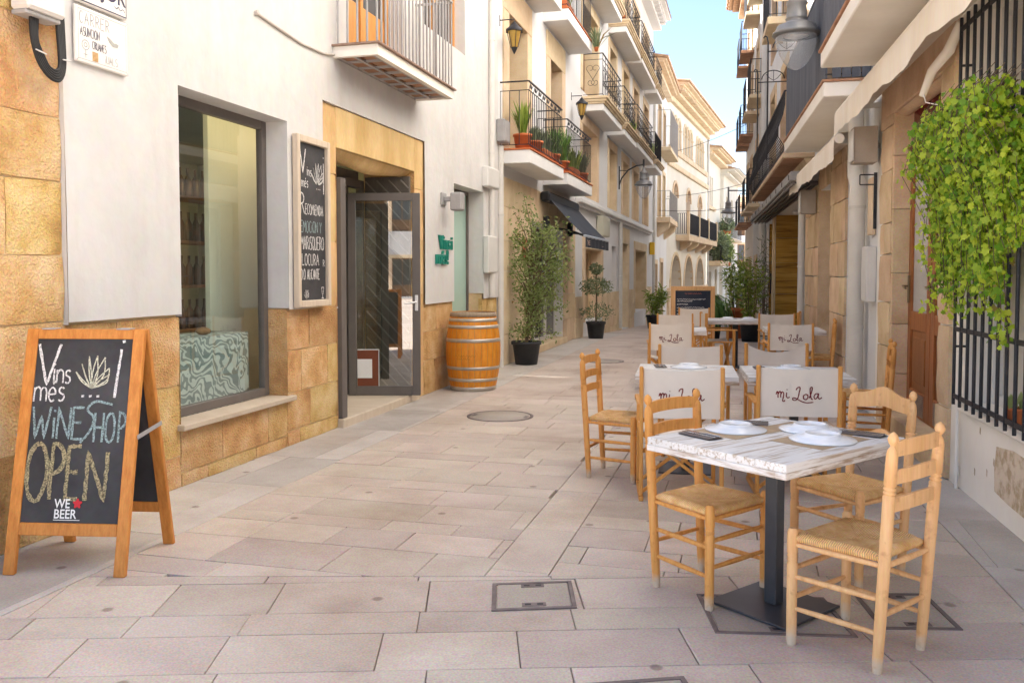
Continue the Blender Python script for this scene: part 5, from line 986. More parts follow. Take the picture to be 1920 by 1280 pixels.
for (a, b, z0, z1) in ((-2.8, -1.4, 3.55, 5.9), (.1, 1.5, 3.55, 5.9), (-2.8, -1.4, 7, 9.2), (.1, 1.5, 7, 9.2)): opening(R1, G, a, b, z0, z1, .28, SHUT, 'door', (.15, .2))
# ------- second building
R2 = thing('cafe_building', 'white cafe building with brown stone piers and blue-grey balcony screens', 'building', G(6, 0, 0))
H = [(3.85, 4.85, -.1, 3.0, .12), (6.1, 7.3, -.1, 2.75, .3), (4.2, 5.4, 3.6, 5.9, .3), (6.2, 7.4, 3.6, 5.9, .3), (4.2, 5.4, 6.8, 9, .3), (6.2, 7.4, 6.8, 9, .3)]
mb = MB(); wall(mb, G, 3.0, 9.3, -.3, 15, 0, H, 5.); wpart('wall', mb, PLASTER2, R2)
opening(R2, G, 3.85, 4.85, .02, 3.0, .1, WHITEB, 'door', None, mull=0, pane=mat('grey_shop_glass', (.34, .33, .31), (.4, .39, .37), scale=.6, rough=.1, spec=.7)); opening(R2, G, 6.1, 7.3, .02, 2.75, .28, WHITEB, 'door', None, mull=1, pane=MATS['grey_shop_glass'])
kb = dict(rough=.01, gap=.004, chip=.012)
masonry(R2, G, 4.85, 6.1, 0, 3.15, .035, [.45, .52, .48], .65, BRNST, **kb); masonry(R2, G, 7.3, 8.95, 0, 3.0, .035, [.45, .52, .48], .75, BRNST, **kb)
masonry(R2, G, 6.1, 7.3, 2.75, 3.1, .035, [.35], .8, BRNST, **kb)
mb = MB()
for z0 in (.0, .5, 1.0, 1.5, 2.0): mb.quad(G(7.298, .03, z0), G(7.298, -.28, z0), G(7.298, -.28, z0 + .5), G(7.298, .03, z0 + .5))
mb.quad(G(7.298, .03, 2.5), G(7.298, -.28, 2.5), G(7.298, -.28, 2.75), G(7.298, .03, 2.75)); wpart('stone_reveal', mb, BRNST, R2)
balcony(R2, G, 3.4, 7.8, .5, 3.40, 3.56, 1.15, 'boards', .1, CREAM, BLACKM, capmat=BRICKT)
for a, b in ((4.2, 5.4), (6.2, 7.4)): opening(R2, G, a, b, 3.6, 5.9, .28, SHUT, 'door', (.2, .2), BRNST); opening(R2, G, a, b, 6.8, 9, .28, SHUT, 'door', (.2, .2), BRNST)
balcony(R2, G, 3.4, 7.8, .5, 6.6, 6.78, 1.1, 'bars', .12, CREAM, BLACKM)
# ------- marble entrance building
R3 = thing('marble_entrance_building', 'building with amber marble entrance and bellied black iron balcony', 'building', G(13, 0, 0))
H = [(9.6, 15.3, -.3, 2.9, .85), (15.65, 17.3, -.3, 2.8, .35)] + [(a, a + 1.3, z, z + 2.3, .3) for a in (9.4, 12.6, 15.6) for z in (3.6, 6.9)]
mb = MB(); wall(mb, G, 9.3, 18.2, -.3, 14, 0, H, 5.); wpart('wall', mb, PLASTER2, R3)
for z0, z1 in ((-.05, 1.0), (1.0, 1.75), (1.75, 2.35), (2.35, 2.9)):
    mb = MB(); mb.box((15.24, -.84, z0 + .002), (15.298, -.01, z1 - .002), .002, G); wpart('marble_panel', mb, MARBLE, R3); mb = MB(); mb.box((17.24, -.34, z0 + .002), (17.298, -.01, min(2.8, z1) - .002), .002, G); wpart('marble_panel', mb, MARBLE, R3)
for i in range(5):
    a = 9.6 + i * 1.13; mb = MB(); mb.box((a, -.85, -.05), (a + 1.12, -.80, 2.9), .003, G); wpart('marble_panel', mb, MARBLE, R3)
mb = MB(); G.box(mb, 15.3, 15.62, -.1, .05, -.1, 2.9, .01); wpart('door_post', mb, PALEST, R3); mb = MB(); mb.tube([G(15.4, .09, 1.0), G(15.4, .09, 1.5)], .02, 6); wpart('door_pull', mb, BLACKM, R3)
mb = MB(); G.box(mb, 15.65, 17.24, -.36, -.33, -.1, 2.8); wpart('inner_panel', mb, MARBLE, R3)
for i, a in enumerate((10.6, 12.2, 13.8)): mb = MB(); c = G(a, -.4, 2.82); mb.lathe(c, c + Vector((0, 0, .08)), [(0, .12), (.4, .16), (1, .16)], 16); wpart('ceiling_lamp', mb, WHITEB, R3)
sl = balcony(R3, G, 8.1, 16.6, .5, 3.36, 3.44, 1.0, 'bars', .17, PALEST, BLACKM, bellied=True, rad=.008)
for i in range(28):
    mb = MB(); a = 8.15 + i * .3; G.box(mb, a, a + .28, .02, .47, 3.345, 3.358); wpart('soffit_tile', mb, BRICKT, sl)
mb = MB(); mb.prism([(0, 3.35), (.16, 3.35), (.12, 3.2), (.03, 3.08), (0, 3.05)], lambda x, y, d: G(8.1 + d, x, y), 0, 8.5); wpart('cornice', mb, PALEST, R3)
for a in (9.4, 12.6, 15.6):
    for z in (3.6, 6.9): opening(R3, G, a, a + 1.3, z, z + 2.3, .28, SHUT, 'door', (.2, .25), BRNST)
for a in (9.2, 12.4): balcony(R3, G, a, a + 1.7, .45, 6.7, 6.85, 1.0, 'bars', .14, PALEST, BLACKM)
roof_eave(R3, G, 9.3, 18.2, 14.1, .6, None, PALEST, True, .4)
t = thing('entrance_canopy', 'grey canopy with metal grid underside over the marble entrance', 'canopy', G(12, 0, 2.8))
mb = MB(); G.box(mb, 7.35, 18.0, .02, .44, 2.92, 3.06, .006); wpart('box', mb, mat('canopy_grey', (.28, .27, .265), (.36, .35, .34), scale=3, rough=.6), t)
mb = MB()
for d in (.05, .14, .23, .32, .41): mb.bar(G(7.35, d, 2.86), G(18, d, 2.86), .025, .03)
wpart('long_bar', mb, GREYM, t)
bm_ = MB(); bm_.bar((0, -.2, 0), (0, .2, 0), .02, .03); me = bm_.mesh('cross_bar'); me.materials.append(GREYM)
for i in range(44): inst('cross_bar', me, t, G(7.4 + i * .24, .23, 2.89), R(2.9) + math.pi / 2)
for i in range(9): mb = MB(); G.box(mb, 7.6 + i * 1.15, 7.64 + i * 1.15, .44, .452, 2.95, 3.03); wpart('fixing', mb, GREYM, t)
# ------- farther right buildings
def far_right(name, label, a, b, z1, m, wins, zs, bal, eave=True, bm=BRICKT):
    B = thing(name, label, 'building', G((a + b) / 2, 0, -.4)); H = [(u, u + 1.1, z, z + 2.2, .25) for u in wins for z in zs] + [(u, u + 1.1, -.9, 1.9, .3) for u in wins]
    mb = MB(); wall(mb, G, a, b, -1.2, z1, 0, H, 5.); wpart('wall', mb, m, B)
    for h in H: opening(B, G, h[0], h[1], h[2], h[3], h[4] - .02, SHUT, 'door', (.18, .2), BRNST if m is CREAM else PALEST)
    for (u, z) in bal:
        s_ = balcony(B, G, u - .3, u + 1.4, .45, z - .1, z, 1.0, 'bars', .14, bm, BLACKM)
    if eave: roof_eave(B, G, a, b, z1 + .15, .8, None, ROOF, True, .45)
    return B
far_right('far_right_house', 'tall white house with small iron balconies beyond the marble entrance', 18.2, 24.2, 13.2, PLASTER2, (19.4, 22.0), (3.5, 6.6, 9.7), [(u, z) for u in (19.4, 22.0) for z in (3.5, 6.6, 9.7)], bm=PALEST)
far_right('far_right_house', 'last tall house on the right with brick-bottomed balconies and tiled eave', 24.2, 29.6, 12.0, CREAM, (25.2, 27.5), (3.3, 6.4, 9.3), [(u, z) for u in (25.2, 27.5) for z in (3.3, 6.4, 9.3)])
pipe(G, 18.3, .09, -.3, 11, .09, PIPEW, 'wide grey-white downpipe past the amber marble entrance', rings=(1.3,))
# ------- retracted awnings
def retracted(label, s0, s1, z, d, hgt, wave):
    t = thing('retracted_awning', label, 'awning', G((s0 + s1) / 2, 0, z - .2))
    mb = MB(); mb.tube([G(s0, d, z - .05), G(s1, d, z - .05)], .055, 12); wpart('roller', mb, AWNC, t)
    mb = MB(); mb.add([G(s0, .02, z + .05), G(s1, .02, z + .05), G(s1, d, z + .01), G(s0, d, z + .01)], [(0, 1, 2, 3)]); wpart('cover', mb, AWNC, t)
    mb = MB(); n = int((s1 - s0) / .12); mb.grid(lambda a, b: G(s0 + (s1 - s0) * a, d + .058 + .012 * math.sin(a * n * .55) * b, z - .06 - b * (hgt + .02 * math.sin(a * wave * 6.28) + .008 * math.sin(a * wave * 23))), n, 4); wpart('valance', mb, AWNC, t)
    mb = MB()
    for s_ in (s0 + .3, (s0 + s1) / 2, s1 - .3): mb.bar(G(s_, .0, z - .02), G(s_, d, z - .05), .03, .05)
    wpart('bracket', mb, WHITEB, t); return t
retracted('long cream retracted awning over the barred window and wooden door', -5.0, 3.30, 3.24, .34, .22, 5); retracted('farther cream retracted awning above the stone piers and canopy', 3.6, 8.35, 3.03, .30, .22, 3)
t = thing('awning_crank', 'twisted pale cloth-wrapped awning arm beside the barred window', 'awning arm', G(.15, .1, 2.9)); mb = MB(); mb.tube([G(.05, .05, 3.22), G(.15, .1, 3.05), G(.32, .16, 2.96), G(.42, .2, 2.80)], [.03, .04, .035, .025], 8); wpart('arm', mb, AWNC, t); mb = MB(); mb.tube([G(.40, .2, 2.82), G(.36, .19, 2.74), G(.18, .12, 2.68), G(.1, .1, 2.6)], .005, 5); wpart('cord', mb, CREAM, t)
# ------- fittings
pipe(G, 3.5, .12, 0, 3.3, .085, mat('cream_downpipe', (.60, .56, .49), (.68, .64, .57), scale=3, rough=.55, bump=.03), 'thick cream downpipe with elbow between wooden door and cafe', elbow=2.35, rings=(.9, 2.2))
pipe(G, 9.05, .08, 0, 3.0, .06, PIPEW, 'slim white downpipe between stone piers and marble entrance', rings=(1.6,))
simple_box('meter_box', 'slim cream meter box on the white strip left of the stone doorway', 'meter box', G, 3.02, 3.3, .0, .1, 1.20, 1.78, WHITEB)
def speaker(s_, z, label):
    t = thing('loudspeaker', label, 'loudspeaker', G(s_, .1, z)); mb = MB(); mb.prism([(-.13, -.11), (.13, -.11), (.10, .11), (-.10, .11)], lambda x, y, d: G(s_ + x, .16 + y, z + d), 0, .36); wpart('cabinet', mb, mat('beige_speaker', (.34, .28, .22), (.40, .34, .28), scale=4, rough=.6), t)
    mb = MB(); G.box(mb, s_ - .12, s_ + .12, .272, .285, z + .02, z + .34, .01); wpart('front', mb, WHITEB, t); mb = MB(); mb.bar(G(s_ + .02, 0, z + .18), G(s_, .1, z + .18), .03, .05); wpart('bracket', mb, GREYB, t)
speaker(2.95, 2.62, 'beige wall loudspeaker under the awning above the thick downpipe'); speaker(7.6, 2.42, 'second beige loudspeaker on the far stone pier')
t = thing('sign_frame', 'thin black wall frame with square bracket beside the thick downpipe', 'sign frame', G(2.85, .02, 1.9)); mb = MB(); mb.bar(G(2.9, .05, 1.95), G(2.9, .05, 2.52), .03, .03); mb.bar(G(2.9, .05, 2.50), G(2.9, .2, 2.50), .012, .012); mb.bar(G(2.9, .05, 2.40), G(2.9, .2, 2.40), .012, .012); mb.bar(G(2.9, .2, 2.40), G(2.9, .2, 2.50), .012, .012); wpart('bars', mb, BLACKM, t)
mb = MB(); G.box(mb, 3.06, 3.3, .01, .05, 1.9, 2.5, .01); wpart('stone_plate', mb, PALEST, t)
t = thing('street_lamp', 'large grey hanging street lamp with clear glass bowl, upper right', 'street lamp', G(3.95, .02, 4)); c = G(3.97, .73, 4.20); lamp_head(t, c, .93)
mb = MB(); mb.tube([c + Vector((0, 0, .5)), c + Vector((0, 0, .95))], .03, 8); mb.tube([G(3.97, .02, 4.8), G(3.97, .3, 5.1), G(3.97, .73, 5.15)], .025, 8); wpart('arm', mb, LAMPM, t)
for i, (s_, z, lb) in enumerate(((9.8, 5.55, 'nearer black wrought-iron sign bracket high on the right'), (12.6, 5.6, 'farther black wrought-iron sign bracket high on the right'))):
    t = thing('iron_bracket', lb, 'bracket', G(s_, .02, z)); mb = MB(); mb.tube([G(s_, .62, z - 2.0), G(s_, .62, z + .1), G(s_, .64, z + .2), G(s_, .68, z + .22), G(s_, .70, z + .18)], .014, 6); mb.bar(G(s_, -.02, z - .06), G(s_, .62, z - .06), .02, .02); wpart('post', mb, BLACKM, t)
    mb = MB(); mb.tube([G(s_, .62 - .08 - .46 * (1 - math.cos(math.pi * k / 10)) / 2, z + .0 + .18 * math.sin(math.pi * k / 10)) for k in range(11)], .011, 5); mb.tube([G(s_, .3, z - .04), G(s_, .3, z + .18)], .006, 5); mb.tube([G(s_, .45, z + .1), G(s_, .38, z + .02), G(s_, .3, z - .03), G(s_, .22, z + .02), G(s_, .15, z + .1)], .007, 5); wpart('scrollwork', mb, BLACKM, t)
t = thing('street_lamp', 'distant grey street lamp hanging near the street bend', 'street lamp', (-.8, 36.4, 3.6)); c = Vector((-.72, 36.5, 3.95)); lamp_head(t, c, 1.05); mb = MB(); mb.tube([c + Vector((0, 0, .55)), c + Vector((0, 0, 1.1))], .04, 6); mb.tube([c + Vector((0, 0, .95)), Vector((.0, 35.6, 4.8))], .03, 6); wpart('arm', mb, LAMPM, t)
for i, (yy, zz, lb) in enumerate(((44, 7.6, 'highest dark cable crossing the far street'), (42, 5.2, 'middle dark cable crossing the far street'), (38, 4.25, 'lowest dark cable crossing the far street'))):
    mb = MB(); x0 = -3.7 + max(0, yy - 43) * .1; x1 = .2; mb.tube([(x0 + (x1 - x0) * k / 8, yy - (yy - 36) * k / 8, zz - .12 * math.sin(math.pi * k / 8)) for k in range(9)], .010, 5); tagm('overhead_cable', mb, CABLE, lb, 'cable', 'cables across the far street', loc=(x0, yy, zz))
# ------- house behind the camera (seen only in reflections) and an unseen light-bouncing house
FB = Fr((-9, -32, 0), R(-90), 'L')
FB.n = -FB.n
FO = Fr((2.6, 36.4, 0), R(-4), 'R')
OP = thing('light_bounce_house', 'unseen white house added past the last right-hand building to bounce light', 'building', FO(12, 0, -1)); H = [(u, u + 1.2, z, z + 2.2, .25) for u in (2, 6, 10, 14, 18, 22) for z in (-.8, 3.2, 6.6)]  # added out of view to bounce sunlight onto the arcade
mb = MB(); wall(mb, FO, 0, 26, -2.5, 9.4, 0, H, 4.); wpart('wall', mb, PLASTER2, OP)
for h in H: opening(OP, FO, *h[:4], .23, SHUT, 'door', (.2, .2))
BK = thing('rear_house', 'white house closing the street behind the viewer', 'building', FB(8, 0, 0)); H = [(u, u + 1.3, z, z + 2.3, .25) for u in (2, 5, 8, 11, 14) for z in (.1, 4, 7.4)]
mb = MB(); wall(mb, FB, 0, 18, -.3, 11, 0, H, 4.); wpart('wall', mb, PLASTER, BK)
for h in H: opening(BK, FB, *h[:4], .23, SHUT, 'door', (.2, .2))
for u in (2, 8): balcony(BK, FB, u - .4, u + 1.7, .5, 3.8, 3.95, 1.0, 'bars', .14, CREAM, BLACKM)
# ------------------------------------------------------------------ rush-seated ladder chairs
def face(fx, fy): return math.atan2(fy, fx) - math.pi / 2
def post_prof(L_, r_):    # turned post with grooves and ball finial
    P = []; q = lambda z, r: P.append((z / L_, r))
    q(0, r_ * .82); q(.03, r_ * .9); q(.2, r_)
    for g0 in (L_ - .235, L_ - .22, L_ - .205): q(g0 - .0045, r_ * 1.06); q(g0, r_ * .70); q(g0 + .0045, r_ * 1.06)
    q(L_ - .105, r_ * 1.0); q(L_ - .085, r_ * .98); q(L_ - .068, r_ * .8); q(L_ - .056, r_ * .42); q(L_ - .051, r_ * .38); q(L_ - .045, r_ * .66); q(L_ - .028, r_ * .95); q(L_ - .011, r_ * .70); q(L_ - .002, r_ * .25); q(L_, .001); return P
def ladder_chair(label, wood, arched=False, group='rush-seated ladder-back chairs'):
    t = thing('rush_chair', label, 'chair', (0, 0, 0), 0, group); bx, by, fx, fy, HT = .165, -.17, .20, .175, .92; lean = .055
    for s_ in (-1, 1):
        mb = MB(); mb.lathe((s_ * bx, by, 0), (s_ * (bx + .012), by - lean, HT), post_prof(HT, .0215), 14); part('back_post', mb, wood, t)
        mb = MB(); mb.lathe((s_ * fx, fy, 0), (s_ * fx, fy, .475), [(0, .018), (.06, .0205), (.4, .021), (.70, .0215), (.72, .018), (.735, .0215), (.75, .018), (.765, .0215), (.78, .018), (.795, .0215), (.9, .022), (.97, .021), (1, .014)], 12); part('leg', mb, wood, t)
    zs = ((.615, .05), (.72, .05), (.825, .055)) if not arched else ((.60, .06), (.80, .075))
    for z, h in zs:
        y0 = by - lean * z / HT; mb = MB(); w_ = bx + .006
        def fn(a, b, k=0.): 
            x = -w_ + 2 * w_ * a; c = 1 - (2 * a - 1) ** 2; zz = z + h * b
            if arched: zz += (.045 * (math.exp(-((a - .5) / .22) ** 2))) * (1 if b > .5 else .45)
            else: zz += .008 * c * (1 if b > .5 else .6)
            return Vector((x, y0 - .018 * c + k, zz))
        n = 12; v = [fn(i / n, b, k) for k in (-.007, .007) for b in (0, 1) for i in range(n + 1)]; m = n + 1; f = []
        for i in range(n): f += [(i, i + 1, m + i + 1, m + i), (2 * m + i, 3 * m + i, 3 * m + i + 1, 2 * m + i + 1), (m + i, m + i + 1, 3 * m + i + 1, 3 * m + i), (i, 2 * m + i, 2 * m + i + 1, i + 1)]
        mb.add(v, f); part('back_slat', mb, wood, t)
    # woven seat, dished towards the middle, rolled over the rails
    def edge(a, b):   # a,b in -1..1
        yy = by + (fy - by) * (b + 1) / 2; ww = bx + (fx - bx) * (b + 1) / 2; return a * ww, yy
    N_ = 16; v = []; ring = []
    for j in range(N_ + 1):
        for i in range(N_ + 1):
            a, b = -1 + 2 * i / N_, -1 + 2 * j / N_; x, y = edge(a * 1.05, b * 1.05); m = max(abs(a), abs(b)); seam = abs(abs(a) - abs(b)); z = .462 - .022 * (1 - m ** 2) - .006 * math.exp(-(seam / .06) ** 2) - (.018 if m > .98 else 0)
            v.append((x, y, z))
    n = N_ + 1; f = [(j * n + i, j * n + i + 1, (j + 1) * n + i + 1, (j + 1) * n + i) for j in range(N_) for i in range(N_)]; rim = [i for i in range(n)] + [j * n + N_ for j in range(1, n)] + [N_ * n + i for i in range(N_ - 1, -1, -1)] + [j * n for j in range(N_ - 1, 0, -1)]; o = len(v)
    v += [(v[i][0] * .98, v[i][1] * .98, .424) for i in rim]; m = len(rim); f += [(rim[i], rim[(i + 1) % m], o + (i + 1) % m, o + i) for i in range(m)] + [tuple(o + i for i in range(m))]
    mb = MB(); mb.add(v, f, True); part('seat', mb, RUSH, t)
    P = lambda s_, f_, z: (s_ * (fx if f_ else bx), fy if f_ else by - lean * z / HT, z)
    rungs = [(P(-1, 0, .41), P(-1, 1, .41)), (P(1, 0, .41), P(1, 1, .41)), (P(-1, 1, .41), P(1, 1, .41)), (P(-1, 0, .41), P(1, 0, .41)), (P(-1, 0, .15), P(-1, 1, .15)), (P(1, 0, .15), P(1, 1, .15)), (P(-1, 0, .28), P(-1, 1, .28)), (P(1, 0, .28), P(1, 1, .28)), (P(-1, 1, .19), P(1, 1, .19)), (P(-1, 1, .31), P(1, 1, .31)), (P(-1, 0, .22), P(1, 0, .22))]
    for a, b in rungs: mb = MB(); mb.lathe(a, b, [(0, .009), (.15, .0105), (.5, .0125), (.85, .0105), (1, .009)], 8); part('rung', mb, wood, t)
    return t
WOODC2 = WOODP
cA = ladder_chair('pale rush chair nearest the camera, right of the front table, back turned to the viewer', WOODP)
def put(o, x, y, fx, fy): o.location = (x, y, zg(y) + .001); o.rotation_euler = (0, 0, face(fx, fy)); return o
put(cA, .455, 3.63, -.80, .60)
cB = ladder_chair('honey rush chair on the left of the front table', WOODC); put(cB, -.16, 4.10, .80, -.60)
cC = ladder_chair('pale rush chair with arched slats behind the front table on the right', WOODP, True); put(cC, .52, 4.53, -.72, -.69)
cD = dup(cB, (0, 0, 0), 0, 'honey rush chair seen side-on at the left end of the second table row'); put(cD, -.90, 6.28, .98, -.16)
cE = dup(cB, (0, 0, 0), 0, 'honey rush chair against the wall beside the dark wooden door'); put(cE, 1.02, 8.05, -1, .06)
cF = dup(cB, (0, 0, 0), 0, 'far honey rush chair against the stone pier at the right'); put(cF, .88, 11.55, -1, .06)

# ------------------------------------------------------------------ director's chairs
def director(label, letters=True, sag=0.):
    t = thing('director_chair', label, 'chair', (0, 0, 0), 0, 'canvas director chairs'); wd = mat('amber_chair_wood', (.60, .27, .06), (.76, .38, .11), scale=5, stretch=(8, 8, .7), bump=.06, bscale=30, var=.05, rough=.5, fine=.2); X = .262; bk, ft = -.21, .21
    for s_ in (-1, 1):
        mb = MB(); mb.box((s_ * X - .013, bk - .022, .03), (s_ * X + .013, bk + .022, .885), .006); part('back_post', mb, wd, t)
        mb = MB(); mb.box((s_ * X - .013, ft - .022, .03), (s_ * X + .013, ft + .022, .615), .006); part('front_post', mb, wd, t)
        mb = MB(); mb.box((s_ * X - .026, bk - .0, .616), (s_ * X + .026, ft + .05, .638), .006); part('armrest', mb, wd, t)
        mb = MB(); mb.box((s_ * X - .015, bk - .05, 0), (s_ * X + .015, ft + .05, .029), .005); part('foot_rail', mb, wd, t)
        mb = MB(); mb.bar((s_ * .262, bk + .03, .44), (s_ * .262, ft - .01, .44), .024, .024, bev=.004); part('seat_rail', mb, wd, t)
    for y_ in (bk + .05, ft - .05):
        for s_ in (-1, 1): mb = MB(); yo = .012 * s_; mb.bar((-s_ * .25, y_ + yo, .04), (s_ * .25, y_ + yo, .43), .02, .034, (0, 1, 0), .004); part('cross_leg', mb, wd, t)
    # canvas back (a sleeve round both posts) and sling seat
    def back(a, b):
        x = (-X + 2 * X * a) * .95; c = 1 - (2 * a - 1) ** 2; z = .545 + .325 * b - (.012 + sag) * c * b ** 2; return Vector((x, bk - .002 - .012 * c + .004 * math.sin(a * 15 + b * 3) * c, z))
    n1, n2 = 20, 8; mb = MB(); mb.grid(lambda a, b: back(a, b), n1, n2); mb.grid(lambda a, b: back(a, b) + Vector((0, .006, 0)), n1, n2); cb = part('canvas_back', mb, CANVAS, t)
    if letters:
        mb = MB(); sc = .092; pr_ = lambda x, y, d: (lambda a, b: back(a, b) + Vector((0, -.0025, 0)))( (X + x / .95) / (2 * X), (y - .545) / .325)
        for s_ in LOLA: mb.ribbon([(-.148 + p[0] * sc, .655 + p[1] * sc) for p in cat(s_)], .0072, pr_, 0, .2)
        part('lettering', mb, REDINK, cb, recalc=False)
    mb = MB(); mb.grid(lambda a, b: Vector((-.262 + .524 * a, bk + .04 + (ft - bk - .06) * b, .455 - .035 * (1 - (2 * a - 1) ** 2))), 12, 4); mb.grid(lambda a, b: Vector((-.262 + .524 * a, bk + .04 + (ft - bk - .06) * b, .450 - .035 * (1 - (2 * a - 1) ** 2))), 12, 4); part('canvas_seat', mb, CANVAS, t)
    return t
dA = director("left director's chair with mi Lola canvas just behind the front table"); put(dA, -.43, 5.88, -.16, .98)
dB = dup(dA, (0, 0, 0), 0, "right director's chair with mi Lola canvas just behind the front table"); put(dB, .325, 6.17, -.12, .99)
dC = director("left blank-backed director's chair facing the camera across the second table row", False); put(dC, -.42, 7.30, .16, -.98)
dD = director("sagging blank-backed director's chair facing the camera at the right of the second row", False, .055); put(dD, .31, 7.62, .2, -.98)
for x, y, fx, fy, src, lb in ((-.91, 10.9, -.14, .99, dA, "left mi Lola director's chair in the middle of the terrace before the third row"), (.52, 11.25, -.12, .99, dA, "right mi Lola director's chair in the middle of the terrace before the third row"),
    (-1.0, 13.0, .15, -.98, dC, "blank director's chair facing the camera left of the far table"), (.5, 13.5, .15, -.98, dC, "blank director's chair facing the camera right of the far table"), (-.85, 15.35, .15, -.98, dC, "director's chair in front of the menu chalkboard"), (-.42, 13.7, .97, .2, dC, "director's chair side-on at the left of the far table"), (.62, 14.3, -.97, .1, dC, "director's chair side-on at the right of the far table")):
    put(dup(src, (0, 0, 0), 0, lb), x, y, fx, fy)

# ------------------------------------------------------------------ tables
def table(label, lx, ly, rot, base=.40):
    t = thing('bistro_table', label, 'table', (0, 0, 0), 0, 'white distressed bistro tables'); n = 5
    for i in range(n):
        mb = MB(); y0 = -ly / 2 + ly * i / n; mb.box((-lx / 2 + .004, y0 + .001, .728), (lx / 2 - .004, y0 + ly / n - .001, .760 + rnd.uniform(-.0006, .0006)), .002); part('plank', mb, TABLE, t)
    mb = MB()
    for a, b in (((-lx / 2, -ly / 2, .700), (lx / 2, -ly / 2 + .05, .7275)), ((-lx / 2, ly / 2 - .05, .700), (lx / 2, ly / 2, .7275)), ((-lx / 2, -ly / 2 + .05, .700), (-lx / 2 + .05, ly / 2 - .05, .7275)), ((lx / 2 - .05, -ly / 2 + .05, .700), (lx / 2, ly / 2 - .05, .7275))): mb.box(a, b, .003)
    part('apron', mb, TABLE2, t)
    mb = MB(); mb.box((-.031, -.031, .012), (.031, .031, .71), .004); part('column', mb, DARKM, t)
    mb = MB(); mb.box((-.12, -.12, .69), (.12, .12, .7), .002); part('mount_plate', mb, DARKM, t)
    b = base / 2; mb = MB(); mb.box((-b, -b, 0), (b, b, .011), .003); part('base_plate', mb, DARKM, t); return t
tA = table('front white table with plates and kraft paper mats', .90, .72, 0, .41); AT = math.atan2(.80, .60); tA.location = (.138, 3.963, .008); tA.rotation_euler = (0, 0, AT)
tB = table('left white table of the second row, behind the left canvas chair', .74, .80, 0); tB.location = (-.43, 6.62, .001); tB.rotation_euler = (0, 0, R(4))
tC = dup(tB, (.36, 6.70, .001), R(5), 'right white table of the second row, behind the right canvas chair')
dup(tB, (-.86, 11.55, .001), R(3), 'left white table of the third row'); dup(tB, (.62, 11.95, .001), R(3), 'right white table of the third row'); tF = dup(tB, (-.15, 14.1, .001), R(8), 'far white table seen edge-on before the potted plants'); tF.scale = (1.3, 1, 1)
# place settings
def tabpt(c, ang, x, y, z=.7615): return (c[0] + x * math.cos(ang) - y * math.sin(ang), c[1] + x * math.sin(ang) + y * math.cos(ang), z + c[2] - .001)
pm = MB(); pm.lathe((0, 0, 0), (0, 0, 1), [(.0, .140), (.003, .143), (.006, .140), (.014, .10), (.018, .085), (.024, .078), (.031, .074), (.031, .068), (.026, .064), (.025, .001)], 36, False); PLATE = pm.mesh('plate'); PLATE.materials.append(CERAM)
def plate(pos, label):
    o = bpy.data.objects.new('plate', PLATE); COL.objects.link(o); o.location = pos; o['label'] = label; o['category'] = 'plate'; o['group'] = 'upturned plates on the tables'; o['_'] = 0; del o['_']
MATM = MB(); MATM.box((-.19, -.13, 0), (.19, .13, .0012)); MATME = MATM.mesh('placemat'); MATME.materials.append(KRAFT)
def placemat(pos, rz, label):
    o = bpy.data.objects.new('placemat', MATME); COL.objects.link(o); o.location = pos; o.rotation_euler = (0, 0, rz); o['label'] = label; o['category'] = 'placemat'; o['group'] = 'kraft paper placemats'
def napkin(pos, rz, label):
    t = thing('napkin_setting', label, 'napkin', pos, rz, 'napkins with cutlery'); mb = MB(); mb.grid(lambda a, b: Vector((-.045 + .09 * a, -.10 + .20 * b, .004 + .004 * math.sin(a * 3.1))), 4, 4); mb.grid(lambda a, b: Vector((-.045 + .09 * a, -.10 + .20 * b, .0005)), 1, 1); part('napkin', mb, NAPKIN, t)
    mb = MB(); mb.bar((-.012, -.10, .010), (-.012, .02, .0105), .007, .003); mb.bar((-.012, .02, .0105), (-.012, .05, .012), .018, .003)
    for k in range(4): mb.bar((-.0195 + k * .005, .05, .012), (-.0195 + k * .005, .095, .010), .0025, .002)
    part('fork', mb, STEEL, t); mb = MB(); mb.bar((.018, -.10, .010), (.018, 0, .0105), .009, .004); mb.bar((.018, 0, .0105), (.018, .11, .010), .014, .002); part('knife', mb, STEEL, t)
c = tA.location
place = [((.10, -.17), 'nearest upturned plate, on the right of the front table', 'kraft mat under the nearest plate of the front table'), ((.27, .0), 'upturned plate at the far right of the front table', 'kraft mat under the far right plate of the front table'), ((.0, .22), 'upturned plate at the far left of the front table', 'kraft mat under the far left plate of the front table')]
for (xy, l1, l2), rz in zip(place, (AT, AT + math.pi / 2, AT)):
    plate(tabpt(c, AT, *xy, .7635), l1); placemat(tabpt(c, AT, xy[0], xy[1] * .92), rz, l2)
napkin(tabpt(c, AT, -.25, .22, .763), AT - .1, 'napkin with cutlery on the left corner of the front table'); napkin(tabpt(c, AT, .18, .29, .763), AT + .6, 'napkin with cutlery at the back of the front table'); napkin(tabpt(c, AT, .36, -.20, .763), AT + .2, 'napkin with cutlery at the right edge of the front table')
c = tB.location; plate(tabpt(c, R(4), .02, .18, .7625), 'upturned plate on the left table of the second row'); napkin(tabpt(c, R(4), -.20, .2, .762), .2, 'napkin with cutlery on the left table of the second row')
c = tC.location; plate(tabpt(c, R(5), .0, .18, .7625), 'upturned plate on the right table of the second row'); napkin(tabpt(c, R(5), -.23, .2, .762), .1, 'napkin with cutlery on the right table of the second row')
c = tF.location; plate(tabpt(c, R(8), -.1, .15, .7625), 'left upturned plate on the far table'); plate(tabpt(c, R(8), .22, .1, .7625), 'right upturned plate on the far table')

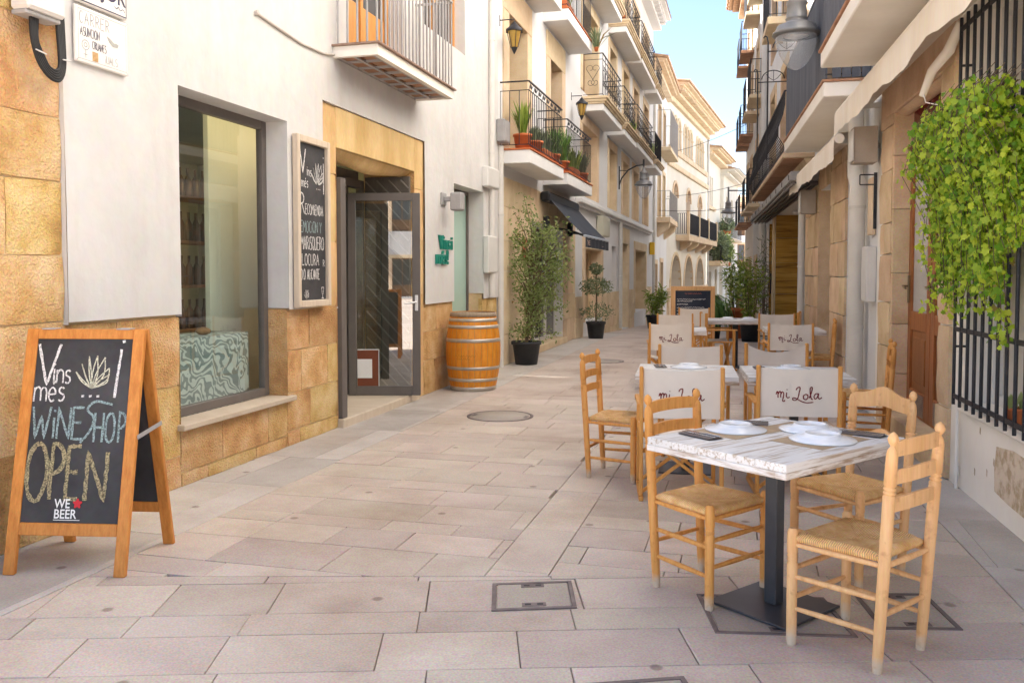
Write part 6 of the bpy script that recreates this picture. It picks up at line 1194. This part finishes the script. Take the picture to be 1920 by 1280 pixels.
# ------------------------------------------------------------------ sandwich board
t = thing('sandwich_board', 'orange-framed chalk sandwich board reading OPEN at the left', 'sandwich board', (-3.30, 3.70, 0), math.atan2(.115, .562))
HB = 1.21; W_ = .285; D_ = .27; tilt = D_ / HB
def panel(sgn, letters):
    P = lambda x, d, z: Vector((x, sgn * (-(D_ - .02) * (1 - z / HB)) + sgn * -d - sgn * .012, z)); mb = MB()
    for s_ in (-1, 1): mb.box((s_ * W_ - .03, -.014, .0), (s_ * W_ + .03, .014, HB), .004, P) if True else 0
    fo = part('frame', mb, WOODF, t, label=None if letters else 'rear frame')
    mb = MB(); mb.box((-W_ + .03, -.013, HB - .05), (W_ - .03, .013, HB - .001), .004, P); part('top_rail', mb, WOODF, fo); mb = MB(); mb.box((-W_ + .03, -.013, .19), (W_ - .03, .013, .25), .004, P); part('bottom_rail', mb, WOODF, fo)
    mb = MB(); mb.box((-W_ + .028, -.006, .245), (W_ - .028, .004, HB - .045), 0, P); so = part('slate_panel', mb, SLATE, fo); return P, t, so
P, _, _s = panel(1, True); panel(-1, False)
mb = MB()
for s_ in (-1, 1): mb.bar((s_ * (W_ + .034), -.128, .67), (s_ * (W_ + .034), .128, .70), .004, .022)
part('metal_stay', mb, GREYB, t); mb = MB()
for s_ in (-.2, .2): mb.box((s_ - .035, -.03, HB - .002), (s_ + .035, .03, HB + .004), .001)
part('hinge', mb, GREYB, t)
X0 = -W_ + .03; fn = lambda x, y, d=0.: P(X0 + x, .0065, .245 + y)      # board face 0.51 x 0.92
mb = MB(); strokes(mb, 'V', .012, .685, .205, .014, fn, .95); strokes(mb, 'ins', .10, .69, .11, .0085, fn, .75, .1); strokes(mb, 'més', .01, .60, .115, .0085, fn, .80, .1)
part('chalk_lettering', mb, CHALK, t); mb = MB(); mb.ribbon([(.435 + .002 * i, .62 + .027 * i) for i in range(10)], .0135, fn, 0, .25); mb.ribbon([(.455, .90), (.47, .905)], .014, fn); part('chalk_stroke', mb, CHALK, t); mb = MB()
for i in range(3): mb.ribbon([(.26 + i * .04, .625), (.275 + i * .04, .627)], .011, fn)
part('chalk_dots', mb, CHALK, t); mb = MB(); agave(mb, .31, .665, .165, .006, fn); part('chalk_drawing', mb, mat('pale_yellow_chalk', (.25, .24, .18), (.68, .66, .52), scale=130, detail=3, contrast=(.34, .55), bump=0, rough=1), t)
mb = MB(); strokes(mb, 'WiNE', .01, .415, .155, .012, fn, .72, .1); mb.ribbon(cat([(.43, .585), (.34, .60), (.30, .56), (.335, .52), (.325, .46), (.275, .395)]), .012, fn, 0, .25); strokes(mb, 'HOP', .345, .40, .145, .012, fn, .55, .1); part('chalk_lettering', mb, CHALKT, t)
mb = MB(); strokes(mb, 'O', .005, .105, .285, .021, fn, .62, 0, .35); strokes(mb, 'P', .135, .115, .27, .020, fn, .5, 0, .35); strokes(mb, 'E', .225, .12, .255, .019, fn, .5, 0, .35); strokes(mb, 'N', .325, .115, .235, .020, fn, .75, 0, .35); part('chalk_lettering', mb, CHALKY, t)
f2 = lambda x, y, d=0.: P(X0 + x, .0068 + d, .245 + y)
part('sticker_lettering', font_mb('WE', .062, lambda x, y, d: f2(.172 + x * .85, .078 + y, 0), 0, .0009), WHITEP, t); part('sticker_lettering', font_mb('BEER', .062, lambda x, y, d: f2(.172 + x * .88, .028 + y, 0), 0, .0009), WHITEP, t)
mb = MB(); mb.ribbon([(.172, .02), (.31, .02)], .003, f2); part('sticker_rule', mb, WHITEP, t); mb = MB(); mb.prism([(.292 + .02 * (1 + .28 * math.sin(5 * a)) * math.cos(a), .1 + .02 * (1 + .28 * math.sin(5 * a)) * math.sin(a)) for a in [2 * math.pi * i / 30 for i in range(30)]], f2, 0, .0008); part('red_mark', mb, RED, t)

# ------------------------------------------------------------------ wine barrel
t = thing('wine_barrel', 'varnished orange oak wine barrel with metal hoops by the shop door', 'barrel', (-3.40, 10.52, 0)); HBR = 1.0
def br(z): q = z / HBR; return .272 + .083 * math.sin(math.pi * (.06 + .88 * q)) ** 1.0 * 1.0 - .0
NS = 26
for k in range(NS):
    a0, a1 = 2 * math.pi * k / NS, 2 * math.pi * (k + 1) / NS; g_ = .006; mb = MB()
    mb.grid(lambda a, b: Vector(((br(b * HBR) - (.0025 if a in (0, 1) else 0)) * math.cos(a0 + g_ + (a1 - a0 - 2 * g_) * a), (br(b * HBR) - (.0025 if a in (0, 1) else 0)) * math.sin(a0 + g_ + (a1 - a0 - 2 * g_) * a), b * HBR)), 4, 14); part('stave', mb, CASK, t)
mb = MB(); mb.lathe((0, 0, .01), (0, 0, HBR - .01), [(0, br(.01) - .006)] + [(i / 12, br(i / 12 * HBR) - .008) for i in range(13)] + [(1, br(HBR) - .006)], 26, False); part('lining', mb, WOODK, t)
mb = MB(); mb.lathe((0, 0, HBR - .045), (0, 0, HBR - .03), [(0, .02), (0, br(.96) - .006), (1, br(.97) - .006), (1, .001)], 26, False); part('head', mb, WOODK, t)
for z0, z1 in ((.0, .055), (.125, .165), (.275, .315), (.625, .67), (.80, .84), (.885, .925), (.945, 1.0)):
    mb = MB(); mb.lathe((0, 0, z0), (0, 0, z1), [(0, br(z0) + .001), (0, br(z0) + .005), (.5, br((z0 + z1) / 2) + .006), (1, br(z1) + .005), (1, br(z1) + .001)], 40, False); part('hoop', mb, HOOP if z0 < .94 else WOODK, t)
mb = MB(); cy = lambda x, y, d=0.: Vector(((br(y) + .002) * math.cos(x), (br(y) + .002) * math.sin(x), y))
A_ = -math.pi / 2 - .35
for ln, (w0, yy) in enumerate(((.75, .455), (.55, .42))): mb.ribbon(cat([(A_ + w0 * i / 22, yy + .012 * math.sin(i * 2.1) + .006 * math.sin(i * 5)) for i in range(23)], 3), .004, cy)
part('burnt_lettering', mb, mat('burnt_mark', (.28, .09, .01)), t, recalc=False)

# ------------------------------------------------------------------ menu chalkboard
t = thing('menu_chalkboard', 'wood-framed menu chalkboard with handwritten lines standing behind the far tables', 'chalkboard', (-.93, 16.0, 0), R(12)); mb = MB()
for a, b in (((-.40, -.02, 0), (-.32, .02, 1.26)), ((.32, -.02, 0), (.40, .02, 1.26)), ((-.32, -.02, 1.18), (.32, .02, 1.26)), ((-.32, -.02, .28), (.32, .02, .36))): mb.box(a, b, .005)
part('frame', mb, WOODP, t); mb = MB(); mb.box((-.32, -.008, .36), (.32, .008, 1.18)); part('slate_panel', mb, SLATEB, t); mb = MB()
for i, (w0, z) in enumerate(((.52, 1.02), (.28, .985), (.2, .93), (.5, .87), (.48, .81), (.3, .75), (.4, .69), (.35, .6))): mb.ribbon([(-.29 + w0 * k / 40, z + .012 * math.sin(k * 2.3 + i) * (1 if k % 5 else 0)) for k in range(41)], .009, lambda x, y, d: Vector((x, -.0095, y)), 0, .5)
part('chalk_lettering', mb, CHALK, t, recalc=False); mb = MB(); mb.ribbon([(-.15 + .3 * k / 24, 1.125 + .014 * math.sin(k * 2.3)) for k in range(25)], .012, lambda x, y, d: Vector((x, -.0095, y)), 0, .5); part('chalk_lettering', mb, mat('red_chalk', (.35, .12, .1)), t, recalc=False)
mb = MB(); mb.bar((-.34, .03, 1.1), (-.34, .4, .0), .03, .03); mb.bar((.34, .03, 1.1), (.34, .4, 0), .03, .03); part('rear_leg', mb, WOODP, t)

# ------------------------------------------------------------------ shop window display
t = thing('display_table', 'display table under a teal damask cloth inside the shop window', 'table', (-4.36, 5.6, .09)); mb = MB(); mb.box((-4.48, 5.0, .09), (-4.13, 6.40, .985), .01); wpart('stand', mb, WOODD, t)
mb = MB(); mb.grid(lambda a, b: Vector((-4.105 + .012 * math.sin(a * 22) * (1 - b), 4.96 + 1.48 * a, .2 + .80 * b)), 40, 6); mb.grid(lambda a, b: Vector((-4.105 - .38 * b, 4.96 + 1.48 * a, 1.0 + .004 * math.sin(a * 12))), 20, 4); mb.grid(lambda a, b: Vector((-4.105 - .38 * a, 6.44 + .01 * math.sin(a * 14) * (1 - b), 0.2 + .80 * b)), 16, 6); wpart('tablecloth', mb, DAMASK, t)
t = thing('draped_cloth', 'patterned cloth with red spots draped over a small stand in the shop window', 'cloth', (-4.34, 5.32, .96)); mb = MB(); mb.grid(lambda a, b: Vector((-4.2 - .25 * b, 5.1 + .62 * a, 1.005 + .22 * math.exp(-((a - .22) / .22) ** 2) * math.sin(math.pi * (.25 + .7 * b)) + .006 * math.sin(a * 25))), 24, 10); wpart('cloth', mb, DAMASK, t)
for (y_, z_) in ((5.2, 1.13), (5.28, 1.15)): mb = MB(); mb.lathe((-4.19, y_, z_), (-4.17, y_, z_ + .005), [(0, .034), (1, .02)], 12); wpart('red_spot', mb, RED, t)
for (y_, lb) in ((5.32, 'small brown bread roll left on the display table'), (5.95, 'dark round loaf right on the display table')): mb = MB(); mb.grid(lambda a, b, y_=y_: Vector((-4.2 + .05 * math.sin(math.pi * b) * math.cos(2 * math.pi * a), y_ + .075 * math.sin(math.pi * b) * math.sin(2 * math.pi * a), .1035e1 - .028 * math.cos(math.pi * b) + .004 * math.sin(a * 30))), 14, 8); tagm('bread', mb, mat('bread_crust', (.20, .10, .03), (.36, .22, .09), scale=20, rough=.7), lb, 'bread', loc=(-4.2, y_, 1.005))
# ------------------------------------------------------------------ plants
LOBED = [(0, 0), (.28, -.12), (.5, .12), (.38, .35), (.5, .62), (.2, .66), (0, 1), (-.2, .66), (-.5, .62), (-.38, .35), (-.5, .12), (-.28, -.12)]
OVAL = [(0, 0), (.22, .3), (.2, .65), (0, 1), (-.2, .65), (-.22, .3)]
LANCE = [(0, 0), (.09, .3), (.07, .7), (0, 1), (-.07, .7), (-.09, .3)]
def leaf_verts(p, size, shape, up, out, droop=.2):
    out = Vector(out).normalized(); s_ = out.cross(Vector(up)); s_ = s_.normalized() if s_.length > 1e-3 else Vector((1, 0, 0)); n = s_.cross(out).normalized()
    return [Vector(p) + s_ * (x * size) + out * (y * size) + n * (-droop * size * y * y + .12 * size * abs(x)) for x, y in shape]
def rdir(): 
    while True:
        v = Vector((rnd.uniform(-1, 1), rnd.uniform(-1, 1), rnd.uniform(-1, 1)))
        if .05 < v.length < 1: return v.normalized()
def leaves(mb, pts, size, shape, droopdir=None, jit=.35):
    for p, o in pts:
        d = (Vector(o) * .6 + rdir() * .8); d.normalize(); v = leaf_verts(p, size * rnd.uniform(1 - jit, 1 + jit), shape, rdir(), d); mb.add(v, [tuple(range(len(v)))])
def pot(t, c, r0, r1, h, m, soil=True):
    c = Vector(c); mb = MB(); mb.lathe(c, c + Vector((0, 0, h)), [(0, .001), (0, r0), (.86, r1 * .97), (.86, r1 * 1.06), (1, r1 * 1.06), (1, r1 * .95), (.9, r1 * .93)], 24, False); wpart('pot', mb, m, t)
    mb = MB(); mb.lathe(c + Vector((0, 0, h * .9)), c + Vector((0, 0, h * .92)), [(0, r1 * .93), (1, .001)], 20, False); wpart('soil', mb, SOIL, t)
def bush_pts(branches, n, spread, bias=(0, 0, 0)):
    out = []
    for _ in range(n):
        b = rnd.choice(branches); k = rnd.uniform(.03, 1) ** .8; i = k * (len(b) - 1); a = int(min(i, len(b) - 2)); p = Vector(b[a]).lerp(Vector(b[a + 1]), i - a); d = rdir(); out.append((p + d * spread * rnd.uniform(.1, 1) ** .8, d + Vector(bias)))
    return out
def woody(t, c, z0, branches, r_, m=BARK):
    for b in branches: mb = MB(); mb.tube(b, [r_ * (1 - .8 * i / (len(b) - 1)) for i in range(len(b))], 5, False); yield mb
# tall leafy tree by the sandstone shopfront
base = Vector((-3.48, 13.62, 0)); t = thing('potted_tree', 'tall loose leafy tree in a black pot beside the barrel', 'potted plant', base); pot(t, base, .18, .235, .38, PLAST)
br_ = []
CR, CF = Vector((.9646, .2639, 0)), Vector((-.2639, .9646, 0))
for i in range(52):
    z0 = rnd.uniform(.45, 2.1); q = rnd.uniform(-.30, .70); ex = base + CR * q + CF * rnd.uniform(-.15, .35) + Vector((0, 0, z0 + rnd.uniform(-.1, .75))); ex.z = min(2.85 - .45 * abs(q - .1), max(.45, ex.z)); ex.x = max(ex.x, -3.70); st = base + CR * .12 * z0 / 2 + Vector((.02, .05, z0 * .85)); br_.append([st, st.lerp(ex, .5) + Vector((0, 0, .1)), ex])
mb = MB(); mb.tube([base + Vector((0, 0, .3)), base + Vector((.02, .05, 1.0)), base + Vector((.03, .3, 2.1))], [.03, .025, .012], 7)
for b in br_: mb.tube(b, [.011, .008, .003], 4, False)
wpart('trunk', mb, BARK, t); mb = MB(); leaves(mb, bush_pts(br_, 5200, .18), .054, OVAL); wpart('foliage', mb, LEAFO, t, stuff=True, recalc=False)
# two-tier topiary
base = Vector((-3.36, 19.7, zg(19.7))); t = thing('potted_topiary', 'two-tier topiary shrub in a black pot beneath the awning', 'potted plant', base); pot(t, base, .17, .22, .40, PLAST); mb = MB(); mb.tube([base + Vector((0, 0, .3)), base + Vector((.01, .02, .9)), base + Vector((0, 0, 1.7))], [.025, .02, .01], 6); wpart('trunk', mb, BARK, t)
pts = []
for _ in range(1500):
    c, rr, sq = rnd.choice((((0, 0, .62), .45, .5), ((0, 0, 1.22), .40, .55), ((0, 0, 1.22), .40, .55), ((0, 0, 1.62), .14, 1))); d = rdir(); k = rnd.uniform(.4, 1); pts.append((base + Vector(c) + Vector((d.x * rr * k, d.y * rr * k, d.z * rr * sq * k)), d))
mb = MB(); leaves(mb, pts, .06, OVAL); wpart('foliage', mb, LEAFG, t, stuff=True, recalc=False)
# small bamboo-like plant
def tuft(label, base, h, w, n, leaf, m, potr, poth, potm, shape=LANCE, name='potted_plant', stems=9, lean=.25):
    base = Vector(base); t = thing(name, label, 'potted plant', base); pot(t, base, potr * .8, potr, poth, potm); br_ = []
    for i in range(stems):
        a = rnd.uniform(0, 6.28); l = w * rnd.uniform(.3, 1); s_ = base + Vector((.05 * math.cos(a), .05 * math.sin(a), poth * .85)); e = base + Vector((l * math.cos(a), l * math.sin(a), poth + (h - poth) * rnd.uniform(.6, 1))); br_.append([s_, s_.lerp(e, .5) + Vector((0, 0, lean * .3)), e])
    mb = MB()
    for b in br_: mb.tube(b, [.012, .009, .004], 4, False)
    wpart('stem', mb, BARK, t); mb = MB(); leaves(mb, bush_pts(br_, n, w * .35, (0, 0, .1)), leaf, shape); wpart('foliage', mb, m, t, stuff=True, recalc=False); return t
tuft('small leafy plant in a black pot left of the menu chalkboard', (-2.95, 29.0, zg(29)), 1.5, .45, 700, .16, LEAFB, .28, .45, PLAST)
tuft('tall slender green plant in a dark pot at the end of the terrace', (.12, 19.7, zg(19.7)), 2.0, .34, 800, .15, LEAFB, .24, .45, PLAST)
tuft('bright feathery shrub in a terracotta pot behind the far table', (-.22, 21.5, zg(21.5)), 2.0, .42, 850, .13, LEAFB, .2, .75, TERRA)
tuft('spindly climbing plant against the far grey-white downpipe', (.47, 23.6, zg(23.6)), 2.6, .26, 420, .12, LEAFG, .2, .4, PLAST)
# drooping fern
base = Vector((-.78, 20.6, zg(20.6))); t = thing('potted_fern', 'dark green drooping fern clump beside the menu chalkboard', 'potted plant', base); pot(t, base, .2, .25, .4, PLAST); mb = MB()
for i in range(230):
    a = rnd.uniform(0, 6.28); l = rnd.uniform(.25, .68); h = rnd.uniform(.35, .95); p0 = base + Vector((0, 0, .36)); d = Vector((math.cos(a), math.sin(a), 0)); s_ = Vector((-d.y, d.x, 0)) * .022
    q = [p0, p0 + d * l * .35 + Vector((0, 0, h * .75)), p0 + d * l * .8 + Vector((0, 0, h * .62)), p0 + d * l + Vector((0, 0, h * .62 - .45))]
    mb.add([q[0] - s_ * .4, q[0] + s_ * .4, q[1] - s_, q[1] + s_, q[2] - s_, q[2] + s_, q[3]], [(0, 1, 3, 2), (2, 3, 5, 4), (4, 5, 6)])
wpart('foliage', mb, LEAFD, t, stuff=True, recalc=False)
# balcony pots
def sword(label, c, potr, h, n, m=LEAFB, name='balcony_plant', flowers=False, spread=.5, long_box=False):
    c = Vector(c); t = thing(name, label, 'potted plant', c)
    if long_box: mb = MB(); mb.box(c + Vector((-.09, -.35, 0)), c + Vector((.09, .35, .17)), .02); wpart('trough', mb, TERRA, t)
    else: pot(t, c, potr * .75, potr, potr * 1.7, TERRA)
    mb = MB(); z0 = .15 if long_box else potr * 1.6
    for i in range(n):
        a = rnd.uniform(0, 6.28); l = h * rnd.uniform(.6, 1); tl = rnd.uniform(.1, spread); d = Vector((math.cos(a) * tl, math.sin(a) * tl, 1)).normalized(); p = c + Vector((rnd.uniform(-.05, .05), rnd.uniform(-.3, .3) if long_box else rnd.uniform(-.06, .06), z0)); s_ = Vector((-math.sin(a), math.cos(a), 0)) * .018; e = p + d * l + Vector((d.x, d.y, -.3)) * l * .4 * tl; m_ = p.lerp(p + d * l, .6)
        mb.add([p - s_ * .6, p + s_ * .6, m_ + s_, m_ - s_, e], [(0, 1, 2, 3), (3, 2, 4)])
    wpart('leaves', mb, m, t, stuff=True, recalc=False)
    if flowers:
        mb = MB(); leaves(mb, [(c + Vector((rnd.uniform(-.1, .15), rnd.uniform(-.25, .25), rnd.uniform(.35, .6))), rdir()) for _ in range(60)], .07, OVAL); wpart('flowers', mb, PETALY, t, stuff=True, recalc=False)
sword('spiky green plant in a terracotta pot at the near corner of the first balcony', FL(13.45, .30, 3.48), .15, .62, 90); sword('low terracotta pot with a small dark plant beside the spiky one', FL(14.1, .34, 3.48), .14, .32, 40, LEAFG)
sword('terracotta trough of grey-green plants along the first balcony rail', FL(14.75, .36, 3.48), .14, .45, 70, LEAFG, long_box=True); sword('narrow leafed plant in a terracotta pot at the far end of the first balcony', FL(15.5, .36, 3.48), .12, .6, 60, LEAFD)
sword('spiky plant in a terracotta pot at the near end of the second balcony', FL(16.35, .36, 3.46), .12, .75, 70, LEAFD); sword('trailing plants in a terracotta trough on the second balcony', FL(17.3, .36, 3.46), .12, .5, 80, LEAFB, long_box=True); sword('grey-green plant at the far end of the second balcony', FL(18.4, .36, 3.46), .12, .55, 60, LEAFG)
sword('yellow-flowered plant in a terracotta trough on the top-floor balcony', FL(16.6, .36, 6.56), .12, .4, 50, LEAFO, flowers=True, long_box=True)
sword('large agave-like rosette spilling over the top-floor balcony end', FL(18.55, .62, 6.3), .05, .62, 26, LEAFG, spread=1.4)
sword('blue-green plant on the second-floor moulded balcony', FL(24.6, .3, 8.6), .12, .5, 60, LEAFG); sword('green plant with red pot on the first moulded balcony', FL(27.3, .3, 5.75), .12, .45, 50, LEAFB); sword('mixed plants at the far moulded balcony end', FL(33.0, .3, 5.75), .14, .6, 70, LEAFO)
def blob(label, c, r_, n, m, leaf):
    c = Vector(c); t = thing('balcony_shrub', label, 'shrub', c); mb = MB(); mb.box(c + Vector((-.25, -.6, -r_[2] - .1)), c + Vector((.25, .6, -r_[2] + .15)), .03); wpart('planter', mb, TERRA, t); pts = []
    for _ in range(n): d = rdir(); k = rnd.uniform(.3, 1); pts.append((c + Vector((d.x * r_[0] * k, d.y * r_[1] * k, d.z * r_[2] * k)), d))
    mb = MB(); leaves(mb, pts, leaf, OVAL); wpart('foliage', mb, m, t, stuff=True, recalc=False)
blob('big grey-green shrub on the far balcony at the street bend', FA(16.2, .5, 3.2), (.6, 1.4, 1.0), 1500, LEAFG, .22); blob('upper trailing grey shrub at the street bend', FA(20.5, .5, 4.9), (.5, 1.6, .5), 700, LEAFG, .2); blob('brighter green shrub right of the grey one on the far balcony', FA(19.5, .6, 3.2), (.5, 1.3, 1.1), 1000, LEAFO, .2)
# ------------------------------------------------------------------ hanging ivy over the doorway
t = thing('hanging_ivy', 'bright green ivy cascading beside the barred window over the doorway', 'ivy', G(.1, .2, 1.0)); LV = MB(); v = [Vector((x, y * 1.0 - .1, -.22 * y * y + .12 * abs(x))) for x, y in LOBED]; LV.add(v, [tuple(range(len(v)))]); LEAFME = LV.mesh('leaf', recalc=False); LEAFME.materials.append(LEAFI)
strands = []
for i in range(190):
    s0 = rnd.uniform(-1.46, .10); top = 2.60 - .10 * max(0, -1.2 - s0) - .12 * max(0, s0) + rnd.uniform(-.16, .05); q = rnd.random()
    bot = 1.62 if s0 < -1.22 else 1.02 if s0 < -.95 else 1.25 if s0 < -.3 else 1.2
    ln = (top - bot) * (.35 + .65 * q)
    d0 = rnd.uniform(.10, .30); pts = []
    for k in range(9): f = k / 8; pts.append(G(s0 + .08 * math.sin(f * 5 + i) * f + rnd.uniform(-.02, .02), max(.11, d0 + .12 * math.sin(math.pi * min(1, f * 2.2)) - .08 * f + rnd.uniform(-.02, .02)), top - ln * f))
    strands.append(pts)
mb = MB()
for b in strands: mb.tube(b, .0025, 3, False)
wpart('stems', mb, BARK, t); allp = bush_pts(strands, 12000, .06, (0, 0, 0)); allp.sort(key=lambda q: -((q[0] - G.O).dot(G.n))); 
mb = MB()
for i, (p, o) in enumerate(allp):
    d = (rdir() * .7 + G.n * .55 + Vector((0, 0, -.45)) + Vector((0, -.35, 0))); d.normalize(); size = rnd.choice((.018, .026, .034, .044)) * rnd.uniform(.8, 1.2)
    if i % 3 == 0 and i < 900:
        ob = inst('leaf', LEAFME, t, p); ob.scale = (size,) * 3; ob.rotation_mode = 'QUATERNION'; qd = Vector((G.n + rdir() * .7 + Vector((0, -.5, .2)))).normalized(); ob.rotation_quaternion = qd.to_track_quat('Z', 'X') @ Matrix.Rotation(rnd.uniform(0, 6.28), 3, 'Z').to_quaternion()
    else:
        nrm = (G.n + rdir() * .8 + Vector((0, -.4, .2))).normalized(); dd = (Vector((0, 0, -1)) + rdir() * .8); dd = (dd - nrm * dd.dot(nrm)).normalized(); s_ = dd.cross(nrm)
        vv = [Vector(p) + s_ * (x * size) + dd * (y * size) + nrm * (size * (-.22 * y * y + .12 * abs(x))) for x, y in LOBED]; mb.add(vv, [tuple(range(len(vv)))])
wpart('foliage', mb, LEAFI, t, stuff=True, recalc=False)
sword('small terracotta pot behind the window bars at the right edge', G(-1.05, .0, .63), .06, .1, 14, LEAFO)
